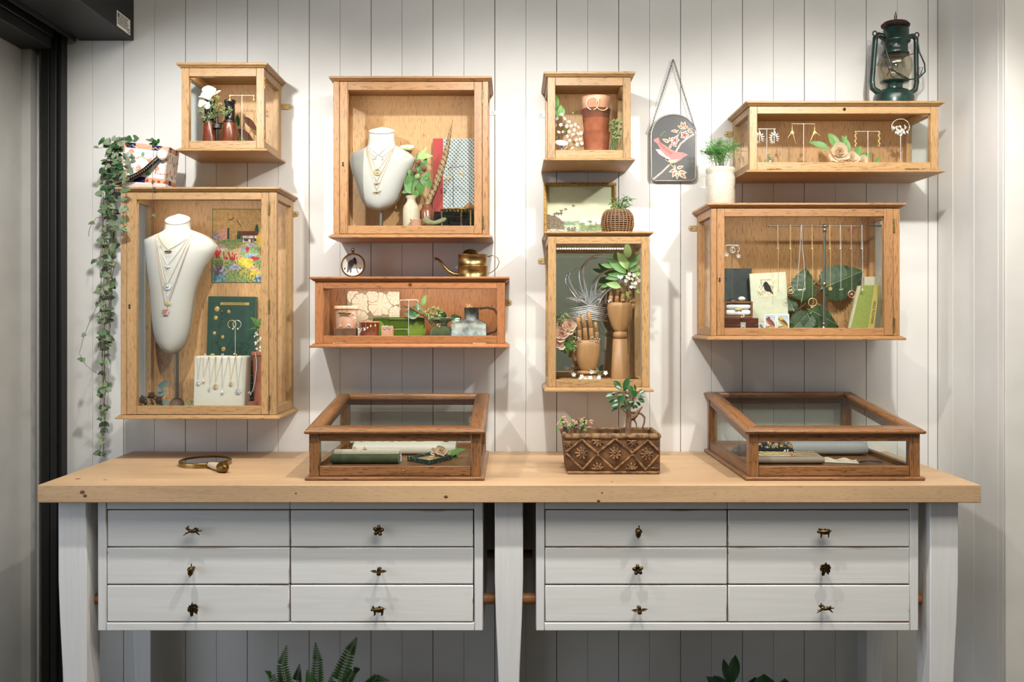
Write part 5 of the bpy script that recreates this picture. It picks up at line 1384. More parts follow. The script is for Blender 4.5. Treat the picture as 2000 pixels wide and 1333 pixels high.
for i, (px, py, kd, m) in enumerate(((704, 645, 'cluster', 'silver'), (714, 644, 'cluster', 'silver'), (724, 637, 'drop', 'gold'), (733, 636, 'drop', 'gold'))):
    qq = Q(.152)
    jewel('earring', ('left pearl cluster earring on the small pot', 'right pearl cluster earring on the small pot', 'left gold drop earring on the small pot', 'right gold drop earring on the small pot')[i], 'earring', kd, qq.w(px, py), .007 if i < 2 else .0045, m, None, lambda b, px=px, py=py, qq=qq: b.tube([qq.w(px, 628), qq.w(px, py)], .0005, 4))
q = Q(.14)
build(B().loft([(q.x(744), q.x(767), q.y, q.y + .03, zf), (q.x(745), q.x(766), q.y, q.y + .03, q.z(637))]), 'clay_block', 'terracotta_pale', None, bev=.002, label='small tan clay block hung with bow earrings before the green tile', cat='block')
for i, (px, py) in enumerate(((751, 641), (760, 640))):
    jewel('earring', '%s silver bow earring on the small tan block' % ('left', 'right')[i], 'earring', 'butterfly', Q(.1425).w(px, py), .0055, 'silver', 'bow earrings on the tan block')
# green relief tile
q = Q(.06)
t = thing('green_tile', 'glossy green relief tile with leaf panels in the long cabinet', 'tile', tuple(q.w(779, 664)))
z0, z1 = zf, q.z(620)
build(B().box(q.x(728), q.x(829), q.y, q.y + .01, z0, z1), 'body', 'tile_green_dark', t, bev=.001)
for a, c in ((760, 799),):
    for s0, s1 in ((622, 625), (642, 646)): build(B().box(q.x(a), q.x(c), q.y - .004, q.y, q.z(s1), q.z(s0)), 'moulding', 'tile_green_pale', t, bev=.001)
    build(B().box(q.x(a), q.x(c), q.y - .002, q.y, q.z(641.5), q.z(625.5)), 'centre_panel', 'tile_green', t, bev=.001)
    build(B().box(q.x(a), q.x(c), q.y - .002, q.y, z0, q.z(646.5)), 'centre_panel', 'tile_green', t, bev=.001)
for a, c in ((729, 759.5), (799.5, 828)):
    pn = build(B().box(q.x(a), q.x(c), q.y - .002, q.y, z0, q.z(622)), 'leaf_panel', 'tile_green', t, bev=.001)
    cc_ = q.w((a + c) / 2, 664)
    for k in range(-2, 3):
        leaf_at(t, cc_ + Vector((0, -.003, 0)), (k * .42, -.05, 1), .058 - .006 * abs(k), (0, -1, 0), shape='obov', mat='tile_green_pale', Wd=.42, fold=-.12, curl=.02, name='relief_leaf')
t = stand_T('silver arched earring stand before the leaf tile', Q(.125), 798, 586.5, zf, (781, 817), curve=.004)
for i, px in enumerate((781, 817)):
    qq = Q(.126); jewel('earring', '%s silver dangle earring on the arched stand' % ('left', 'right')[i], 'earring', 'stick', qq.w(px, 602), .007, 'silver', 'dangle earrings on the arched stand', lambda b, px=px, qq=qq: b.tube([qq.w(px, 589), qq.w(px, 598)], .0006, 4))
# twig, elder sprig
q = Q(.075)
t = thing('elder_sprig', 'cut twig with green leaves and pale elder buds in the long cabinet', 'branch', tuple(q.w(840, 630)))
build(B().tube([q.w(788, 597), q.w(808, 604), q.w(830, 618), q.w(845, 634)], .0036, 8), 'twig', 'bark', t)
build(B().tube([q.w(832, 600), q.w(838, 612), q.w(846, 630)], .0014, 6), 'stem', 'stem_green', t)
for a, c, w_ in (((818, 616), (788, 610), .7), ((812, 610), (818, 592), .9), ((808, 618), (826, 602), .5), ((824, 598), (832, 575), .42), ((850, 612), (876, 632), .8), ((850, 632), (874, 628), .6), ((866, 620), (858, 604), .7), ((880, 625), (902, 620), .8)):
    leaf_px(t, q, a, c, shape='ovate', mat='leaf_dark' if w_ > .6 else 'leaf_mid', Wd=w_)
spray(t, q.w(843, 632, .01), [q.w(*c, .015) for c in ((830, 610), (838, 605), (846, 602), (855, 603), (862, 609), (835, 616), (843, 612), (851, 612), (858, 617), (847, 621), (838, 622))], .0085, 6, .0015, 24)
q = Q(.13)
R = []
for y, r, wv in ((666, .029, .04), (659, .034, .06), (650, .033, .08), (642, .027, .12), (636, .018, .2), (632, .016, .25), (628, .022, .3), (624, .030, .32), (622, .027, .3)):
    R.append([(q.x(861) + r * math.cos(a) * (1 + wv * math.sin(a * 5 + .6)), q.y + r * .6 * math.sin(a) * (1 + wv * math.sin(a * 6)), q.z(y) + wv * .008 * math.sin(a * 4)) for a in [k * 2 * PI / 40 for k in range(40)]])
b = B().rings(R)
b.v = [tuple(Vector(v) + Vector((nz(v[0] * 60, v[1] * 60, v[2] * 60), 0, nz(v[0] * 70 + 5, v[1] * 90, v[2] * 90))) * .006) for v in b.v]
b.tube([(q.x(861) + .0185 * math.cos(a), q.y + .0115 * math.sin(a), q.z(634)) for a in [k * PI / 8 for k in range(16)]], .0016, 5, closed=True)
build(b, 'velvet_pouch', 'velvet_green', None, label='olive green velvet pouch with a ruffled neck in the long cabinet', cat='pouch')
jewel('necklace', 'thin gold chain bracelet lying on the olive pouch', 'bracelet', 'cluster', q.w(856, 636, .02), .006, 'gold')
# tin watering can
q = Q(.10)
t = thing('tin_can', 'grey tin oil can with a curved handle at the right of the long cabinet', 'can', (q.x(917), q.y, zf))
b = B(); b.loft([(q.x(882), q.x(951), q.y - .035, q.y + .035, zf), (q.x(882), q.x(951), q.y - .035, q.y + .035, q.z(634)), (q.x(882), q.x(951), q.y - .035, q.y + .035, q.z(633)), (q.x(905), q.x(935), q.y - .017, q.y + .017, q.z(624))]); build(b, 'body', 'pewter', t, bev=.002)
build(B().lathe([(q.l(16), q.z(627)), (q.l(14), q.z(625)), (q.l(14), q.z(603)), (q.l(15), q.z(602.5)), (q.l(15), q.z(601)), (q.l(13), q.z(601)), (q.l(12), q.z(606)), (0, q.z(607))], 22, loc=(q.x(921), q.y, 0)), 'neck', 'pewter', t)
build(B().tube([q.w(936, 603), q.w(952, 601), q.w(966, 605), q.w(974, 618), q.w(975, 634), q.w(968, 647), q.w(951, 653)], .0036, 8), 'handle', 'rust', t)
jewel('ring', 'gold flower cluster ring on the neck of the tin can', 'ring', 'cluster', Q(.11).w(917, 599), .0085, 'gold')
jewel('brooch', 'pearl flower brooch on the shoulder of the tin can', 'brooch', 'cluster', Q(.12).w(893, 627), .008, 'shell_white')
# ================================================================== cabinet E
zf = on('E')
q = Q(.115)
rimy = (260, 233.5, 215, 191); mats = ('terracotta', 'terracotta', 'terracotta_dark', 'terracotta_pale')
nm = ('lowest terracotta pot of the stack of four', 'second lowest terracotta pot in the stack of four', 'dark terracotta pot, second from the top of the stack', 'pale terracotta pot on top of the stack of four')
for i, y in enumerate(rimy):
    zt_ = q.z(y); H = .085; rt = q.l((27.5, 27, 28.5, 29.3)[i]); rb = rt * .78
    z0 = max(zf, zt_ - H); b = B()
    rb = rt - (rt - rb) * (zt_ - z0) / H
    b.lathe([(0, z0), (rb, z0), (rt - .001, zt_ - .001), (rt, zt_), (rt - .003, zt_), (rb - .001, z0 + .006), (0, z0 + .006)], 30, loc=(q.x((1165, 1164.5, 1164, 1164)[i]), q.y, 0))
    build(b, 'terracotta_pot', mats[i], None, label=nm[i], cat='pot', group='stacked terracotta pots', loc=(q.x(1165), q.y, z0))
qq = Q(.163)
for i, (px, py, r, a0, a1, m) in enumerate(((1157, 202, .0185, -2.9, 2.9, 'silver'), (1177, 203, .019, 2.2, 6.0, 'gold'))):
    c = qq.w(px, py); b = B()
    b.tube([c + Vector((math.sin(a) * r, -.004 * math.cos(a), math.cos(a) * r)) for a in [a0 + (a1 - a0) * k / 24 for k in range(25)]], .0014, 7)
    build(b, 'hoop_earring', m, None, label=('round silver hoop earring hung over the rim of the top pot', 'open gold hoop earring hung beside the round one on the top pot')[i], cat='earring')
q = Q(.14)
t = thing('blossom_sprig', 'sprig of small white blossoms at the left of the pot cabinet', 'flower', tuple(q.w(1095, 300)))
build(B().tube([q.w(1092, 308), q.w(1100, 270), q.w(1104, 235)], .0013, 6), 'stem', 'stem_green', t)
build(B().tube([q.w(1094, 300), q.w(1112, 275), q.w(1128, 262)], .0011, 6), 'stem', 'stem_green', t)
rr = random.Random(12)
blossoms(t, [q.w(a + rr.uniform(-1, 1), c + rr.uniform(-1, 1), rr.uniform(-.012, .012)) for a, c in ((1097, 224), (1103, 233), (1089, 231), (1111, 238), (1096, 244), (1106, 247), (1117, 246), (1101, 257), (1112, 256), (1122, 253), (1130, 249), (1108, 266), (1119, 264), (1128, 262), (1135, 260), (1114, 274), (1125, 273), (1134, 272), (1128, 283), (1118, 289), (1092, 258), (1136, 281), (1086, 244), (1123, 244))], .58, 5, .9)
for a, c in (((1093, 226), (1096, 203)), ((1090, 228), (1086, 203)), ((1094, 230), (1081, 212)), ((1100, 226), (1100, 208)), ((1086, 215), (1084, 180))):
    leaf_px(t, q, a, c, shape='lance', mat='leaf_mid', Wd=.42)
for i, (px, py) in enumerate(((1091, 225), (1107, 251), (1087, 269), (1130, 287), (1119, 221))):
    build(B().ball(q.w(px, py, .014), .003, 8, 6), 'bud', 'leaf_pale', t)
q = Q(.165)
t = thing('display_pedestal', 'tilted round white topped pedestal before the blossoms in the pot cabinet', 'stand', (q.x(1097), q.y, zf))
build(B().lathe([(0, -.003), (q.l(13), -.003), (q.l(13.5), 0), (q.l(13), .0012), (0, .0015)], 26, loc=q.w(1097, 279), mat=R3(.55, 'X') @ R3(.1, 'Y')), 'top', 'white_gloss', t)
build(B().tube([(q.x(1097), q.y, zf), q.w(1097, 281)], .004, 10), 'post', 'steel_grey', t)
q = Q(.13)
t = thing('sedum_sprig', 'green sedum head on bent stems at the right of the pot stack', 'plant', tuple(q.w(1198, 300)))
spray(t, q.w(1197, 300), [q.w(*c) for c in ((1193, 243), (1200, 237), (1207, 236), (1214, 240), (1196, 251), (1204, 248), (1212, 250), (1202, 260), (1210, 262), (1207, 270), (1199, 268))], .0085, 8, .0017, 30)
build(B().tube([q.w(1190, 296), q.w(1194, 280), q.w(1200, 268)], .0013, 6), 'stem', 'stem_green', t)
build(B().tube([q.w(1202, 296), q.w(1211, 284), q.w(1213, 270)], .0013, 6), 'stem', 'stem_green', t)

# ================================================================== cabinet F
zf = on('F')
q = Q(.15)
def ear(label, kind, q, px, py, r, m, hang_y, group=None, f=None):
    def ex(b):
        b.tube([q.w(px, hang_y), q.w(px, py)], .0005, 4)
        if f: f(b)
    return jewel('earring', label, 'earring', kind, q.w(px, py), r, m, group, ex)
stand_T('small silver T earring stand with leaf hoops at the left of the lantern cabinet', q, 1497.5, 252, zf, (1481, 1515))
for i, px in enumerate((1483, 1512)):
    c = q.w(px, 271, .002); b = B()
    for k in range(11):
        a = -2.4 + k * .42; b.leaf(aim(c + Vector((math.sin(a) * .006, 0, math.cos(a) * .011)), (math.sin(a), -.1, math.cos(a) - .5), (0, -1, 0)), .011, .0042, 'lance', n=4)
    b.tube([q.w(px, 252), c + Vector((0, 0, .01)), c - Vector((0, 0, .014))], .0009, 5)
    build(b, 'earring', 'silver', None, label='filigree silver leaf earring, %s one on the stand near the glass bottle' % ('left', 'right')[i], cat='earring', group='filigree leaf earrings')
q2 = Q(.09)
t = thing('glass_bottle', 'tiny glass bottle with a cork base at the left of the lantern cabinet', 'bottle', (q2.x(1503), q2.y, zf))
build(B().lathe([(q2.l(15), 0), (q2.l(15), .004), (q2.l(11), .012), (q2.l(11), .02), (0, .02)], 20, loc=(q2.x(1503), q2.y, zf)), 'cork', 'walnut_shell', t)
build(B().lathe([(q2.l(9), .0205), (q2.l(9.5), .035), (q2.l(9), .05), (q2.l(5), .06), (q2.l(5), .068), (q2.l(4), .068), (q2.l(4), .06), (q2.l(8), .05), (q2.l(8), .022), (0, .022)], 20, loc=(q2.x(1503), q2.y, zf)), 'body', 'bottle_glass', t)
stand_T('tall silver T earring stand left of the peony', q, 1569.5, 242, zf, (1546, 1592))
for i, px in enumerate((1547, 1591)):
    def ff(b, px=px):
        c = q.w(px, 257)
        for dx, dz in (((-8, 12), (8, 24)), ((12, 9), (-8, 18)))[i]: b.tube([c, q.w(px + dx, 257 + dz)], [.0016, .0006], 5)
    ear('gold twig and leaf earring, %s one on the tall stand by the peony' % ('left', 'right')[i], 'stick', q, px, 256, .010, 'gold', 242, 'gold twig earrings', ff)
stand_T('silver T earring stand right of the peony', q, 1695, 257, zf, (1671, 1717.5))
for i, px in enumerate((1671, 1717)):
    def ff(b, px=px):
        for k in range(9): b.ball(q.w(px + 1.2 * math.sin(k * 2), 258 + k * 3.3), .0028, 6, 4)
    ear('long gold bead drop earring, %s one on the stand right of the peony' % ('left', 'right')[i], 'stick', q, px, 285, .004, 'gold', 257, 'long gold bead earrings', ff)
stand_T('slim silver post stand at the right of the lantern cabinet', q, 1759, 252, zf, None)
c = q.w(1759, 250, .002); b = B()
b.tube([c + Vector((math.sin(a) * .027, 0, math.cos(a) * .024 + .003)) for a in [-2.1 + k * 4.2 / 24 for k in range(25)]], .0011, 6)
rr = random.Random(6)
for k in range(34):
    a = rr.uniform(0, 2 * PI); r = rr.uniform(.004, .021); b.leaf(aim(c + Vector((math.cos(a) * r - .002, rr.uniform(-.003, .003), math.sin(a) * r * .55 - .008)), (rr.uniform(-1, 1), -.2, rr.uniform(-1, 1)), (0, -1, 0)), .010, .005, 'ovate', n=4)
build(b, 'earring', 'silver', None, label='large filigree silver hoop earring on the slim post', cat='earring')
q = Q(.14)
t = thing('peony', 'artificial blush peony with green leaves lying in the lantern cabinet', 'flower', tuple(q.w(1640, 325)))
def peony(t, c, r, mat, seed, n=34):
    n = int(n * .7)
    rr = random.Random(seed); c = Vector(c)
    for k in range(n):
        f = k / n; a = k * 2.4; tilt = .25 + 1.0 * f
        d = Vector((math.cos(a) * math.sin(tilt), -math.cos(tilt) * .9, math.sin(a) * math.sin(tilt) + .15))
        leaf_at(t, c + d * r * .15, d, r * (.6 + .45 * f) * rr.uniform(.9, 1.1), up=(-d.x * .6 + rr.uniform(-.2, .2), -1, .5 - d.z), shape='obov', mat=mat, Wd=1.05, fold=.12, curl=-.18, wave=.04, n=5, name='petal')
peony(t, q.w(1637, 301), q.l(21), 'petal_cream', 1, 30)
peony(t, q.w(1660, 312), q.l(17), 'petal_cream', 2, 20)
peony(t, q.w(1682, 318), q.l(14), 'petal_cream', 3, 18)
for a, c, w_ in (((1619, 290), (1583, 274), .34), ((1632, 290), (1621, 258), .42), ((1640, 288), (1626, 258), .3), ((1657, 300), (1648, 262), .38), ((1668, 308), (1684, 283), .5), ((1676, 312), (1704, 299), .5), ((1678, 318), (1698, 312), .4), ((1708, 318), (1721, 307), .45), ((1620, 296), (1609, 295), .4), ((1646, 284), (1655, 263), .35)):
    leaf_px(t, q, a, c, shape='lance', mat='leaf_mid', Wd=w_)
# ================================================================== cabinet G: chrome plume, wooden hands, flowers
zf = on('G')
def g(x, y): return (1040 + x / 3.808, 430 + y / 3.808)
pm('plume_silver', (.9, .9, .9), .22, .8)
q = Q(.065)
t = thing('chrome_plume', 'polished chrome plume ornament with curved blades behind the wooden hands', 'ornament', tuple(q.w(*g(430, 900))))
def blade(L, r, mat='plume_silver', flat=.4):
    r = r * 1.35
    P = [q.w(*g(x, y), d) for x, y, d in L]
    # smooth
    out = []
    for i in range(len(P) - 1):
        p0 = P[max(i - 1, 0)]; p1 = P[i]; p2 = P[i + 1]; p3 = P[min(i + 2, len(P) - 1)]
        for k in range(5):
            s_ = k / 5; out.append(.5 * ((2 * p1) + (p2 - p0) * s_ + (2 * p0 - 5 * p1 + 4 * p2 - p3) * s_ * s_ + (3 * p1 - p0 - 3 * p2 + p3) * s_ ** 3))
    out.append(P[-1]); n = len(out)
    build(B().tube(out, [max(.0004, r * math.sin(PI * min(1, .12 + .86 * k / n)) ** .6) for k in range(n)], 8, flat=flat, up=(0, -1, 0)), 'blade', mat, t)
blade([(428, 640, 0), (400, 520, .02), (378, 400, .03), (400, 320, .03), (450, 272, .03), (520, 258, .03)], .0062)
blade([(400, 640, 0), (335, 560, .02), (290, 490, .03), (272, 430, .03), (290, 385, .03), (338, 352, .03)], .0058)
blade([(460, 640, 0), (468, 540, .02), (478, 470, .03), (510, 410, .03), (550, 380, .03), (600, 365, .03)], .0060)
blade([(480, 660, 0), (505, 600, .03), (545, 540, .03), (590, 505, .03)], .0050)
blade([(480, 660, 0), (500, 760, .03), (540, 840, .03), (600, 880, .03)], .0042, 'bottle_glass')
blade([(470, 680, 0), (480, 820, .03), (530, 960, .03), (596, 1008, .03)], .0042, 'bottle_glass')
blade([(440, 660, 0), (360, 600, .03), (272, 575, .03)], .0035)
rr = random.Random(9)
b = B()
for k in range(60):
    a = rr.uniform(-1.15, 1.0); L = rr.uniform(110, 250) * (1 - .3 * abs(a)); x0 = 430 + rr.uniform(-40, 40); y0 = 655 + rr.uniform(-12, 12)
    b.tube([q.w(*g(x0, y0), .01), q.w(*g(x0 + L * .5 * math.sin(a) * .8, y0 - L * .5 * math.cos(a)), .016), q.w(*g(x0 + L * math.sin(a), y0 - L * math.cos(a) * .95), rr.uniform(.01, .03))], [.0013, .0011, .0005], 5)
build(b, 'wire_plumes', 'plume_silver', t, kind='stuff')
b = B()
for k in range(9):
    y = 645 + k * 12; x0, x1 = 290 + 10 * (k % 3), 560 - 8 * (k % 4)
    b.tube([q.w(*g(x0, y + 14), .02), q.w(*g(430, y - 6 + 4 * math.sin(k)), .03), q.w(*g(x1, y + 12), .02)], [.0008, .0022, .0008], 6)
build(b, 'wire_band', 'plume_silver', t, kind='stuff')
build(B().tube([q.w(*g(430, 660), .008), q.w(*g(430, 1190), .008)], .003, 8), 'stem', 'steel_grey', t)
def mhand(label, p, palm, wrist, fingers, thumb, arm):
    """jointed wooden hand; palm rows (y, left, right)"""
    q = Q(p)
    cx = q.x(g((palm[0][1] + palm[0][2]) / 2, 0)[0])
    t = thing('wooden_hand', label, 'hand', (cx, -p, zf))
    R = []
    for y, l, r in palm:
        a, c = q.x(g(l, 0)[0]), q.x(g(r, 0)[0]); m = (a + c) / 2; h = (c - a) / 2; d = max(.010, h * .55)
        R.append([(m + h * math.copysign(abs(math.cos(k * PI / 10)) ** .75, math.cos(k * PI / 10)), -p + d * math.copysign(abs(math.sin(k * PI / 10)) ** .8, math.sin(k * PI / 10)), q.z(g(0, y)[1])) for k in range(20)])
    build(B().rings(R), 'palm', 'hand_wood', t)
    l, r, y0, y1 = wrist; m = q.x(g((l + r) / 2, 0)[0]); h = q.l((r - l) / 2 / 3.808); za, zb_ = q.z(g(0, y0)[1]), q.z(g(0, y1)[1]); zm = (za + zb_) / 2
    build(B().lathe([(h * .6, zb_ - .0005), (h * .93, zb_ + (za - zb_) * .15), (h, zm), (h * .93, zb_ + (za - zb_) * .85), (h * .6, za + .0005)], 22, loc=(m, -p, 0), sy=.75), 'wrist', 'hand_wood', t)
    if arm:
        l0, r0, l1, r1 = arm; ma = q.x(g((l0 + r0) / 2, 0)[0]); ha = q.l((r0 - l0) / 7.616); hb = q.l((r1 - l1) / 7.616)
        build(B().lathe([(0, zf), (hb, zf), (ha, zb_ - .001), (ha * .9, zb_), (0, zb_)], 24, loc=(ma, -p, 0), sy=.7), 'forearm', 'hand_wood', t)
    for f in fingers + ([thumb] if thumb else []):
        pts = [q.w(*g(x, y), d) for x, y, d in f[0]]; r0 = q.l(f[1] / 3.808)
        for i in range(len(pts) - 1):
            a, c = pts[i], pts[i + 1]; u = (c - a).normalized(); k0 = 1 - .10 * i; ln = (c - a).length
            o = build(B().tube([a + u * .0004, a + u * .0022, a + u * ln * .5, c - u * .0022, c - u * .0003], [r0 * k0 * .78, r0 * k0, r0 * k0 * .95, r0 * k0 * .90, r0 * k0 * (.72 if i < len(pts) - 2 else .35)], 12), 'finger_joint' if f is not thumb else 'thumb_joint', 'hand_wood', t)
            mid = a + u * ln * .3
            build(B().lathe([(.0012, 0), (.0010, .0004), (0, .0004)], 8, loc=mid + Vector((0, -r0 * k0 * .98, 0)), mat=R3(PI / 2, 'X')), 'rivet', 'joint_dark', o)
    return t, q
mhand('taller jointed wooden hand on a forearm in the mirror cabinet', .135,
      [(612, 572, 728), (618, 560, 738), (645, 556, 743), (700, 560, 740), (745, 572, 732), (790, 588, 718), (815, 602, 702), (829, 614, 690)], (598, 706, 829, 884),
      [([(578, 612, 0), (585, 560, .004), (602, 512, .012)], 18), ([(626, 612, 0), (628, 560, .004), (634, 514, .010)], 18), ([(672, 612, 0), (671, 545, .003), (668, 468, .008)], 20), ([(714, 612, 0), (722, 565, .004), (728, 525, .010)], 18)],
      ([(735, 660, -.012), (752, 620, -.010), (748, 585, -.004)], 16), (597, 705, 580, 722))
t, qh = mhand('shorter jointed wooden hand with rings, lower left in the mirror cabinet', .155,
      [(893, 340, 490), (900, 328, 499), (940, 322, 502), (1000, 322, 498), (1050, 330, 488), (1090, 342, 478), (1110, 352, 466), (1119, 362, 456)], (330, 512, 1120, 1150),
      [([(350, 892, 0), (348, 815, .004), (330, 722, .010)], 19), ([(394, 892, 0), (388, 800, .004), (366, 705, .010)], 19), ([(438, 892, 0), (434, 800, .004), (416, 682, .010)], 20), ([(478, 892, 0), (477, 830, .004), (466, 757, .010)], 16)],
      ([(326, 960, -.012), (312, 1000, -.006), (322, 1052, .0)], 15), (345, 500, 340, 506))
for i, (x, y, m, p, kd) in enumerate(((575, 600, 'silver', .15, 'cluster'), (672, 597, 'gold', .155, 'band'), (735, 605, 'gold', .15, 'cluster'), (348, 885, 'silver', .175, 'cluster'), (445, 885, 'silver', .175, 'ring'), (484, 892, 'silver', .173, 'cluster'))):
    jewel('ring', ('jewelled silver ring on the little finger of the taller wooden hand', 'gold band on the middle finger of the taller wooden hand', 'gold flower ring at the thumb side of the taller wooden hand', 'wide silver ring on the little finger of the shorter wooden hand', 'silver ring with round hoop on the shorter wooden hand', 'silver ring on the index finger of the shorter wooden hand')[i], 'ring', kd, Q(p).w(*g(x, y)), .0062, m)
q = Q(.165)
t = thing('blossom_sprig', 'leafy sprig with white blossoms above the taller wooden hand', 'flower', tuple(q.w(*g(700, 560))))
build(B().tube([q.w(*g(745, 590)), q.w(*g(712, 400)), q.w(*g(712, 280))], .0013, 6), 'stem', 'stem_green', t)
for a, c, w_ in (((710, 290), (703, 165), .48), ((712, 370), (632, 235), .42), ((700, 400), (553, 278), .36), ((715, 360), (800, 240), .36), ((690, 410), (540, 432), .38), ((720, 385), (815, 330), .40), ((660, 500), (545, 470), .42), ((600, 355), (508, 326), .36), ((560, 490), (505, 495), .4), ((760, 510), (800, 545), .5), ((700, 530), (712, 580), .5), ((680, 420), (560, 400), .3), ((735, 400), (815, 400), .42)):
    leaf_px(t, q, g(*a), g(*c), shape='lance', mat='leaf_pale' if w_ > .4 else 'leaf_mid', Wd=w_, curl=.12)
rr = random.Random(3)
blossoms(t, [q.w(*g(x, y), rr.uniform(.004, .016)) for x, y in ((640, 425), (660, 428), (695, 452), (720, 405), (755, 412), (772, 430), (745, 468), (770, 470), (735, 500), (760, 495), (795, 450), (700, 425), (715, 435), (740, 440))], .62, 2, .8)
q = Q(.18)
t = thing('peach_rose', 'peach silk rose with green sepals at the left of the mirror cabinet', 'flower', tuple(q.w(*g(240, 960))))
peony(t, q.w(*g(215, 850)), q.l(19), 'petal_peach', 4, 26)
peony(t, q.w(*g(275, 790)), q.l(17), 'petal_peach', 5, 24)
peony(t, q.w(*g(200, 925)), q.l(13), 'petal_peach', 6, 16)
for a, c in (((250, 905), (215, 985)), ((265, 905), (240, 1000)), ((270, 900), (300, 990)), ((255, 915), (272, 1002))): leaf_px(t, q, g(*a), g(*c), shape='ovate', mat='leaf_mid', Wd=.6)
spray(t, q.w(*g(240, 800)), [q.w(*g(x, y)) for x, y in ((205, 745), (225, 720), (250, 705), (265, 720), (235, 745), (310, 830), (312, 870), (305, 910), (318, 940), (300, 960))], .008, 5, .0016, 24)
q = Q(.18)
t = thing('blossom_sprig', 'fallen white blossoms along the bottom of the mirror cabinet', 'flower', (q.x(1155), q.y, zf))
build(B().tube([q.w(*g(310, 1215)), q.w(*g(440, 1195)), q.w(*g(545, 1140))], .0011, 6), 'stem', 'stem_green', t)
blossoms(t, [q.w(*g(x, y), rr.uniform(0, .01)) for x, y in ((308, 1150), (368, 1165), (395, 1185), (440, 1130), (430, 1175), (495, 1172), (543, 1138), (352, 1190), (470, 1190))], .68, 7, .5)
for a, c in (((505, 1135), (470, 1095)), ((430, 1150), (425, 1100)), ((520, 1150), (475, 1140))): leaf_px(t, q, g(*a), g(*c), shape='lance', mat='leaf_dark', Wd=.35)

# ================================================================== cabinet H
zf = on('H')
def h(x, y): return (1330 + x / 4.3, 380 + y / 4.3)
q = Q(.115)
t = thing('necklace_stand', 'tall brushed metal T bar stand with hexagonal foot in the wide cabinet', 'stand', (q.x(1609), q.y, zf))
zbar = q.z(441.6)
build(B().tube([(q.x(1609.5), q.y, zf + .018), (q.x(1610.5), q.y, zbar - .002)], .0042, 14), 'pole', 'steel_grey', t)
build(B().tube([(q.x(1502), q.y, zbar), (q.x(1722), q.y, zbar - .001)], .0024, 12), 'cross_bar', 'steel_grey', t)
for px in (1502, 1722): build(B().ball((q.x(px), q.y, zbar), .0042, 12, 8), 'bar_end', 'steel_grey', t)
build(B().lathe([(.0045, -.020), (.006, -.018), (.0060, -.010), (.0048, -.006), (.0072, -.003), (.0072, .003), (.003, .006), (0, .0065)], 16, loc=(q.x(1610.5), q.y, zbar)), 'finial', 'steel_grey', t)
build(B().lathe([(.035, 0), (.035, .003), (.014, .016), (.009, .019), (0, .019)], 6, loc=(q.x(1608), q.y, zf), a0=.25), 'foot', 'gunmetal', t)
build(B().lathe([(.0075, .018), (.0075, .022), (.005, .024), (.005, .034), (.007, .035), (.006, .038)], 16, loc=(q.x(1608.5), q.y, zf)), 'collar', 'steel_grey', t)
build(B().lathe([(.0052, -.006), (.0062, -.005), (.0062, .005), (.0052, .006)], 14, loc=q.w(1610, 556)), 'clamp', 'brass', t)
build(B().tube([q.w(1606, 557, .004), q.w(1598, 557, .008), q.w(1592, 553, .012), q.w(1589, 556, .012)], [.0016, .0016, .003, .002], 8), 'clamp_screw', 'brass', t)
qs = Q(.122)
nl = [(1519.5, 568, 'stick', .006, 'gold', 'gold necklace with a tiny drop'), (1544, 567, 'ringbird', .0105, 'gold', 'gold necklace with two birds in a ring'), (1565, 566, None, 0, 'silver', 'silver necklace with a bar of birds'),
      (1586.5, 591, 'ring', .0125, 'gold', 'long gold necklace with a large open ring'), (1621, 564, 'five', .0068, 'gold', 'gold necklace with a star flower'), (1642, 566, 'animal', .0052, 'silver', 'silver necklace with a small bird charm'),
      (1663, 575, 'medal', .0105, 'rose_gold', 'rose gold necklace with a wreath'), (1684, 566, 'drop', .005, 'silver', 'silver necklace with a small drop')]
for i, (px, y1, kd, r, m, lb) in enumerate(nl):
    zz = qs.z(y1); top = Vector((qs.x(px), -.1215, zbar + .003))
    if kd is None:
        A = qs.w(1557, 566); C = qs.w(1573, 566)
        tt = thing('necklace', lb + ' hanging open from the T bar', 'necklace', tuple(A), 'necklaces on the T bar')
        build(B().tube([top, qs.w(1563, 480), qs.w(1560, 520), A, A + Vector((.004, 0, -.004)), C + Vector((-.004, 0, -.004)), C, qs.w(1570, 510), qs.w(1567, 480), top + Vector((.002, 0, 0))], .0009, 5), 'chain', m, tt)
        build(trinket('animal', qs.w(1565, 567, .002), .0085), 'pendant', m, tt)
        continue
    ring_r = r if kd in ('ring', 'ringbird', 'medal') else r * .6
    tt = necklace(lb + ', %s on the T bar' % ('first', 'second', 'third', 'fourth', 'fifth', 'sixth', 'seventh', 'last')[i], [top, qs.w(px + .8, 480), qs.w(px + .5, y1) + Vector((0, 0, ring_r))], m, kd, qs.w(px + .5, y1), r, group='necklaces on the T bar', two=[top + Vector((0, .004, 0)), qs.w(px - 1.2, 470, -.003), qs.w(px - .8, 486, -.002)])
    build(B().ball(qs.w(px - .8, 486, -.002), .0024, 7, 5), 'clasp', m, tt)
    build(B().tube([(qs.x(px), q.y + .0034 * math.cos(a), zbar + .0034 * math.sin(a)) for a in [k * PI / 6 for k in range(12)]], .0007, 5, closed=True), 'hanging_loop', m, tt)
if True:   # ring set into the long necklace's hoop
    build(trinket('cluster', qs.w(1586.5, 599, .002), .006), 'stones', 'gold', tt)
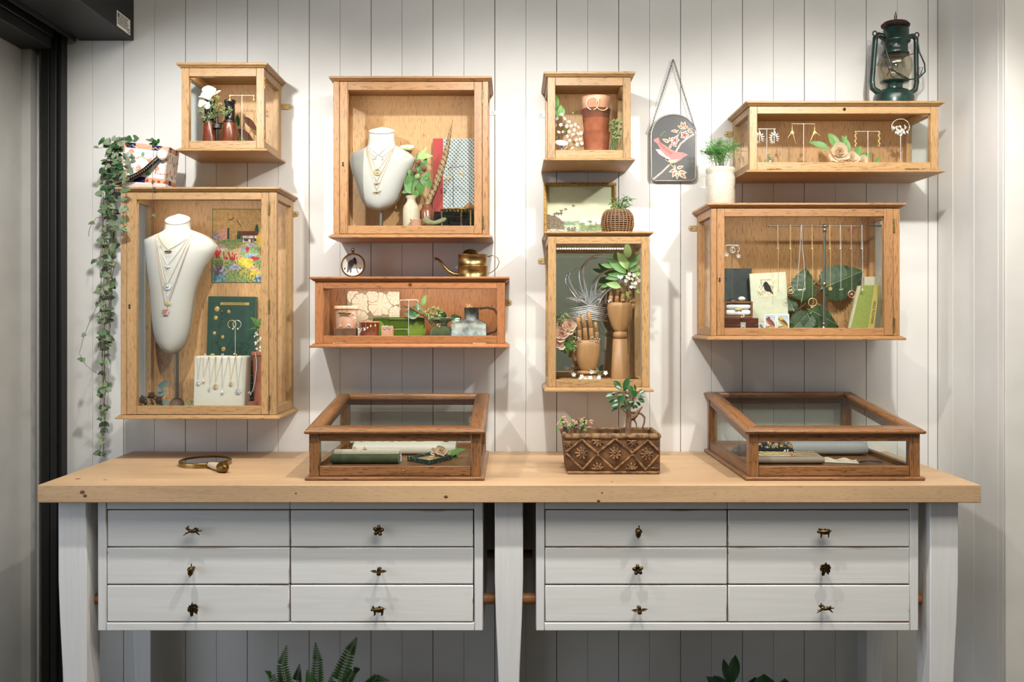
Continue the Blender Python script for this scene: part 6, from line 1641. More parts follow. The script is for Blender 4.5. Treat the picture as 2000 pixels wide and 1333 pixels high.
# leaves
q = Q(.05)
t = thing('hydrangea_leaves', 'large dark green toothed leaves on a twig behind the T bar stand', 'leaves', tuple(q.w(1590, 640)))
def bigleaf(a, c, w_, up=(0, -1, .15), dp=0, dp2=0, mat='leaf_deep'):
    A = q.w(*h(*a), dp); C = q.w(*h(*c), dp2); L = (C - A).length
    b = B(); b.M = aim(A, C - A, up)
    nt_ = 16
    def wf(v): return (math.sin(PI * v ** .62) ** .8) * w_ * L * .5
    def fn(u, v):
        k = (u - .5) * 2; tooth = 1 + (.10 if int(round(v * 32)) % 2 else -.05) * (abs(k) > .9)
        vein = .012 * L * (abs(math.sin(v * PI * 7 + abs(k) * 3.5)) ** 2) * abs(k)
        return (k * wf(v) * tooth, L * v + abs(k) * L * .04, -abs(k) * L * .05 * (1 if v < .7 else 1.6) + vein - .10 * L * v * v)
    b.grid(10, 32, fn)
    o = build(b, 'leaf', mat, t)
    build(B().tube([b.M @ Vector((0, L * k / 8, .0012 - .10 * L * (k / 8) ** 2)) for k in range(9)], [.0012 - .0001 * k for k in range(9)], 5), 'midrib', 'leaf_pale', o)
    return o
bigleaf((1010, 905), (1062, 622), .78, dp=.02, dp2=.01)
bigleaf((1165, 800), (1535, 640), .75, dp=.01, dp2=.02)
bigleaf((1060, 965), (1335, 1090), .68, (0, -1, .6), dp=.03, dp2=.04)
bigleaf((1100, 990), (905, 1150), .8, (0, -.8, .9), dp=.04, dp2=.05)
bigleaf((1060, 1000), (1130, 1160), .85, (0, -.9, .6), dp=.045, dp2=.06)
bigleaf((950, 985), (895, 850), .7, dp=.02)
build(B().tube([q.w(*h(960, 985), .015), q.w(*h(1030, 930), .01), q.w(*h(1150, 840)), q.w(*h(1185, 800))], .0018, 6), 'twig', 'stem_brown', t)
build(B().tube([q.w(*h(1010, 905), .015), q.w(*h(1005, 950), .012), q.w(*h(1000, 1130), .012)], .0014, 6), 'twig', 'stem_brown', t)
# books at the left
q = Q(.06)
bk, Mx = book('dark green book with a decorated edge at the left of the wide cabinet', q.x(1404), q.x(1470), zf, q.z(524) - zf, -.06, .022, 'book_dark', lean=.05, spine='book_green')
b = B()
rr = random.Random(7)
for k in range(9):
    c = Vector((q.x(1404) - .0006, -.05, zf + .012 + k * .0185))
    for j in range(4):
        b.col = lin(((206, 170, 130), (140, 170, 90), (226, 206, 170), (190, 110, 80))[j]); b.ball(c + Vector((0, rr.uniform(-.006, .006), rr.uniform(-.006, .006))), (.0006, .004, .005), 8, 5)
build(b, 'printed_flowers', 'vc', bk, kind='stuff')
b = B(); b.M = Mx; b.box(-q.l(33), -q.l(33) + .004, -.0006, .003, 0, q.z(524) - zf); build(b, 'edge_strip', 'leaf_dark', bk)
q = Q(.075)
bk, Mx = book('pale green book with a small bird print label in the wide cabinet', q.x(1470), q.x(1541), zf, q.z(533) - zf, -.082, .008, 'book_pale', lean=.04, roll=-.05)
hb = q.z(533) - zf
b = B(); b.M = Mx; x0, x1 = -q.l(22), q.l(13); z0, z1 = hb - q.l(47), hb - q.l(11)
b.box(x0, x1, -.0006, 0, z0, z1); build(b, 'print_label', 'paper', bk)
text('BRITISH BIRDS', .0058, Mx @ T3(((x0 + x1) / 2, -.0007, z1 - .0045)) @ FACE, 'berry', bk, sx=.95)
text('and where they grow', .0042, Mx @ T3(((x0 + x1) / 2, -.0007, z0 + .003)) @ FACE, 'ink', bk, sx=.8) if False else None
b = B(); b.M = Mx @ T3(((x0 + x1) / 2, -.0007, (z0 + z1) / 2 - .001)); s_ = q.l(17)
b.prism([(x * s_, z * s_) for x, z in ((-.1, .75), (.1, .72), (.45, .2), (.6, -.35), (.75, -.8), (.35, -.45), (0, -.4), (-.25, -.1), (-.3, .3), (-.6, -.2), (-.28, .55))], -.0002, 0)
for k in range(26):
    x = rr.uniform(-1, 1) * s_; z = rr.uniform(-.95, -.2) * s_; b.tube([(x, 0, z), (x + rr.uniform(-.2, .2) * s_, 0, z + .35 * s_)], .0004, 4)
for k in range(16):
    x = rr.uniform(-.9, -.5) * s_ if k % 2 else rr.uniform(.5, .95) * s_; z = rr.uniform(-.2, .6) * s_; b.tube([(x, 0, z), (x + rr.uniform(-.1, .1) * s_, 0, z + .3 * s_)], .0004, 4)
build(b, 'bird_print', 'ink', bk, kind='stuff')
# bird cards
def birdcard(label, px0, px1, y0, y1, p, body, breast, head):
    q = Q(p); t = thing('bird_card', label, 'card', tuple(q.w((px0 + px1) / 2, y1)), 'bird picture cards')
    A = q.w(px0, y0); wv = q.l(px1 - px0); hv = q.l(y1 - y0)
    def fn(u, v):
        if u < .07 or u > .93 or v < .06: return (240, 236, 226)
        c = mixrgb((176, 194, 214), (222, 222, 214), v + .3 * nz(u * 6, v * 6))
        if v > .72: c = mixrgb((196, 176, 120), (150, 150, 80), .5 + nz(u * 14, v * 14))
        if abs(v - (.86 - .25 * u)) < .02: c = (110, 84, 62)
        du, dv = u - .5, v - .5
        r1 = (du * .85 + dv * .5) / .42, (dv * .85 - du * .5) / .17
        if r1[0] ** 2 + r1[1] ** 2 < 1: c = mixrgb(body, tuple(x * .7 for x in body), .5 + nz(u * 30, v * 30)) if r1[1] < .1 else breast
        if (u - .36) ** 2 + ((v - .26) * 1.2) ** 2 < .018: c = head
        return c
    art('picture', 'vc', t, A, Vector((wv, 0, 0)), Vector((0, 0, -hv)), 30, 34, fn)
    build(B().box(A.x, A.x + wv, A.y + .0002, A.y + .001, A.z - hv, A.z), 'board', 'paper_white', t)
birdcard('small picture card of a red breasted bird, in front of the pale green book', 1493, 1516, 613.7, 646, .11, (130, 92, 72), (184, 92, 76), (142, 60, 56))
birdcard('small picture card of a yellow headed bird on a branch', 1517, 1541.5, 613.7, 646, .1105, (128, 96, 52), (186, 150, 70), (206, 180, 80))
birdcard('picture card of a grey bird, half hidden behind the latched box', 1482, 1494, 631, 650, .112, (120, 120, 128), (190, 190, 190), (110, 100, 96))
# ring boxes
q = Q(.155)
t = thing('ring_box', 'dark wooden box with a silver latch, lowest at the left of the wide cabinet', 'box', (q.x(1448), q.y, zf))
zl = q.z(640.5) ; z1 = q.z(621.5)
build(B().box(q.x(1410), q.x(1481.5), q.y, q.y + .06, zf, zf + (z1 - zf) * .62), 'base', 'mahogany', t, bev=.001)
build(B().box(q.x(1410), q.x(1481.5), q.y, q.y + .06, zf + (z1 - zf) * .62 + .0005, z1), 'lid', 'mahogany', t, bev=.0015)
build(B().box(q.x(1446), q.x(1456), q.y - .003, q.y - .0002, zf + (z1 - zf) * .25, zf + (z1 - zf) * .75).ball((q.x(1451), q.y - .003, zf + (z1 - zf) * .5), .003, 8, 6), 'latch', 'silver', t)
t = thing('ring_box', 'open wooden ring box with a white cushion holding a bow ring', 'box', (q.x(1443), q.y, z1 + .0004))
za, zb_ = z1 + .0004, q.z(589); x0, x1 = q.x(1410), q.x(1470.5)
for a, c, e, f in ((x0, x1, za, za + .006), (x0, x1, zb_ - .006, zb_), (x0, x0 + .014, za + .0062, zb_ - .0062), (x1 - .006, x1, za + .0062, zb_ - .0062)):
    build(B().box(a, c, q.y, q.y + .05, e, f), 'side', 'oak_dark_X', t, bev=.0008)
build(B().box(x0, x1, q.y + .0505, q.y + .053, za, zb_), 'back', 'oak_dark_X', t)
b = B(); xm = (x0 + x1) / 2 + .004
for e, f in ((za + .0065, (za + zb_) / 2 - .0006), ((za + zb_) / 2 + .0006, zb_ - .0065)): b.tube([(x0 + .0145, q.y + .014, (e + f) / 2), (x0 + .020, q.y + .012, (e + f) / 2), (x1 - .012, q.y + .012, (e + f) / 2), (x1 - .0065, q.y + .014, (e + f) / 2)], [(f - e) * .42, (f - e) * .5, (f - e) * .5, (f - e) * .42], 12)
build(b, 'cushion', 'linen_lit_white', t)
jewel('ring', 'gold bow ring pressed into the white ring box cushion', 'ring', 'animal', Vector((xm, q.y + .002, (za + zb_) / 2)), .011, 'gold')
jewel('ring', 'row of pearls ring on the latched box lid edge', 'ring', 'cluster', Q(.165).w(1450, 618), .0062, 'shell_white')
build(B().ball(Vector((Q(.14).x(1448.5), -.14, zb_ + .0075)), (.0115, .010, .0075), 16, 10), 'pebble', 'shell_white', None, label='speckled white pebble on top of the ring box', cat='pebble')
q = Q(.135)
t = stand_T('thin earring stand with a dark hexagonal foot on the ring box', q, 1430, 479, zb_ + .0003, (1417, 1443), base=.019, mat='steel_grey')
for i, (px, py, r, kd) in enumerate(((1423, 486, .011, 'hoop'), (1437, 487, .011, 'hoop'), (1419, 497, .007, 'five'), (1442, 500, .007, 'five'), (1431, 489, .008, 'ring'))):
    jewel('earring', ('left silver hoop', 'right silver hoop', 'left silver star charm', 'right silver star charm', 'middle silver ring')[i] + ' on the stand above the ring box', 'earring', kd, q.w(px, py, .002), r, 'silver', 'silver earrings above the ring box')
# books at the right
q = Q(.05)
def slabbook(label, top, bot, yf, th, cover, spine, sp_frac, ztop, zb_, title=None):
    (a0, a1), (b0, b1) = top, bot
    t = thing('book', label, 'book', ((b0 + b1) / 2, yf, zb_))
    def ring(x0, x1, k0, k1):
        xa, xb = x0 + (x1 - x0) * k0, x0 + (x1 - x0) * k1; return xa, xb
    def piece(k0, k1, y0, y1, name, mat, zt=0):
        ba, bb_ = ring(b0, b1, k0, k1); ta, tb = ring(a0, a1, k0, k1)
        build(B().rings([[(ba, y0, zb_ + zt), (bb_, y0, zb_ + zt), (bb_, y1, zb_ + zt), (ba, y1, zb_ + zt)], [(ta, y0, ztop - zt), (tb, y0, ztop - zt), (tb, y1, ztop - zt), (ta, y1, ztop - zt)]], smooth=False), name, mat, t, bev=.0006)
    piece(0, sp_frac, yf, yf + .0028, 'front_cover', cover)
    piece(sp_frac + .005, 1, yf, yf + th, 'spine', spine)
    piece(.02, sp_frac - .005, yf + .003, yf + th - .003, 'pages', 'paper', .002)
    piece(0, sp_frac, yf + th - .0028, yf + th, 'back_cover', cover)
    if title:
        ax = math.atan2((a1 - b1), (ztop - zb_)); k = sp_frac + (1 - sp_frac) * .5
        c = Vector(((b0 + (b1 - b0) * k) * .55 + (a0 + (a1 - a0) * k) * .45, yf - .0002, zb_ + (ztop - zb_) * .45))
        text(title, .011, T3(c) @ FACE @ R3(-PI / 2 - ax, 'Z'), 'ink', t, sx=.9)
    return t
slabbook('beige book leaning at the far right of the wide cabinet', (q.x(1688), q.x(1727)), (q.x(1684), q.x(1724)), -.055, .03, 'book_grey', 'book_grey', .8, q.z(541), zf, 'NATURALIST')
q = Q(.09)
slabbook('lime green cloth book leaning at the right of the wide cabinet, title on spine', (q.x(1677), q.x(1714)), (q.x(1655), q.x(1701)), -.11, .035, 'book_lime', 'book_lime_spine', .70, q.z(558), zf, 'WILD FLOWERS')
# ================================================================== contents of the table cases
def cushion(name, label, x0, x1, yb, yf, z0, hf, hb, mat, cat='cushion', r=.012):
    """soft slab; hf, hb heights at front and back"""
    b = B(); n = 24; R = []
    for i in range(13):
        k = i / 12; e = min(1, math.sin(PI * min(max(k, .02), .98)) * 3.2) ** .5
        x = x0 + (x1 - x0) * k; ring = []
        for j in range(n):
            a = 2 * PI * j / n; cy = math.copysign(abs(math.cos(a)) ** .45, math.cos(a)); sz = math.copysign(abs(math.sin(a)) ** .5, math.sin(a))
            y = (yb + yf) / 2 + (yf - yb) / 2 * cy * (.92 + .08 * e); hh = hf + (hb - hf) * ((y - yf) / (yb - yf))
            ring.append((x, y, z0 + hh * .5 + hh * .5 * sz * (.75 + .25 * e)))
        R.append(ring)
    b.rings(R)
    return build(b, name, mat, None, label=label, cat=cat, loc=((x0 + x1) / 2, (yb + yf) / 2, z0))
z0 = ZC1 + .0004
cushion('jewellery_cushion', 'white linen cushion with a row of rings at the back of the left case', -.466, -.165, -.15, -.25, z0, .030, .042, 'cream_linen')
for i, (px, m, kd) in enumerate(((709, 'gold', 'cluster'), (728, 'silver', 'cluster'), (747, 'gold', 'five'), (766, 'rose_gold', 'cluster'), (785, 'gold', 'cluster'), (800, 'silver', 'five'), (821, 'gold', 'medal'), (870, 'brass_old', 'cluster'))):
    c = Q(.21).w(px, 863); c.z = z0 + .0395
    jewel('ring', ('gold', 'silver', 'gold flower', 'rose gold', 'plain gold', 'silver star', 'large gold wreath', 'dark gold')[i] + ' ring, %s from the left on the white cushion' % ('first', 'second', 'third', 'fourth', 'fifth', 'sixth', 'seventh', 'last')[i], 'ring', kd, c, .0075 if i != 6 else .011, m, 'rings on the white cushion')
cushion('velvet_cushion', 'dark green velvet cushion trimmed with lace in the left case', -.498, -.312, -.345, -.415, z0, .022, .032, 'velvet_green')
b = B(); rr = random.Random(31)
for k in range(90):
    f = k / 89; x = -.494 + .180 * f
    for d in (0, 1): b.tube([(x, -.365 - d * .012, z0 + .0325 - d * .003), (x + .0022, -.372 - d * .013, z0 + .0325 - d * .0045 + .001 * math.sin(k * 1.7)), (x + .001, -.378 - d * .013, z0 + .0305 - d * .005)], .0007, 4)
b.tube([(-.494 + .18 * k / 30, -.371, z0 + .0335) for k in range(31)], .0016, 5); b.tube([(-.494 + .18 * k / 30, -.385, z0 + .0305) for k in range(31)], .0013, 5)
build(b, 'lace_ribbon', 'lace', None, label='cream lace ribbon lying across the green velvet cushion', cat='ribbon')
for i, (px, py, m) in enumerate(((694, 882, 'gold'), (712, 884, 'rose_gold'))): jewel('ring', ('gold knot ring on the green velvet cushion', 'rose gold flower ring on the green velvet cushion')[i], 'ring', 'cluster', Vector((Q(.37).x(px), -.372, z0 + .037)), .006, m)
b = B()
b.tube([(-.314, -.36, z0 + .032), (-.309, -.375, z0 + .026), (-.308, -.385, z0 + .015), (-.309, -.39, z0 + .003)], .0014, 5)
for k in range(7): b.ball((-.309 + .002 * (k % 2), -.385 - k * .001, z0 + .02 - k * .0026), .0022, 6, 4)
build(b, 'bead_chain', 'silver', None, label='silver bead chain hanging over the end of the green cushion', cat='chain')
# tray
def floorp(px, py): d = (CZ - z0) * F / (py - 620); return Vector(((px - CX) * d / F, -(D - d), z0))
t = thing('painted_tray', 'small green edged picture frame tray in the left case', 'tray', tuple(floorp(839, 898)))
cs = [floorp(795.5, 901), floorp(838, 909), floorp(883, 898), floorp(842, 891)]
mid = sum(cs, Vector()) / 4
for k in range(4):
    a, c = cs[k], cs[(k + 1) % 4]; ai, ci = a + (mid - a) * .13, c + (mid - c) * .13
    build(B().rings([[a, c, ci, ai], [v + Vector((0, 0, .012)) for v in (a, c, ci, ai)]], smooth=False), 'frame_side', 'tray_green', t, bev=.0006) if False else build(B().rings([[ai, ci, c, a], [v + Vector((0, 0, .012)) for v in (ai, ci, c, a)]], smooth=False), 'frame_side', pm('tray_green%d' % k, lin((40, 66, 54)), .5, c2=lin((206, 200, 180)), scale=160, lo=.6, hi=.68), t)
build(B().add([v + (mid - v) * .12 + Vector((0, 0, .004)) for v in cs], [(0, 1, 2, 3)]), 'picture', pm('old_print', lin((206, 186, 148)), .8, c2=lin((160, 112, 80)), scale=60), t, thick=.002)
jewel('brooch', 'gold brooch lying on the green edged tray', 'brooch', 'animal', mid + Vector((.004, 0, .009)), .008, 'gold')
q = Q(.31)
t = thing('hydrangea_flower', 'cream hydrangea head with two green leaves in the left case', 'flower', tuple(q.w(860, 893)))
rr = random.Random(17)
peony(t, q.w(862, 882), q.l(13), 'petal_cream', 9, 22); peony(t, q.w(848, 882), q.l(9), 'petal_cream', 10, 14); peony(t, q.w(872, 887), q.l(9), 'petal_cream', 11, 14)
for a, c, w_ in (((876, 892), (906, 872), .48), ((882, 890), (900, 899), .6), ((872, 886), (884, 896), .5)): leaf_px(t, q, a, c, up=(0, -.6, 1), shape='ovate', mat='leaf_mid', Wd=w_)
# right case
z0 = ZC2 + .0004
cushion('linen_cushion', 'thick grey linen cushion at the back right of the right case', .815, 1.035, -.135, -.262, z0, .038, .040, 'grey_linen')
for i, (px, m) in enumerate(((1609, 'gold'), (1629, 'silver'), (1664, 'gold'))):
    jewel('brooch', ('gold leaf brooch, left on the thick grey cushion', 'silver flower brooch in the middle of the thick grey cushion', 'long gold brooch, right on the thick grey cushion')[i], 'brooch', 'cluster', Vector((Q(.19).x(px), -.195, z0 + .0415)), (.010, .008, .012)[i], m)
cushion('linen_pad', 'flat taupe linen pad wrapped with chains at the front of the right case', .673, .856, -.325, -.42, z0, .018, .024, 'taupe_linen')
b = B()
for k, (dy, m) in enumerate(((-.350, 0), (-.372, 1), (-.393, 2))): b.tube([(.676 + .172 * i / 30, dy - .008 * math.sin(i / 30 * 3), z0 + .0245 - k * .0012 + .0005 * math.sin(i * 2.1)) for i in range(31)], .0013, 5)
build(b, 'chain_bracelet', 'gold', None, label='triple gold chain bracelet laid over the taupe pad', cat='bracelet')
jewel('ring', 'rose gold ring lying on the taupe pad', 'ring', 'cluster', Vector((.775, -.40, z0 + .0255)), .008, 'rose_gold')
jewel('ring', 'bright silver ring at the back of the taupe pad', 'ring', 'cluster', Vector((.768, -.355, z0 + .028)), .007, 'silver')
b = B(); c = Vector((.735, -.24, z0)); b.lathe([(.095, 0), (.097, .004), (.088, .022), (.05, .034), (0, .036)], 30, loc=c, sy=.55)
build(b, 'oval_stand', 'velvet_black', None, label='low black velvet oval stand covered with gold flower jewellery', cat='stand')
rr = random.Random(44)
for i in range(14):
    f = i / 13; px = 1478 + f * 70; p = .285 - .05 * abs(f - .4); cc_ = Q(p).w(px, 0); x = cc_.x
    c = Vector((x, -p, z0 + .034 - .012 * abs(f - .45) + rr.uniform(-.008, .006)))
    jewel('flower_charm', '%s flower charm on the black oval stand, number %s from the left' % (('gold', 'silver')[i % 3 == 1], ('one', 'two', 'three', 'four', 'five', 'six', 'seven', 'eight', 'nine', 'ten', 'eleven', 'twelve', 'thirteen', 'fourteen')[i]), 'charm', ('five', 'flower', 'cluster')[i % 3], c, rr.uniform(.0055, .009), ('gold', 'silver', 'gold')[i % 3], 'flower charms on the black stand')
b = B()
for k in range(40):
    f = k / 39; x = .858 + .09 * f; w_ = .012 * (1 - .6 * f)
    b.tube([(x, -.36 - .03 * f, z0 + .004 + .006 * math.sin(f * 7) ** 2), (x + .001, -.372 - .03 * f, z0 + .003 + .007 * math.sin(f * 7) ** 2), (x + .002, -.385 - .03 * f, z0 + .0015)], .0011, 4)
b.tube([(.856 + .095 * k / 20, -.366 - .03 * k / 20, z0 + .006 + .006 * math.sin(k / 20 * 7) ** 2) for k in range(21)], .0018, 5); b.tube([(.856 + .095 * k / 20, -.384 - .03 * k / 20, z0 + .002) for k in range(21)], .0015, 5)
build(b, 'lace_ribbon', 'lace', None, label='strip of cream lace trailing from the taupe pad', cat='ribbon')
b = B()
for k in range(11): b.leaf(aim((.958 + .006 * k, -.395 + .004 * (k % 3), z0 + .004), (1, -.6 + .13 * k, .25), (0, 0, 1)), .018, .007, 'lance', n=4)
b.tube([(.95, -.40, z0 + .002), (.985, -.392, z0 + .006), (1.02, -.398, z0 + .003)], .0016, 5)
build(b, 'leaf_brooch', 'gunmetal', None, label='grey metal leaf brooch lying right of the lace strip', cat='brooch')
# ================================================================== things on the cabinets, wall and worktop
def topz(key, n): c = CAB[key]; return c['zt'] + S(c['p']) * n + .0004
# ---- lantern
zt_ = topz('F', 8.5)
q = Q(.115)
def k4(x, y): return (1410 + x / 3.602, 10 + y / 3.602)
t = thing('hurricane_lantern', 'old green enamel hurricane lantern with a glass globe', 'lantern', (q.x(1744), q.y, zt_))
u = q.l(1 / 3.602); zy = lambda y: q.z(k4(0, y)[1]); xx = lambda x: q.x(k4(x, 0)[0])
TL = T3((xx(1205), q.y, zt_)) @ R3(.035, 'Y') @ T3((-xx(1205), -q.y, -zt_))
def LB(): b = B(); b.M = TL; return b
b = LB(); b.lathe([(0, zt_), (132 * u, zt_), (136 * u, zt_ + .004), (136 * u, zy(650)), (126 * u, zy(625)), (100 * u, zy(605)), (60 * u, zy(592)), (0, zy(590))], 30, loc=(xx(1205), q.y, 0)); build(b, 'fuel_tank', 'enamel_green', t)
b = LB(); b.lathe([(58 * u, zy(596)), (56 * u, zy(560)), (72 * u, zy(552)), (95 * u, zy(545)), (98 * u, zy(540)), (60 * u, zy(537)), (0, zy(537))], 26, loc=(xx(1205), q.y, 0)); build(b, 'burner', 'enamel_green', t)
b = LB(); b.lathe([(60 * u, zy(541)), (92 * u, zy(515)), (112 * u, zy(470)), (116 * u, zy(430)), (108 * u, zy(385)), (88 * u, zy(352)), (84 * u, zy(353)), (104 * u, zy(386)), (112 * u, zy(430)), (108 * u, zy(470)), (88 * u, zy(513)), (56 * u, zy(539))], 30, loc=(xx(1208), q.y, 0)); build(b, 'glass_globe', 'globe', t)
b = LB(); b.lathe([(92 * u, zy(352)), (96 * u, zy(345)), (84 * u, zy(325)), (80 * u, zy(275)), (92 * u, zy(268)), (98 * u, zy(262)), (98 * u, zy(248)), (88 * u, zy(244)), (86 * u, zy(170)), (70 * u, zy(160)), (0, zy(160))], 28, loc=(xx(1205), q.y, 0)); build(b, 'chimney', 'enamel_green', t)
b = LB(); b.lathe([(60 * u, zy(165)), (96 * u, zy(150)), (97 * u, zy(140)), (80 * u, zy(124)), (40 * u, zy(114)), (0, zy(113))], 28, loc=(xx(1200), q.y, 0), mat=None); build(b, 'cap', 'rust', t)
b = LB(); b.tube([(xx(1193), q.y, zy(114)), (xx(1192), q.y, zy(80)), (xx(1198), q.y, zy(45)), (xx(1204), q.y, zy(80)), (xx(1203), q.y, zy(114))], .0016, 6); build(b, 'lifting_ring', 'iron_dark', t)
for s_ in (-1, 1):
    X = lambda d: xx(1205 + s_ * d)
    b = LB(); b.tube([(X(85), q.y, zy(222)), (X(120), q.y, zy(212)), (X(143), q.y, zy(235)), (X(146), q.y, zy(300)), (X(152), q.y, zy(430)), (X(158), q.y, zy(540)), (X(150), q.y, zy(590)), (X(120), q.y, zy(612)), (X(95), q.y, zy(622))], [22 * u, 22 * u, 22 * u, 21 * u, 21 * u, 22 * u, 23 * u, 24 * u, 24 * u], 14, flat=.8); build(b, 'side_tube', 'enamel_green', t)
    b = LB(); b.tube([(X(148) + 14 * u * math.cos(a), q.y, zy(205) + 17 * u * math.sin(a)) for a in [k * PI / 6 for k in range(12)]], .0020, 6, closed=True); build(b, 'ear', 'iron_dark', t)
b = LB(); b.tube([(xx(1052), q.y - .012, zy(225)), (xx(1100), q.y - .035, zy(285)), (xx(1112), q.y - .042, zy(380)), (xx(1150), q.y - .045, zy(480)), (xx(1210), q.y - .046, zy(530)), (xx(1270), q.y - .045, zy(548)), (xx(1340), q.y - .040, zy(530)), (xx(1390), q.y - .03, zy(480)), (xx(1395), q.y - .02, zy(420)), (xx(1365), q.y - .01, zy(330)), (xx(1352), q.y - .005, zy(230))], .0022, 7); build(b, 'bail_handle', 'enamel_green', t)
for P in (((1120, 520), (1160, 440), (1250, 380), (1300, 360)), ((1100, 400), (1150, 520), (1180, 540)), ((1130, 470), (1200, 500), (1280, 540)), ((1330, 500), (1345, 455), (1375, 450), (1360, 500), (1310, 545))):
    b = LB(); b.tube([(xx(x), q.y - .036 if x < 1320 else q.y - .03, zy(y)) for x, y in P], .0013, 6); build(b, 'guard_wire', 'iron_dark', t)
# ---- crock with asparagus fern
zt_ = topz('H', 8.5)
q = Q(.14); cx = q.x(1407)
build(B().lathe([(0, 0), (q.l(26), 0), (q.l(28), .004), (q.l(28.3), q.z(348) - zt_), (q.l(27), q.z(344) - zt_), (q.l(25.8), q.z(341) - zt_), (q.l(28.2), q.z(336) - zt_), (q.l(28.5), q.z(331) - zt_), (q.l(26.5), q.z(328) - zt_), (q.l(23.5), q.z(329) - zt_), (q.l(23), .02), (0, .02)], 34, loc=(cx, q.y, zt_)), 'stoneware_crock', 'crock', None, label='cream stoneware crock holding a feathery fern', cat='crock', loc=(cx, q.y, zt_))
t = thing('asparagus_fern', 'feathery green asparagus fern in the cream crock', 'plant', (cx, q.y, zt_ + .021))
rr = random.Random(21); zs = q.z(331)
build(B().lathe([(q.l(22.5), zt_ + .021), (q.l(22.8), zs - .012), (0, zs - .008)], 20, loc=(cx, q.y, 0)), 'soil', 'soil', t)
for i in range(16):
    px = 1407 + rr.uniform(-10, 10); ex = 1407 + rr.uniform(-34, 34); ey = rr.uniform(266, 300)
    A = Vector((q.x(px), q.y + rr.uniform(-.012, .012), zs - .012)); C = Vector((q.x(ex), q.y + rr.uniform(-.04, .03), q.z(ey)))
    mid = A.lerp(C, .55) + Vector((0, 0, .018))
    fr = build(B().tube([A, A.lerp(mid, .6) + Vector((0, 0, .006)), mid, C], [.0009, .0008, .0007, .0003], 5), 'frond_stem', 'stem_green', t)
    b = B(); dirx = 1 if ex > 1407 else -1
    for k in range(15):
        f = .3 + .7 * k / 14; c = A.lerp(mid, f * 2) if f < .5 else mid.lerp(C, f * 2 - 1)
        for s_ in (-1, 1):
            L = .026 * (1 - .5 * f); d = Vector((s_ * .9 + dirx * .3, rr.uniform(-.5, .5), rr.uniform(-.1, .35)))
            tip = c + d * L
            for m_ in range(11):
                e = c.lerp(tip, (m_ + 1) / 11); n_ = Vector((rr.uniform(-1, 1), rr.uniform(-1, 1), rr.uniform(-.3, .9))).normalized() * .0062
                b.add([e, e + n_ + Vector((.0005, 0, .0005)), e + n_ - Vector((.0005, 0, .0005))], [(0, 1, 2)])
    build(b, 'needles', 'leaf_asparagus', fr, kind='stuff')
# ---- bird mirror
q = Q(.014)
def b2(x, y): return (1250 + x / 4.167, 100 + y / 4.167)
def mw(x, y, d=0): return q.w(*b2(x, y), d)
t = thing('bird_mirror', 'arched glass picture of a pink bird hanging on a chain', 'mirror', tuple(mw(272, 1055)))
def arch(inset):
    P = []; l, r, top, spr, bot = 92 + inset, 452 - inset, 517 + inset, 690, 1055 - inset
    for k in range(17):
        a = PI - PI * k / 16; P.append((272 + (r - l) / 2 * math.cos(a), spr - (spr - top) * math.sin(a) ** .9))
    P += [(r, bot - 30), (r - 8, bot - 8), (r - 30, bot), (l + 30, bot), (l + 8, bot - 8), (l, bot - 30)]
    return P
def mpoly(L, d0, d1): b = B(); b.prism([(mw(*p_).x, mw(*p_).z) for p_ in L], -q.p - d1, -q.p - d0); return b
build(mpoly(arch(0), -.006, .002), 'glass_plate', 'mirror_grey' if 'mirror_grey' in M else pm('mirror_grey', (.30, .30, .30), .10, .55), t)
build(B().tube([mw(*p_, .0015) for p_ in arch(0)], .0028, 8, closed=True), 'lead_edge', 'lead', t)
PINK, CREAM, WHITE = lin((204, 134, 130)), lin((222, 206, 176)), lin((226, 222, 214))
def etch(L, col, name, d=.0026, m='vc_etch'):
    b = mpoly(L, .002, d); b.c = [col] * len(b.f); return build(b, name, m, t)
etch([(112, 718), (150, 705), (165, 745), (205, 770), (248, 798), (300, 822), (345, 825), (392, 845), (358, 862), (330, 888), (290, 910), (250, 915), (212, 892), (185, 850), (165, 800), (140, 755), (112, 735)], PINK, 'etched_bird')
etch([(178, 850), (215, 880), (262, 886), (318, 880), (290, 908), (250, 913), (212, 892)], lin((196, 196, 160)), 'etched_breast', .0029)
etch([(125, 800), (160, 800), (205, 850), (245, 872), (225, 895), (185, 862), (150, 835)], WHITE, 'etched_wing', .0029)
etch([(150, 712), (165, 750), (230, 805), (270, 830), (250, 845), (190, 800), (150, 755)], lin((196, 110, 96)), 'etched_back', .0029)
build(B().ball(mw(352, 842, .003), .0012, 6, 4), 'etched_eye', 'ink', t)
def band(P, w_, col, name):
    b = B(); b.tube([mw(x, y, .0022) for x, y in P], w_, 6, flat=.2, up=(1, 0, 0)); b.c = [col] * len(b.f); build(b, name, 'vc_etch', t)
band([(105, 1046), (180, 985), (240, 925)], .0028, lin((214, 180, 170)), 'etched_branch'); band([(290, 822), (330, 755), (390, 705), (442, 675)], .0030, lin((220, 190, 176)), 'etched_branch')
band([(290, 720), (330, 650), (380, 625), (435, 632)], .0008, CREAM, 'etched_stalk'); band([(245, 915), (290, 965), (330, 1000)], .0009, CREAM, 'etched_stalk')
def eleaf(a, c, w_=.5, col=CREAM):
    A = mw(*a, .0024); C = mw(*c, .0024); L = (C - A).length
    b = B(); b.col = col; b.leaf(aim(A, C - A, (0, -1, 0)), L, L * w_, 'ovate', .03, 0); b.col = lin((170, 110, 90)); b.leaf(aim(A + Vector((0, -.0005, 0)) + (C - A) * .2, C - A, (0, -1, 0)), L * .6, L * w_ * .45, 'ovate', .03, 0)
    build(b, 'etched_leaf', 'vc', t)
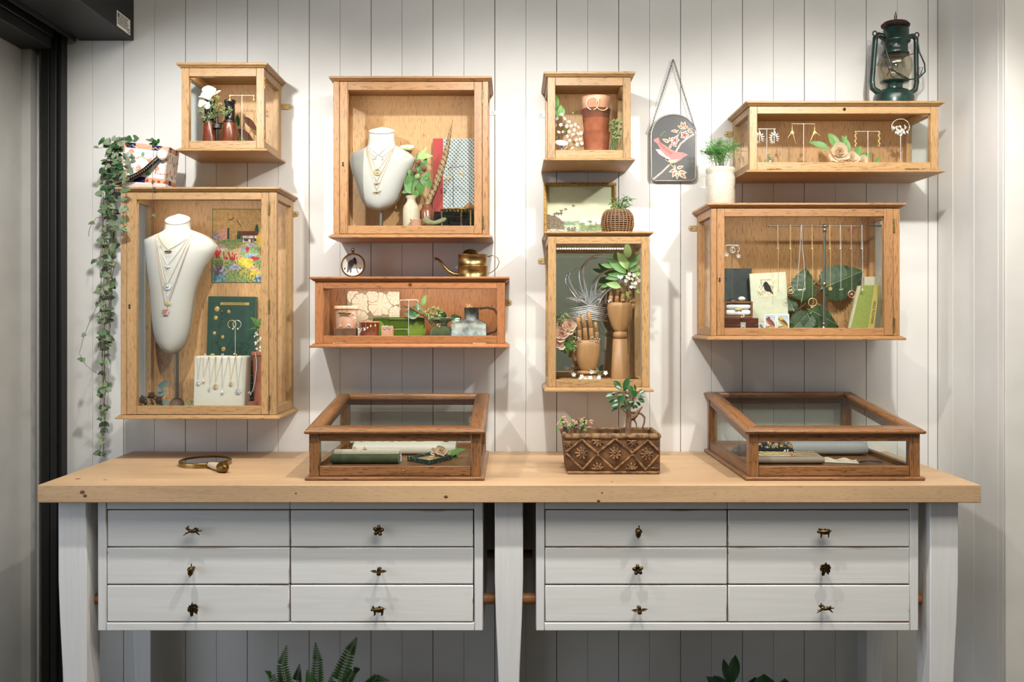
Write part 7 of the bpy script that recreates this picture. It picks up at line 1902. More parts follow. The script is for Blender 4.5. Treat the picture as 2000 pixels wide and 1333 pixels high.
for a, c in (((350, 630), (335, 572)), ((350, 630), (305, 607)), ((352, 632), (392, 608)), ((352, 628), (368, 572)), ((300, 650), (250, 650)), ((290, 665), (315, 640)), ((385, 640), (432, 668)), ((238, 740), (182, 716)), ((255, 735), (235, 700)), ((310, 680), (298, 710)), ((240, 790), (258, 750)), ((265, 755), (300, 780)), ((290, 965), (235, 985)), ((295, 970), (262, 1030)), ((300, 955), (355, 935)), ((310, 985), (382, 990)), ((305, 990), (300, 1045)), ((320, 990), (378, 1040)), ((285, 960), (282, 925))): eleaf(a, c)
for x, y in ((285, 725), (362, 682)):
    for k in range(5):
        a = k * 2 * PI / 5 + .3; eleaf((x, y), (x + 38 * math.sin(a), y - 38 * math.cos(a)), .85, WHITE)
    b = B(); b.ball(mw(x, y, .003), (.0035, .0008, .0035), 8, 5); build(b, 'etched_centre', 'book_red', t)
build(B().tube([mw(165, 690, .0024), mw(200, 655, .0024), mw(235, 680, .0024), mw(200, 695, .0024)], .0012, 5), 'etched_bud', 'leaf_pale', t)
b = B()   # chain links
for A, C in ((mw(82, 648, .004), mw(266, 76, .002)), (mw(448, 640, .004), mw(272, 76, .002))):
    n = 46; dv = (C - A) / n
    for k in range(n):
        c = A + dv * (k + .5); u_ = dv.normalized(); w_ = u_.cross(Vector((0, 1, 0))) if k % 2 else (u_.cross(Vector((0, 1, 0))) * .35 + Vector((0, .9, 0)))
        b.tube([c + u_ * .0032 * math.cos(a) + w_ * .0026 * math.sin(a) for a in [j * PI / 4 for j in range(8)]], .0008, 4, closed=True)
build(b, 'chain', 'pewter', t)
for x, y in ((80, 652), (450, 645)): build(B().tube([mw(x, y, .003) + Vector((.0035 * math.cos(a), 0, .0035 * math.sin(a))) for a in [k * PI / 4 for k in range(8)]], .0009, 5, closed=True), 'hanging_loop', 'lead', t)
build(B().tube([mw(268, 78, -.014), mw(268, 72, .004), mw(268, 66, .006)], .0016, 6), 'nail', 'iron_dark', t)
# ---- painting on G
zt_ = topz('G', 7.5)
q = Q(.022)
def sea(u, v):
    n1 = nz(u * 5, v * 7, 2); n2 = nz(u * 16, v * 20, 5); n3 = nz(u * 40, v * 50)
    c = mixrgb((176, 184, 150), (222, 222, 188), v * 1.3 + .25 * n1)
    c = mixrgb(c, (232, 226, 190), max(0, n1 * 1.2) if .3 < v < .65 else 0)
    if v > .72 + .01 * n2:
        c = mixrgb((120, 142, 112), (170, 184, 146), .5 + n2 + (v - .85)); 
        if n3 > .12 and v > .8: c = mixrgb(c, (228, 230, 210), .8)
    cr = ((u - .70) / .22) ** 2 + ((v - .80) / .16) ** 2
    if cr < 1 and v > .62 + .25 * abs(u - .68): c = mixrgb((196, 204, 160), (236, 236, 220), .5 + n2 * 1.5) if v < .76 + .1 * n2 else mixrgb((112, 136, 92), (160, 174, 120), .5 + n2)
    if v > .92 + .05 * n2: c = mixrgb((200, 204, 186), (116, 124, 100), .5 + n3 * 1.6)
    if u < .27 + .03 * n3 and v > .60 + max(0, u - .13) * 1.1 + .03 * n2: c = mixrgb((92, 80, 62), (138, 122, 96), .5 + n3 * 1.2) if v < .88 or n3 > 0 else (206, 202, 182)
    if .30 < u < .44 and v > .85 + .03 * n3: c = mixrgb((84, 78, 62), (150, 146, 120), .5 + n3)
    for x, y in ((.12, .57), (.18, .56), (.22, .55), (.29, .47), (.22, .50), (.40, .40), (.15, .55)):
        if abs(v - y - .5 * abs(u - x)) < .012 and abs(u - x) < .025 or (abs(u - x) < .006 and 0 < v - y < .05): c = (92, 84, 70)
    return c
t = thing('seascape_painting', 'small gilt framed painting of gulls over a rocky sea', 'painting', tuple(q.w(1131, 465)))
L_, R_, T_, Bt = 1062, 1203, 357.5, 464.5; fw = 6.5
art('canvas', 'vc', t, q.w(L_ + fw - 1, T_ + fw - 1, .002), Vector((q.l(R_ - L_ - 2 * fw + 2), 0, 0)), Vector((0, 0, -q.l(Bt - T_ - 2 * fw + 2))), 120, 90, sea)
for px0, px1, y0, y1, ax in ((L_, R_, T_, T_ + fw, 0), (L_, R_, Bt - fw, Bt, 0), (L_, L_ + fw, T_ + fw, Bt - fw, 1), (R_ - fw, R_, T_ + fw, Bt - fw, 1)):
    b = B(); a, c = q.w(px0, y1), q.w(px1, y0); b.box(a.x, c.x, q.y - .010, q.y + .012, a.z, c.z)
    m_ = .0025
    if ax: b.box((a.x + c.x) / 2 - m_, (a.x + c.x) / 2 + m_, q.y - .0125, q.y - .010, a.z, c.z)
    else: b.box(a.x, c.x, q.y - .0125, q.y - .010, (a.z + c.z) / 2 - m_, (a.z + c.z) / 2 + m_)
    build(b, 'frame_side', 'gilt', t, bev=.001)
# ---- woven planter on G
q = Q(.155); cx = q.x(1206); zb_ = zt_
t = thing('woven_planter', 'round bamboo lattice pot with a small green plant', 'planter', (cx, q.y, zb_))
prof = [(27, 452), (30.5, 444), (31.5, 434), (30.5, 424), (27, 416), (22, 411)]
H0 = zb_ + .004
P = [(q.l(r), H0 + (q.z(y) - q.z(452)) * ((q.z(410) - H0) / (q.z(410) - q.z(452)))) for r, y in prof]
build(B().lathe([(0, P[0][1])] + [(r - .003, z) for r, z in P] + [(P[-1][0] - .006, P[-1][1] - .002), (0, P[-1][1] - .008)], 28, loc=(cx, q.y, 0)), 'liner', 'wicker_dark', t)
def prof_r(f):
    k = f * (len(P) - 1); i = min(int(k), len(P) - 2); k -= i
    return P[i][0] + (P[i + 1][0] - P[i][0]) * k, P[i][1] + (P[i + 1][1] - P[i][1]) * k
for j in range(14):
    r, z = prof_r(j / 13); b = B()
    b.tube([(cx + (r - .0006 + .0012 * math.sin(k * PI / 4 + (j // 3 % 2) * PI)) * math.cos(k * 2 * PI / 48), q.y + (r - .0006 + .0012 * math.sin(k * PI / 4 + (j // 3 % 2) * PI)) * math.sin(k * 2 * PI / 48), z) for k in range(48)], .0013, 5, closed=True)
    build(b, 'weave_ring', ('wicker_grey', 'wicker', 'wicker_grey')[j % 3], t)
for k in range(24):
    a = k * 2 * PI / 24; b = B(); b.tube([(cx + prof_r(f / 8)[0] * math.cos(a) * (1.012 if (f // 2 + k) % 2 else .985), q.y + prof_r(f / 8)[0] * math.sin(a) * (1.012 if (f // 2 + k) % 2 else .985), prof_r(f / 8)[1]) for f in range(9)], .0016, 5); build(b, 'upright', 'wicker', t)
for k in range(6): build(B().ball((cx + q.l(24) * math.cos(k * PI / 3 + .3), q.y + q.l(24) * math.sin(k * PI / 3 + .3), zb_ + .0035), (.006, .006, .0035), 8, 5), 'foot', 'wicker', t)
rr = random.Random(15); pl = thing('potted_seedling', 'small bushy green plant growing in the bamboo lattice pot', 'plant', (cx, q.y, P[-1][1] - .008))
build(B().lathe([(q.l(20), P[-1][1] - .0075), (0, P[-1][1] - .004)], 18, loc=(cx, q.y, 0)), 'soil', 'soil', pl)
for i in range(26):
    A = Vector((cx + rr.uniform(-.012, .012), q.y + rr.uniform(-.012, .012), P[-1][1] - .006)); C = Vector((q.x(rr.uniform(1194, 1232)), q.y + rr.uniform(-.03, .02), q.z(rr.uniform(384, 408))))
    build(B().tube([A, A.lerp(C, .5) + Vector((0, 0, .008)), C], .0007, 5), 'stem', 'stem_green', pl)
    for s_ in range(2): leaf_at(pl, C, Vector((rr.uniform(-1, 1), rr.uniform(-1, .4), rr.uniform(-.5, .4))), rr.uniform(.012, .019), up=(rr.uniform(-.4, .4), -.5, 1), shape='ovate', mat='leaf_mid', Wd=.5)
# ---- round framed picture and brass can on D
zt_ = topz('D', 8.5)
q = Q(.09); r = q.l(23.5); c = Vector((q.x(689.5), q.y, zt_ + r + .002))
t = thing('round_picture', 'small round brass framed silhouette picture like a pocket watch', 'picture', (c.x, c.y, zt_))
MX = T3(c) @ R3(-.12, 'X') @ R3(PI / 2, 'X')
b = B(); b.M = MX; b.lathe([(r * .88, -.006), (r, -.006), (r * 1.02, -.002), (r * 1.0, .003), (r * .94, .005), (r * .89, .003), (r * .88, -.006)], 36); build(b, 'frame', 'brass', t)
b = B(); b.M = MX; b.lathe([(0, -.004), (r * .9, -.004), (r * .9, .0012), (0, .0014)], 36); build(b, 'face', 'paper_white', t)
def rsil(L, col, d, nme):
    b = B(); b.M = MX @ T3((0, 0, d)) @ R3(-PI / 2, 'X'); b.prism([(x * r, z * r) for x, z in L], -.0003, 0); b.c = [lin(col)] * len(b.f); build(b, nme, 'vc', t)
rsil([(-.5, -.62), (-.45, -.1), (-.42, .2), (-.25, .42), (0, .5), (.12, .4), (.1, .1), (0, -.1), (-.1, -.15), (-.12, -.65), (-.22, -.65), (-.28, -.35), (-.38, -.62)], (92, 86, 84), .0018, 'grey_figure')
rsil([(-.05, -.7), (-.05, -.2), (.05, .0), (.22, .05), (.28, -.1), (.42, -.65), (.2, -.72)], (236, 232, 222), .0020, 'white_skirt')
rsil([(.0, .55), (.1, .66), (.22, .55), (.3, .2), (.25, .0), (.12, .15), (.08, .4)], (40, 34, 32), .0022, 'dark_jacket')
rsil([(.28, -.1), (.36, -.4), (.52, -.66), (.42, -.66), (.3, -.42)], (60, 54, 52), .0022, 'dark_leg'); rsil([(.5, -.25), (.62, -.2), (.72, -.3), (.6, -.36)], (90, 84, 80), .0018, 'grey_basket'); rsil([(-.75, -.3), (-.66, -.15), (-.6, -.35), (-.7, -.42)], (90, 84, 80), .0018, 'grey_bush')
build(B().lathe([(.002, 0), (.004, .002), (.0042, .006), (.002, .008), (0, .0085)], 12, loc=c + Vector((-.001, .003, r + .001))), 'crown', 'brass_old', t)
build(B().tube([c + Vector((-.001 + .0055 * math.cos(a), .003, r + .010 + .0055 * math.sin(a))) for a in [k * PI / 6 for k in range(12)]], .0011, 5, closed=True), 'bow', 'brass_old', t)
q = Q(.10); cx = q.x(923.5)
t = thing('watering_can', 'little brass watering can with a long curved spout', 'watering can', (cx, q.y, zt_))
H1 = q.z(498) - zt_; rw = q.l(29.5)
build(B().lathe([(0, 0), (rw, 0), (rw, .003), (rw * .98, .004), (rw * .98, H1 * .46), (rw * 1.01, H1 * .47), (rw * 1.01, H1 * .50), (rw * .98, H1 * .51), (rw * .97, H1 * .95), (rw * 1.0, H1 * .96), (rw * 1.0, H1), (rw * .93, H1), (rw * .9, H1 * .1), (0, H1 * .1)], 36, loc=(cx, q.y, zt_)), 'body', 'brass', t)
b = B(); R = []
for k in range(9):
    a = PI * k / 8; R.append((cx - rw * .93 * math.cos(a) , zt_ + H1 + q.l(10) * math.sin(a) ** .8))
b.prism([(x * .54 + (cx - q.l(10)) * .46, z) for x, z in R], q.y - rw * .5, q.y + rw * .6); build(b, 'half_lid', 'brass_old', t, bev=.002)
build(B().tube([q.w(897, 536.5), q.w(886, 535.5), q.w(877, 531), q.w(869, 523), q.w(862, 513), q.w(855, 507), q.w(849, 505.5)], [.0075, .006, .0052, .0045, .004, .0042, .0052], 12), 'spout', 'brass', t)
build(B().tube([q.w(952, 502), q.w(962, 499), q.w(972, 504), q.w(975, 513), q.w(971, 523), q.w(962, 531), q.w(953, 535)], .0013, 8), 'handle', 'brass', t)
# ---- patterned pot and string of hearts on B
zt_ = topz('B', 8)
q = Q(.165); w_ = q.l(86); hh = q.l(76)
ox = q.w(246, 352)
PM = T3((ox.x, q.y, zt_ + .021)) @ R3(.115, 'Y')
t = thing('patterned_pot', 'tilted porcelain pot with blue and rust pattern and a dark braided handle', 'pot', (ox.x + w_ / 2, q.y, zt_))
def imari(u, v):
    n = nz(u * 60, v * 60)
    c = (228, 224, 214)
    if v < .13:
        c = (30, 32, 84) if (.06 < u < .26 or .62 < u < .84) else mixrgb((206, 110, 60), (240, 214, 190), .5 + n * 2)
        if c == (30, 32, 84) and abs(v - .075 - .02 * math.sin(u * 60)) < .014: c = (196, 160, 110)
    elif v > .83:
        c = (28, 30, 80) if .30 < u < .56 else mixrgb((198, 96, 50), (238, 206, 176), .5 + n * 2)
        if c != (28, 30, 80) and (abs((u * 7.5) % 1 - .5) ** 2 + ((v - .91) * 6) ** 2 < .06): c = (170, 60, 34)
    else:
        s1 = .30 + .10 * abs(math.sin(u * PI * 2.0 + .5)) ** .7; s2 = .62 + .09 * abs(math.sin(u * PI * 2.4 + 1.2)) ** .7
        if (abs(v - s1) < .014 or abs(v - s2) < .014) and math.sin(u * 150) > -.2: c = (156, 82, 60)
        for x, y in ((.18, .22), (.38, .62), (.78, .58), (.12, .72), (.62, .40)):
            d = abs(u - x) + abs(v - y) * .8
            if d < .07 and n > -.25: c = (206, 140, 110)
        for x, y, a, b_ in ((.44, .26, .035, .06), (.09, .74, .02, .06), (.60, .73, .07, .05), (.94, .30, .03, .06)):
            if ((u - x) / a) ** 2 + ((v - y) / b_) ** 2 < 1: c = mixrgb((96, 148, 96), (130, 176, 124), .5 + n)
        if abs(u - .5) > .47 and n > -.1: c = (204, 120, 84)
    return c
dpt = .085
c0 = PM @ Vector((0, -dpt / 2 - .0008, hh)); 
art('painted_front', 'vc_gloss', t, c0, (PM.to_3x3() @ Vector((w_, 0, 0))), (PM.to_3x3() @ Vector((0, 0, -hh))), 110, 96, imari)
b = B(); b.M = PM; b.box(0, w_, -dpt / 2, dpt / 2, 0, hh); build(b, 'body', 'porcelain', t, bev=.003)
c0 = PM @ Vector((w_ + .0008, -dpt / 2, hh)); art('painted_side', 'vc_gloss', t, c0, (PM.to_3x3() @ Vector((0, dpt, 0))), (PM.to_3x3() @ Vector((0, 0, -hh))), 50, 60, imari)
b = B(); b.M = T3((ox.x, q.y, zt_)); b.rings([[(.006, -.04, 0), (w_ + .002, -.04, 0), (w_ + .002, .04, 0), (.006, .04, 0)], [(.0, -.05, .0205), (w_ + .004, -.05, .0115), (w_ + .004, .05, .0115), (.0, .05, .0205)]], smooth=False); build(b, 'plinth', 'porcelain', t, bev=.002)
hp = [(227, 359), (240, 354), (256, 348), (270, 341), (284, 332), (296, 321), (306, 312), (313, 304)]
build(B().tube([q.w(x, y, .052 + .012 * math.sin(i / 7 * PI)) for i, (x, y) in enumerate(hp)], [.006, .0075, .008, .008, .008, .0075, .007, .005], 10), 'handle', 'black_lacquer', t)
for i in range(22):
    f = i / 21 * 6.2; k = int(f); a, c = hp[k], hp[k + 1]; f -= k
    x, y = a[0] + (c[0] - a[0]) * f, a[1] + (c[1] - a[1]) * f
    build(B().ball(q.w(x, y - 1.5, .052 + .012 * math.sin((k + f) / 7 * PI) + .0072), (.0022, .0016, .0026), 6, 4), 'braid_knot', 'wicker' if i < 13 else 'wicker_grey', t)
build(B().ball(q.w(317, 302, .058), (.0155, .0125, .0165), 20, 12), 'boss', 'porcelain', t)
build(B().tube([q.w(305, 316, .056), q.w(308, 304, .056), q.w(307, 296, .056)], [.003, .004, .001], 8), 'handle_tip', 'wicker', t)
t = thing('string_of_hearts', 'trailing string of hearts vine falling from the patterned pot', 'plant', tuple(Q(.19).w(250, 285)))
rr = random.Random(77)
HM = ('leaf_hearts', 'leaf_hearts_pale', 'leaf_hearts', 'leaf_dark')
def hleaf(c, s_, side):
    d = Vector((side * rr.uniform(.3, 1), rr.uniform(-.7, .1), rr.uniform(-1.0, .1)))
    leaf_at(t, c, d, s_, up=(rr.uniform(-.5, .5), -1, rr.uniform(-.1, .9)), shape='heart', mat=HM[rr.randrange(4)], Wd=1.0, fold=.08, curl=.1, n=6)
def strand(P, dens, s0=.015, s1=.021):
    out = []
    for i in range(len(P) - 1):
        for k in range(4): out.append(P[i].lerp(P[i + 1], k / 4) + Vector((rr.uniform(-.0015, .0015), rr.uniform(-.002, .002), 0)))
    out.append(P[-1]); build(B().tube(out, .0007, 4), 'strand', 'stem_brown', t)
    L = 0
    for i in range(1, len(out)):
        L += (out[i] - out[i - 1]).length
        if L > dens * rr.uniform(.7, 1.3):
            L = 0; hleaf(out[i], rr.uniform(s0, s1), -1); 
            if rr.random() < .85: hleaf(out[i], rr.uniform(s0, s1), 1)
for i in range(15):
    sx = rr.uniform(243, 262); e = rr.choice((500, 560, 600, 660, 700, 760, 820, 880, 900)) if i > 3 else (905, 890, 860, 780)[i]; e = min(e, 886)
    mx = rr.uniform(192, 240) if i > 3 else (206, 212, 222, 226)[i]; pp = rr.uniform(.05, .24)
    ex = mx + (198 - mx) * min(1, max(0, (e - 500) / 400)) + rr.uniform(-6, 8)
    P = [Q(.19).w(sx, 274), Q(pp).w(sx - 14, 271), Q(pp).w((sx + mx) / 2 - 10, 292), Q(pp).w(mx, 345)]
    y = 345
    while y < e: y += 45; f = (y - 345) / (e - 345 + 1); P.append(Q(pp).w(mx + (ex - mx) * min(f, 1) + rr.uniform(-3.5, 3.5), min(y, e)))
    P = [p_ if p_.x < -1.175 or k < 3 else Vector((-1.175 - rr.uniform(0, .02), p_.y, p_.z)) for k, p_ in enumerate(P)]
    strand(P, .046 if e < 700 else .066, .012, .020)
strand([Q(.25).w(250, 330), Q(.262).w(244, 372), Q(.262).w(246, 392), Q(.262).w(240, 420), Q(.262).w(243, 455)], .03)
strand([Q(.25).w(300, 280), Q(.262).w(298, 340), Q(.262).w(298, 405), Q(.262).w(301, 420), Q(.262).w(292, 430)], .11, .007, .009)
strand([Q(.2).w(215, 545), Q(.2).w(170, 640), Q(.2).w(154, 690), Q(.2).w(168, 715), Q(.2).w(192, 732)], .09, .012, .018)
strand([Q(.2).w(205, 425), Q(.2).w(188, 425), Q(.2).w(175, 445), Q(.2).w(172, 462)], .05, .011, .016)
strand([Q(.2).w(225, 280), Q(.2).w(196, 290), Q(.2).w(184, 285)], .06, .01, .014)
strand([Q(.2).w(210, 500), Q(.2).w(190, 505), Q(.2).w(178, 515)], .05, .011, .015)
for i in range(70):
    c = Q(rr.uniform(.16, .24)).w(rr.uniform(206, 258) - rr.uniform(0, 1) * 6, 268 + rr.random() ** 1.1 * 95)
    if c.x > -1.165 and c.z < 1.62: c.x = -1.19
    hleaf(c, rr.uniform(.014, .021), rr.choice((-1, 1)))
for px, py in ((262, 271), (292, 272), (297, 278), (305, 276)): hleaf(Q(.2).w(px, py), .022, 1)
# ---- hand mirror / magnifier on the worktop
z0 = ZT + .0004
def wtp(px, py, z=z0): d = (CZ - z) * F / (py - 620); return Vector(((px - CX) * d / F, -(D - d), z))
ctr = Vector((Q(.265).x(401), -.265, z0)); rx = Q(.265).l(49)
t = thing('hand_mirror', 'brass rimmed oval hand mirror with a cream handle lying on the worktop', 'mirror', tuple(ctr))
MXm = T3(ctr) @ R3(-.1, 'Z')
b = B(); b.M = MXm; b.lathe([(rx * .90, 0), (rx, 0), (rx * 1.0, .008), (rx * 1.0, .012), (rx * .97, .0145), (rx * .93, .0145), (rx * .90, .011)], 44, sy=1.08); build(b, 'rim', 'brass', t)
b = B(); b.M = MXm; b.lathe([(0, .001), (rx * .92, .001), (rx * .92, .0115), (0, .012)], 44, sy=1.08); build(b, 'mirror_glass', 'mirror', t)
A = ctr + Vector((.034, -.070, .010)); C = wtp(441, 925) + Vector((0, 0, .014))
dv = (C - A)
build(B().tube([A, A + dv * .25, A + dv * .7], [.007, .0095, .012], 16), 'handle', 'stoneware', t)
build(B().tube([A + dv * .7, A + dv * .74, A + dv * .9, A + dv * 1.0, A + dv * 1.03], [.0135, .0150, .0145, .009, .003], 16), 'pommel', 'brass_old', t)
build(B().tube([A - dv * .12, A + dv * .02], [.006, .008], 12), 'ferrule', 'brass_old', t)
# ---- terracotta trough
pf = .5; d0 = (CZ - ZT) * F / (927 - 620); pf = D - d0; q = Q(pf)
t = thing('stone_trough', 'weathered rectangular trough with lozenges and rosettes in relief', 'planter', (q.x(1195), -pf + .06, z0))
x0, x1 = q.x(1108), q.x(1289); X0, X1 = q.x(1099), q.x(1291); zt_ = q.z(848); dep = .135; yf = -pf; YB = yf + dep
b = B()
def rg(a, c, y0, y1, z): return [(a, y0, z), (c, y0, z), (c, y1, z), (a, y1, z)]
b.rings([rg(x0 + .004, x1 - .004, yf + .003, YB - .003, z0), rg(x0, x1, yf, YB, z0 + .004), rg(X0 + .003, X1 - .003, yf - .004, YB + .003, zt_ - .012), rg(X0 + .003, X1 - .003, yf - .004, YB + .003, zt_ - .010)], smooth=False, cap1=False)
b.rings([rg(x0 + .012, x1 - .012, yf + .010, YB - .010, z0 + .02), rg(X0 + .016, X1 - .016, yf + .010, YB - .012, zt_ - .002)][::-1], smooth=False, cap0=False)
build(b, 'body', 'trough', t)
b = B(); P = [(X0 + .009, X1 - .009, yf + .004, YB - .006)]
def ring4(o): return [(X0 - o, yf - .007 - o), (X1 + o, yf - .007 - o), (X1 + o, YB + .006 + o), (X0 - o, YB + .006 + o)]
cs = ring4(-.006)
b.tube([(x, y, zt_ - .006) for x, y in [((cs[k][0] * (1 - f) + cs[(k + 1) % 4][0] * f), (cs[k][1] * (1 - f) + cs[(k + 1) % 4][1] * f)) for k in range(4) for f in (0, .04, .25, .5, .75, .96)]], .0085, 10, closed=True, flat=.85)
build(b, 'rim', 'trough_rim', t)
build(B().box(x0, x1, yf - .003, yf + .01, z0 + .001, z0 + .008), 'foot_band', 'trough_rim', t, bev=.002)
def tr(x, y): return Vector((q.x(1070 + x / 6.346), yf - .002 - .004 * max(0, (1200 - y) / 420), q.z(730 + y / 6.346)))
rr = random.Random(5)
for P in (((225, 975), (420, 815), (610, 985), (835, 805), (1045, 985), (1240, 825), (1385, 975)), ((225, 985), (425, 1190), (610, 1000), (825, 1195), (1050, 1000), (1210, 1195), (1375, 1010))):
    for k in range(len(P) - 1):
        a, c = tr(*P[k]), tr(*P[k + 1]); build(B().tube([a.lerp(c, f / 6) + Vector((0, rr.uniform(-.0006, .0006), rr.uniform(-.0006, .0006))) for f in range(7)], [.0034 + rr.uniform(-.0006, .0006) for f in range(7)], 7), 'lozenge_rib', 'trough_rim', t)
def rosette(x, y, s_, half=0):
    b = B(); c = tr(x, y)
    for ring_, n, rad in ((0, 8, .0072), (1, 9, .0128)):
        for k in range(n):
            a = 2 * PI * k / n + ring_ * .3; dx, dz = math.cos(a) * rad * s_, math.sin(a) * rad * s_
            if (half > 0 and dz < -.002) or (half < 0 and dz > .002): continue
            b.ball(c + Vector((dx, -.0008, dz)), (.0046 * s_, .0026, .0030 * s_), 8, 5, mat=R3(-a, 'Y'))
    b.ball(c + Vector((0, -.002, 0)), .0036 * s_, 8, 5)
    build(b, 'rosette', 'trough_rim', t)
for x, y, s_, hf in ((415, 985, 1.05, 0), (828, 985, 1.05, 0), (1225, 995, 1.05, 0), (620, 830, 1.0, -1), (1050, 835, 1.0, -1), (615, 1180, 1.0, 1), (1040, 1180, 1.0, 1), (245, 850, .8, -1), (1330, 1170, .7, 1)): rosette(x, y, s_, hf)
zso = zt_ - .035
build(B().box(x0 + .012, x1 - .012, yf + .012, YB - .012, zso - .02, zso), 'soil', 'soil', t)
# ficus bonsai
q = Q(pf - .05)
def fb(x, y, d=0): return q.w(1070 + x / 6.346, 730 + y / 6.346, d)
t = thing('ficus_bonsai', 'small ficus bonsai with glossy dark leaves and a thick bent root', 'plant', (fb(995, 0).x, q.y, zso))
build(B().tube([Vector((fb(995, 0).x, q.y, zso - .004)), fb(993, 700), fb(1000, 610), fb(1010, 540), fb(1000, 470), fb(995, 430)], [.009, .0082, .0078, .0085, .0062, .005], 12), 'trunk', 'bark', t)
build(B().tube([fb(1005, 560), fb(1050, 545), fb(1090, 515), fb(1130, 460), fb(1175, 408)], [.0075, .0085, .0065, .004, .0012], 10), 'branch', 'bark', t)
build(B().tube([fb(1030, 485), fb(1100, 485), fb(1160, 500), fb(1200, 545), fb(1195, 610), fb(1170, 680), fb(1150, 760)], [.003, .0032, .003, .003, .0026, .002, .0012], 8), 'root', 'bark', t)
build(B().tube([fb(1070, 570), fb(1095, 620), fb(1105, 690), fb(1108, 760)], [.003, .002, .0014, .0008], 7), 'root', 'bark', t)
build(B().tube([fb(970, 490), fb(930, 450), fb(900, 430)], [.0014, .001, .0008], 6), 'branch', 'stem_brown', t)
for P in (((995, 440), (930, 330), (900, 230)), ((1000, 440), (1050, 330), (1080, 230)), ((998, 440), (985, 330), (960, 210))): build(B().tube([fb(*p_) for p_ in P], [.003, .002, .0012], 7), 'branch', 'stem_brown', t)
for a, c, w_, d in (((915, 215), (820, 90), .42, 0), ((930, 215), (1008, 50), .34, 0), ((940, 225), (995, 120), .45, 0), ((930, 210), (845, 150), .5, .01), ((855, 280), (715, 282), .48, 0), ((860, 240), (790, 245), .35, 0), ((940, 270), (880, 360), .75, .02), ((940, 280), (865, 270), .6, .01), ((1070, 250), (990, 150), .45, .01), ((1085, 215), (1075, 130), .3, 0), ((1080, 300), (1060, 205), .65, .02), ((1110, 260), (1200, 200), .45, 0), ((1110, 290), (1215, 285), .3, 0), ((1100, 310), (1205, 355), .42, 0), ((890, 330), (730, 372), .28, 0), ((895, 380), (780, 410), .45, .01), ((870, 415), (785, 475), .28, 0), ((1010, 320), (950, 350), .6, .02), ((1030, 300), (955, 260), .4, .01), ((970, 400), (900, 440), .55, .01), ((1000, 390), (965, 445), .6, .02), ((1050, 390), (1070, 440), .55, .01), ((1060, 350), (1000, 360), .5, .02), ((1060, 390), (1115, 430), .45, 0), ((1090, 345), (1150, 400), .4, 0), ((960, 310), (1000, 250), .5, -.01), ((1010, 430), (1050, 330), .5, -.01)):
    leaf_px(t, q, (1070 + a[0] / 6.346, 730 + a[1] / 6.346), (1070 + c[0] / 6.346, 730 + c[1] / 6.346), up=(0, -.8, .6), dp=d, shape='obov' if w_ > .33 else 'lance', mat='leaf_glossy', Wd=w_ * 1.3, curl=.08)
t = thing('fittonia', 'small pink and green leaved plant at the left end of the trough', 'plant', (fb(330, 0).x, q.y, zso))
rr = random.Random(61)
for i in range(34):
    A = Vector((fb(330 + rr.uniform(-60, 60), 0).x, q.y + rr.uniform(-.03, .02), zso - .002)); C = fb(rr.uniform(140, 520), rr.uniform(550, 700), rr.uniform(-.02, .03))
    build(B().tube([A, A.lerp(C, .6) + Vector((0, 0, .005)), C], .0007, 4), 'stem', 'stem_brown', t)
    for k in range(3): leaf_at(t, C, Vector((rr.uniform(-1, 1), rr.uniform(-1, .3), rr.uniform(-.6, .5))), rr.uniform(.010, .016), up=(rr.uniform(-.4, .4), -.6, 1), shape='ovate', mat=('leaf_pink', 'leaf_pink', 'leaf_mid')[k], Wd=.5)
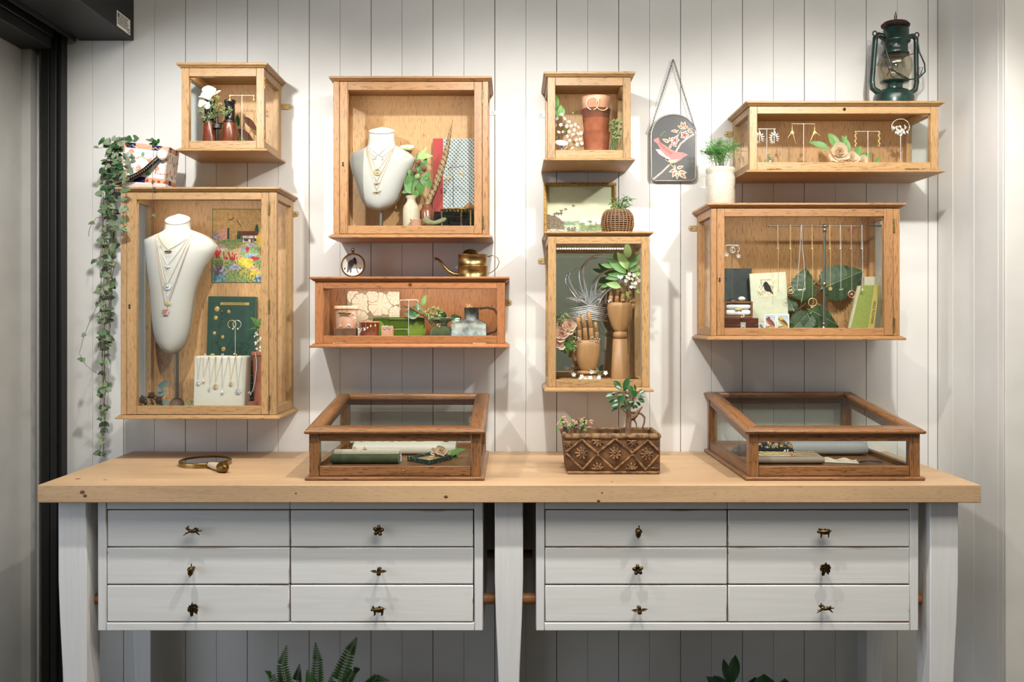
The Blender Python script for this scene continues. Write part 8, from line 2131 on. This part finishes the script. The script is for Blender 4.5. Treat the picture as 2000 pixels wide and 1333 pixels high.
# ---- plants under the table
def fern_frond(t, P, wid, n=30):
    # P path points; pinnae on both sides
    out = []
    for i in range(len(P) - 1):
        for k in range(6): out.append(P[i].lerp(P[i + 1], k / 6))
    out.append(P[-1]); build(B().tube(out, .0011, 5), 'frond_stem', 'stem_green', t)
    b = B(); m = len(out)
    for k in range(n):
        f = (k + .5) / n; i = min(int(f * (m - 1)), m - 2); c = out[i].lerp(out[i + 1], f * (m - 1) - i); tg = (out[i + 1] - out[i]).normalized()
        L = wid * math.sin(PI * min(1, f * .75 + .2)) ** .7 * (1.02 - f * .5)
        for s_ in (-1, 1):
            side = tg.cross(Vector((0, -1, 0))).normalized() * s_
            b.leaf(aim(c, side + tg * .25 + Vector((0, -.1, 0)), (0, -1, .2)), L * 1.15, L * .38, 'lance', .05, .12, 4)
    return build(b, 'pinnae', 'leaf_fern', t, kind='stuff')
q = Q(.30)
t = thing('fern', 'green sword fern on the floor under the left drawers', 'fern', (q.x(620), q.y, .22))
build(B().lathe([(0, 0), (.10, 0), (.13, .22), (.135, .22), (.125, .21), (0, .2)], 26, loc=(q.x(620), q.y, .0005)), 'pot', 'terracotta', t)
for P, w_ in ((((600, 1480), (560, 1350), (551, 1300), (560, 1262)), .026), (((620, 1480), (618, 1340), (620, 1290), (616, 1256)), .024), (((640, 1480), (662, 1330), (682, 1275), (697, 1246)), .028), (((590, 1480), (545, 1360), (530, 1320), (518, 1312)), .018), (((650, 1480), (672, 1340), (690, 1312), (703, 1308)), .02), (((640, 1480), (715, 1345), (735, 1325), (760, 1330)), .02), (((600, 1470), (580, 1330), (585, 1298)), .018), (((620, 1480), (640, 1360), (650, 1315)), .02)):
    fern_frond(t, [q.w(x, y, rr.uniform(-.03, .03)) for x, y in P], w_)
leaf_px(t, q, (618, 1360), (598, 1312), shape='ovate', mat='leaf_mid', Wd=.5)
q = Q(.28)
t = thing('leafy_pot_plant', 'dark lobed houseplant on the floor under the right drawers', 'plant', (q.x(1440), q.y, .22))
build(B().lathe([(0, 0), (.09, 0), (.115, .2), (.12, .2), (.11, .19), (0, .18)], 26, loc=(q.x(1440), q.y, .0005)), 'pot', 'terracotta_dark', t)
for a, c, w_ in (((1425, 1345), (1440, 1285), .38), ((1424, 1345), (1416, 1292), .3), ((1430, 1350), (1395, 1324), .4), ((1424, 1352), (1382, 1326), .35), ((1490, 1375), (1496, 1322), 1.0), ((1530, 1375), (1536, 1330), .8), ((1470, 1380), (1478, 1328), .8)):
    A, C = q.w(*a), q.w(*c)
    leaf_at(t, A, C - A, (C - A).length, (0, -1, .1), shape='obov', mat='leaf_glossy', Wd=w_)
    build(B().tube([A, Vector((q.x(1440), q.y, .19))], .0022, 6), 'stalk', 'stem_green', t)
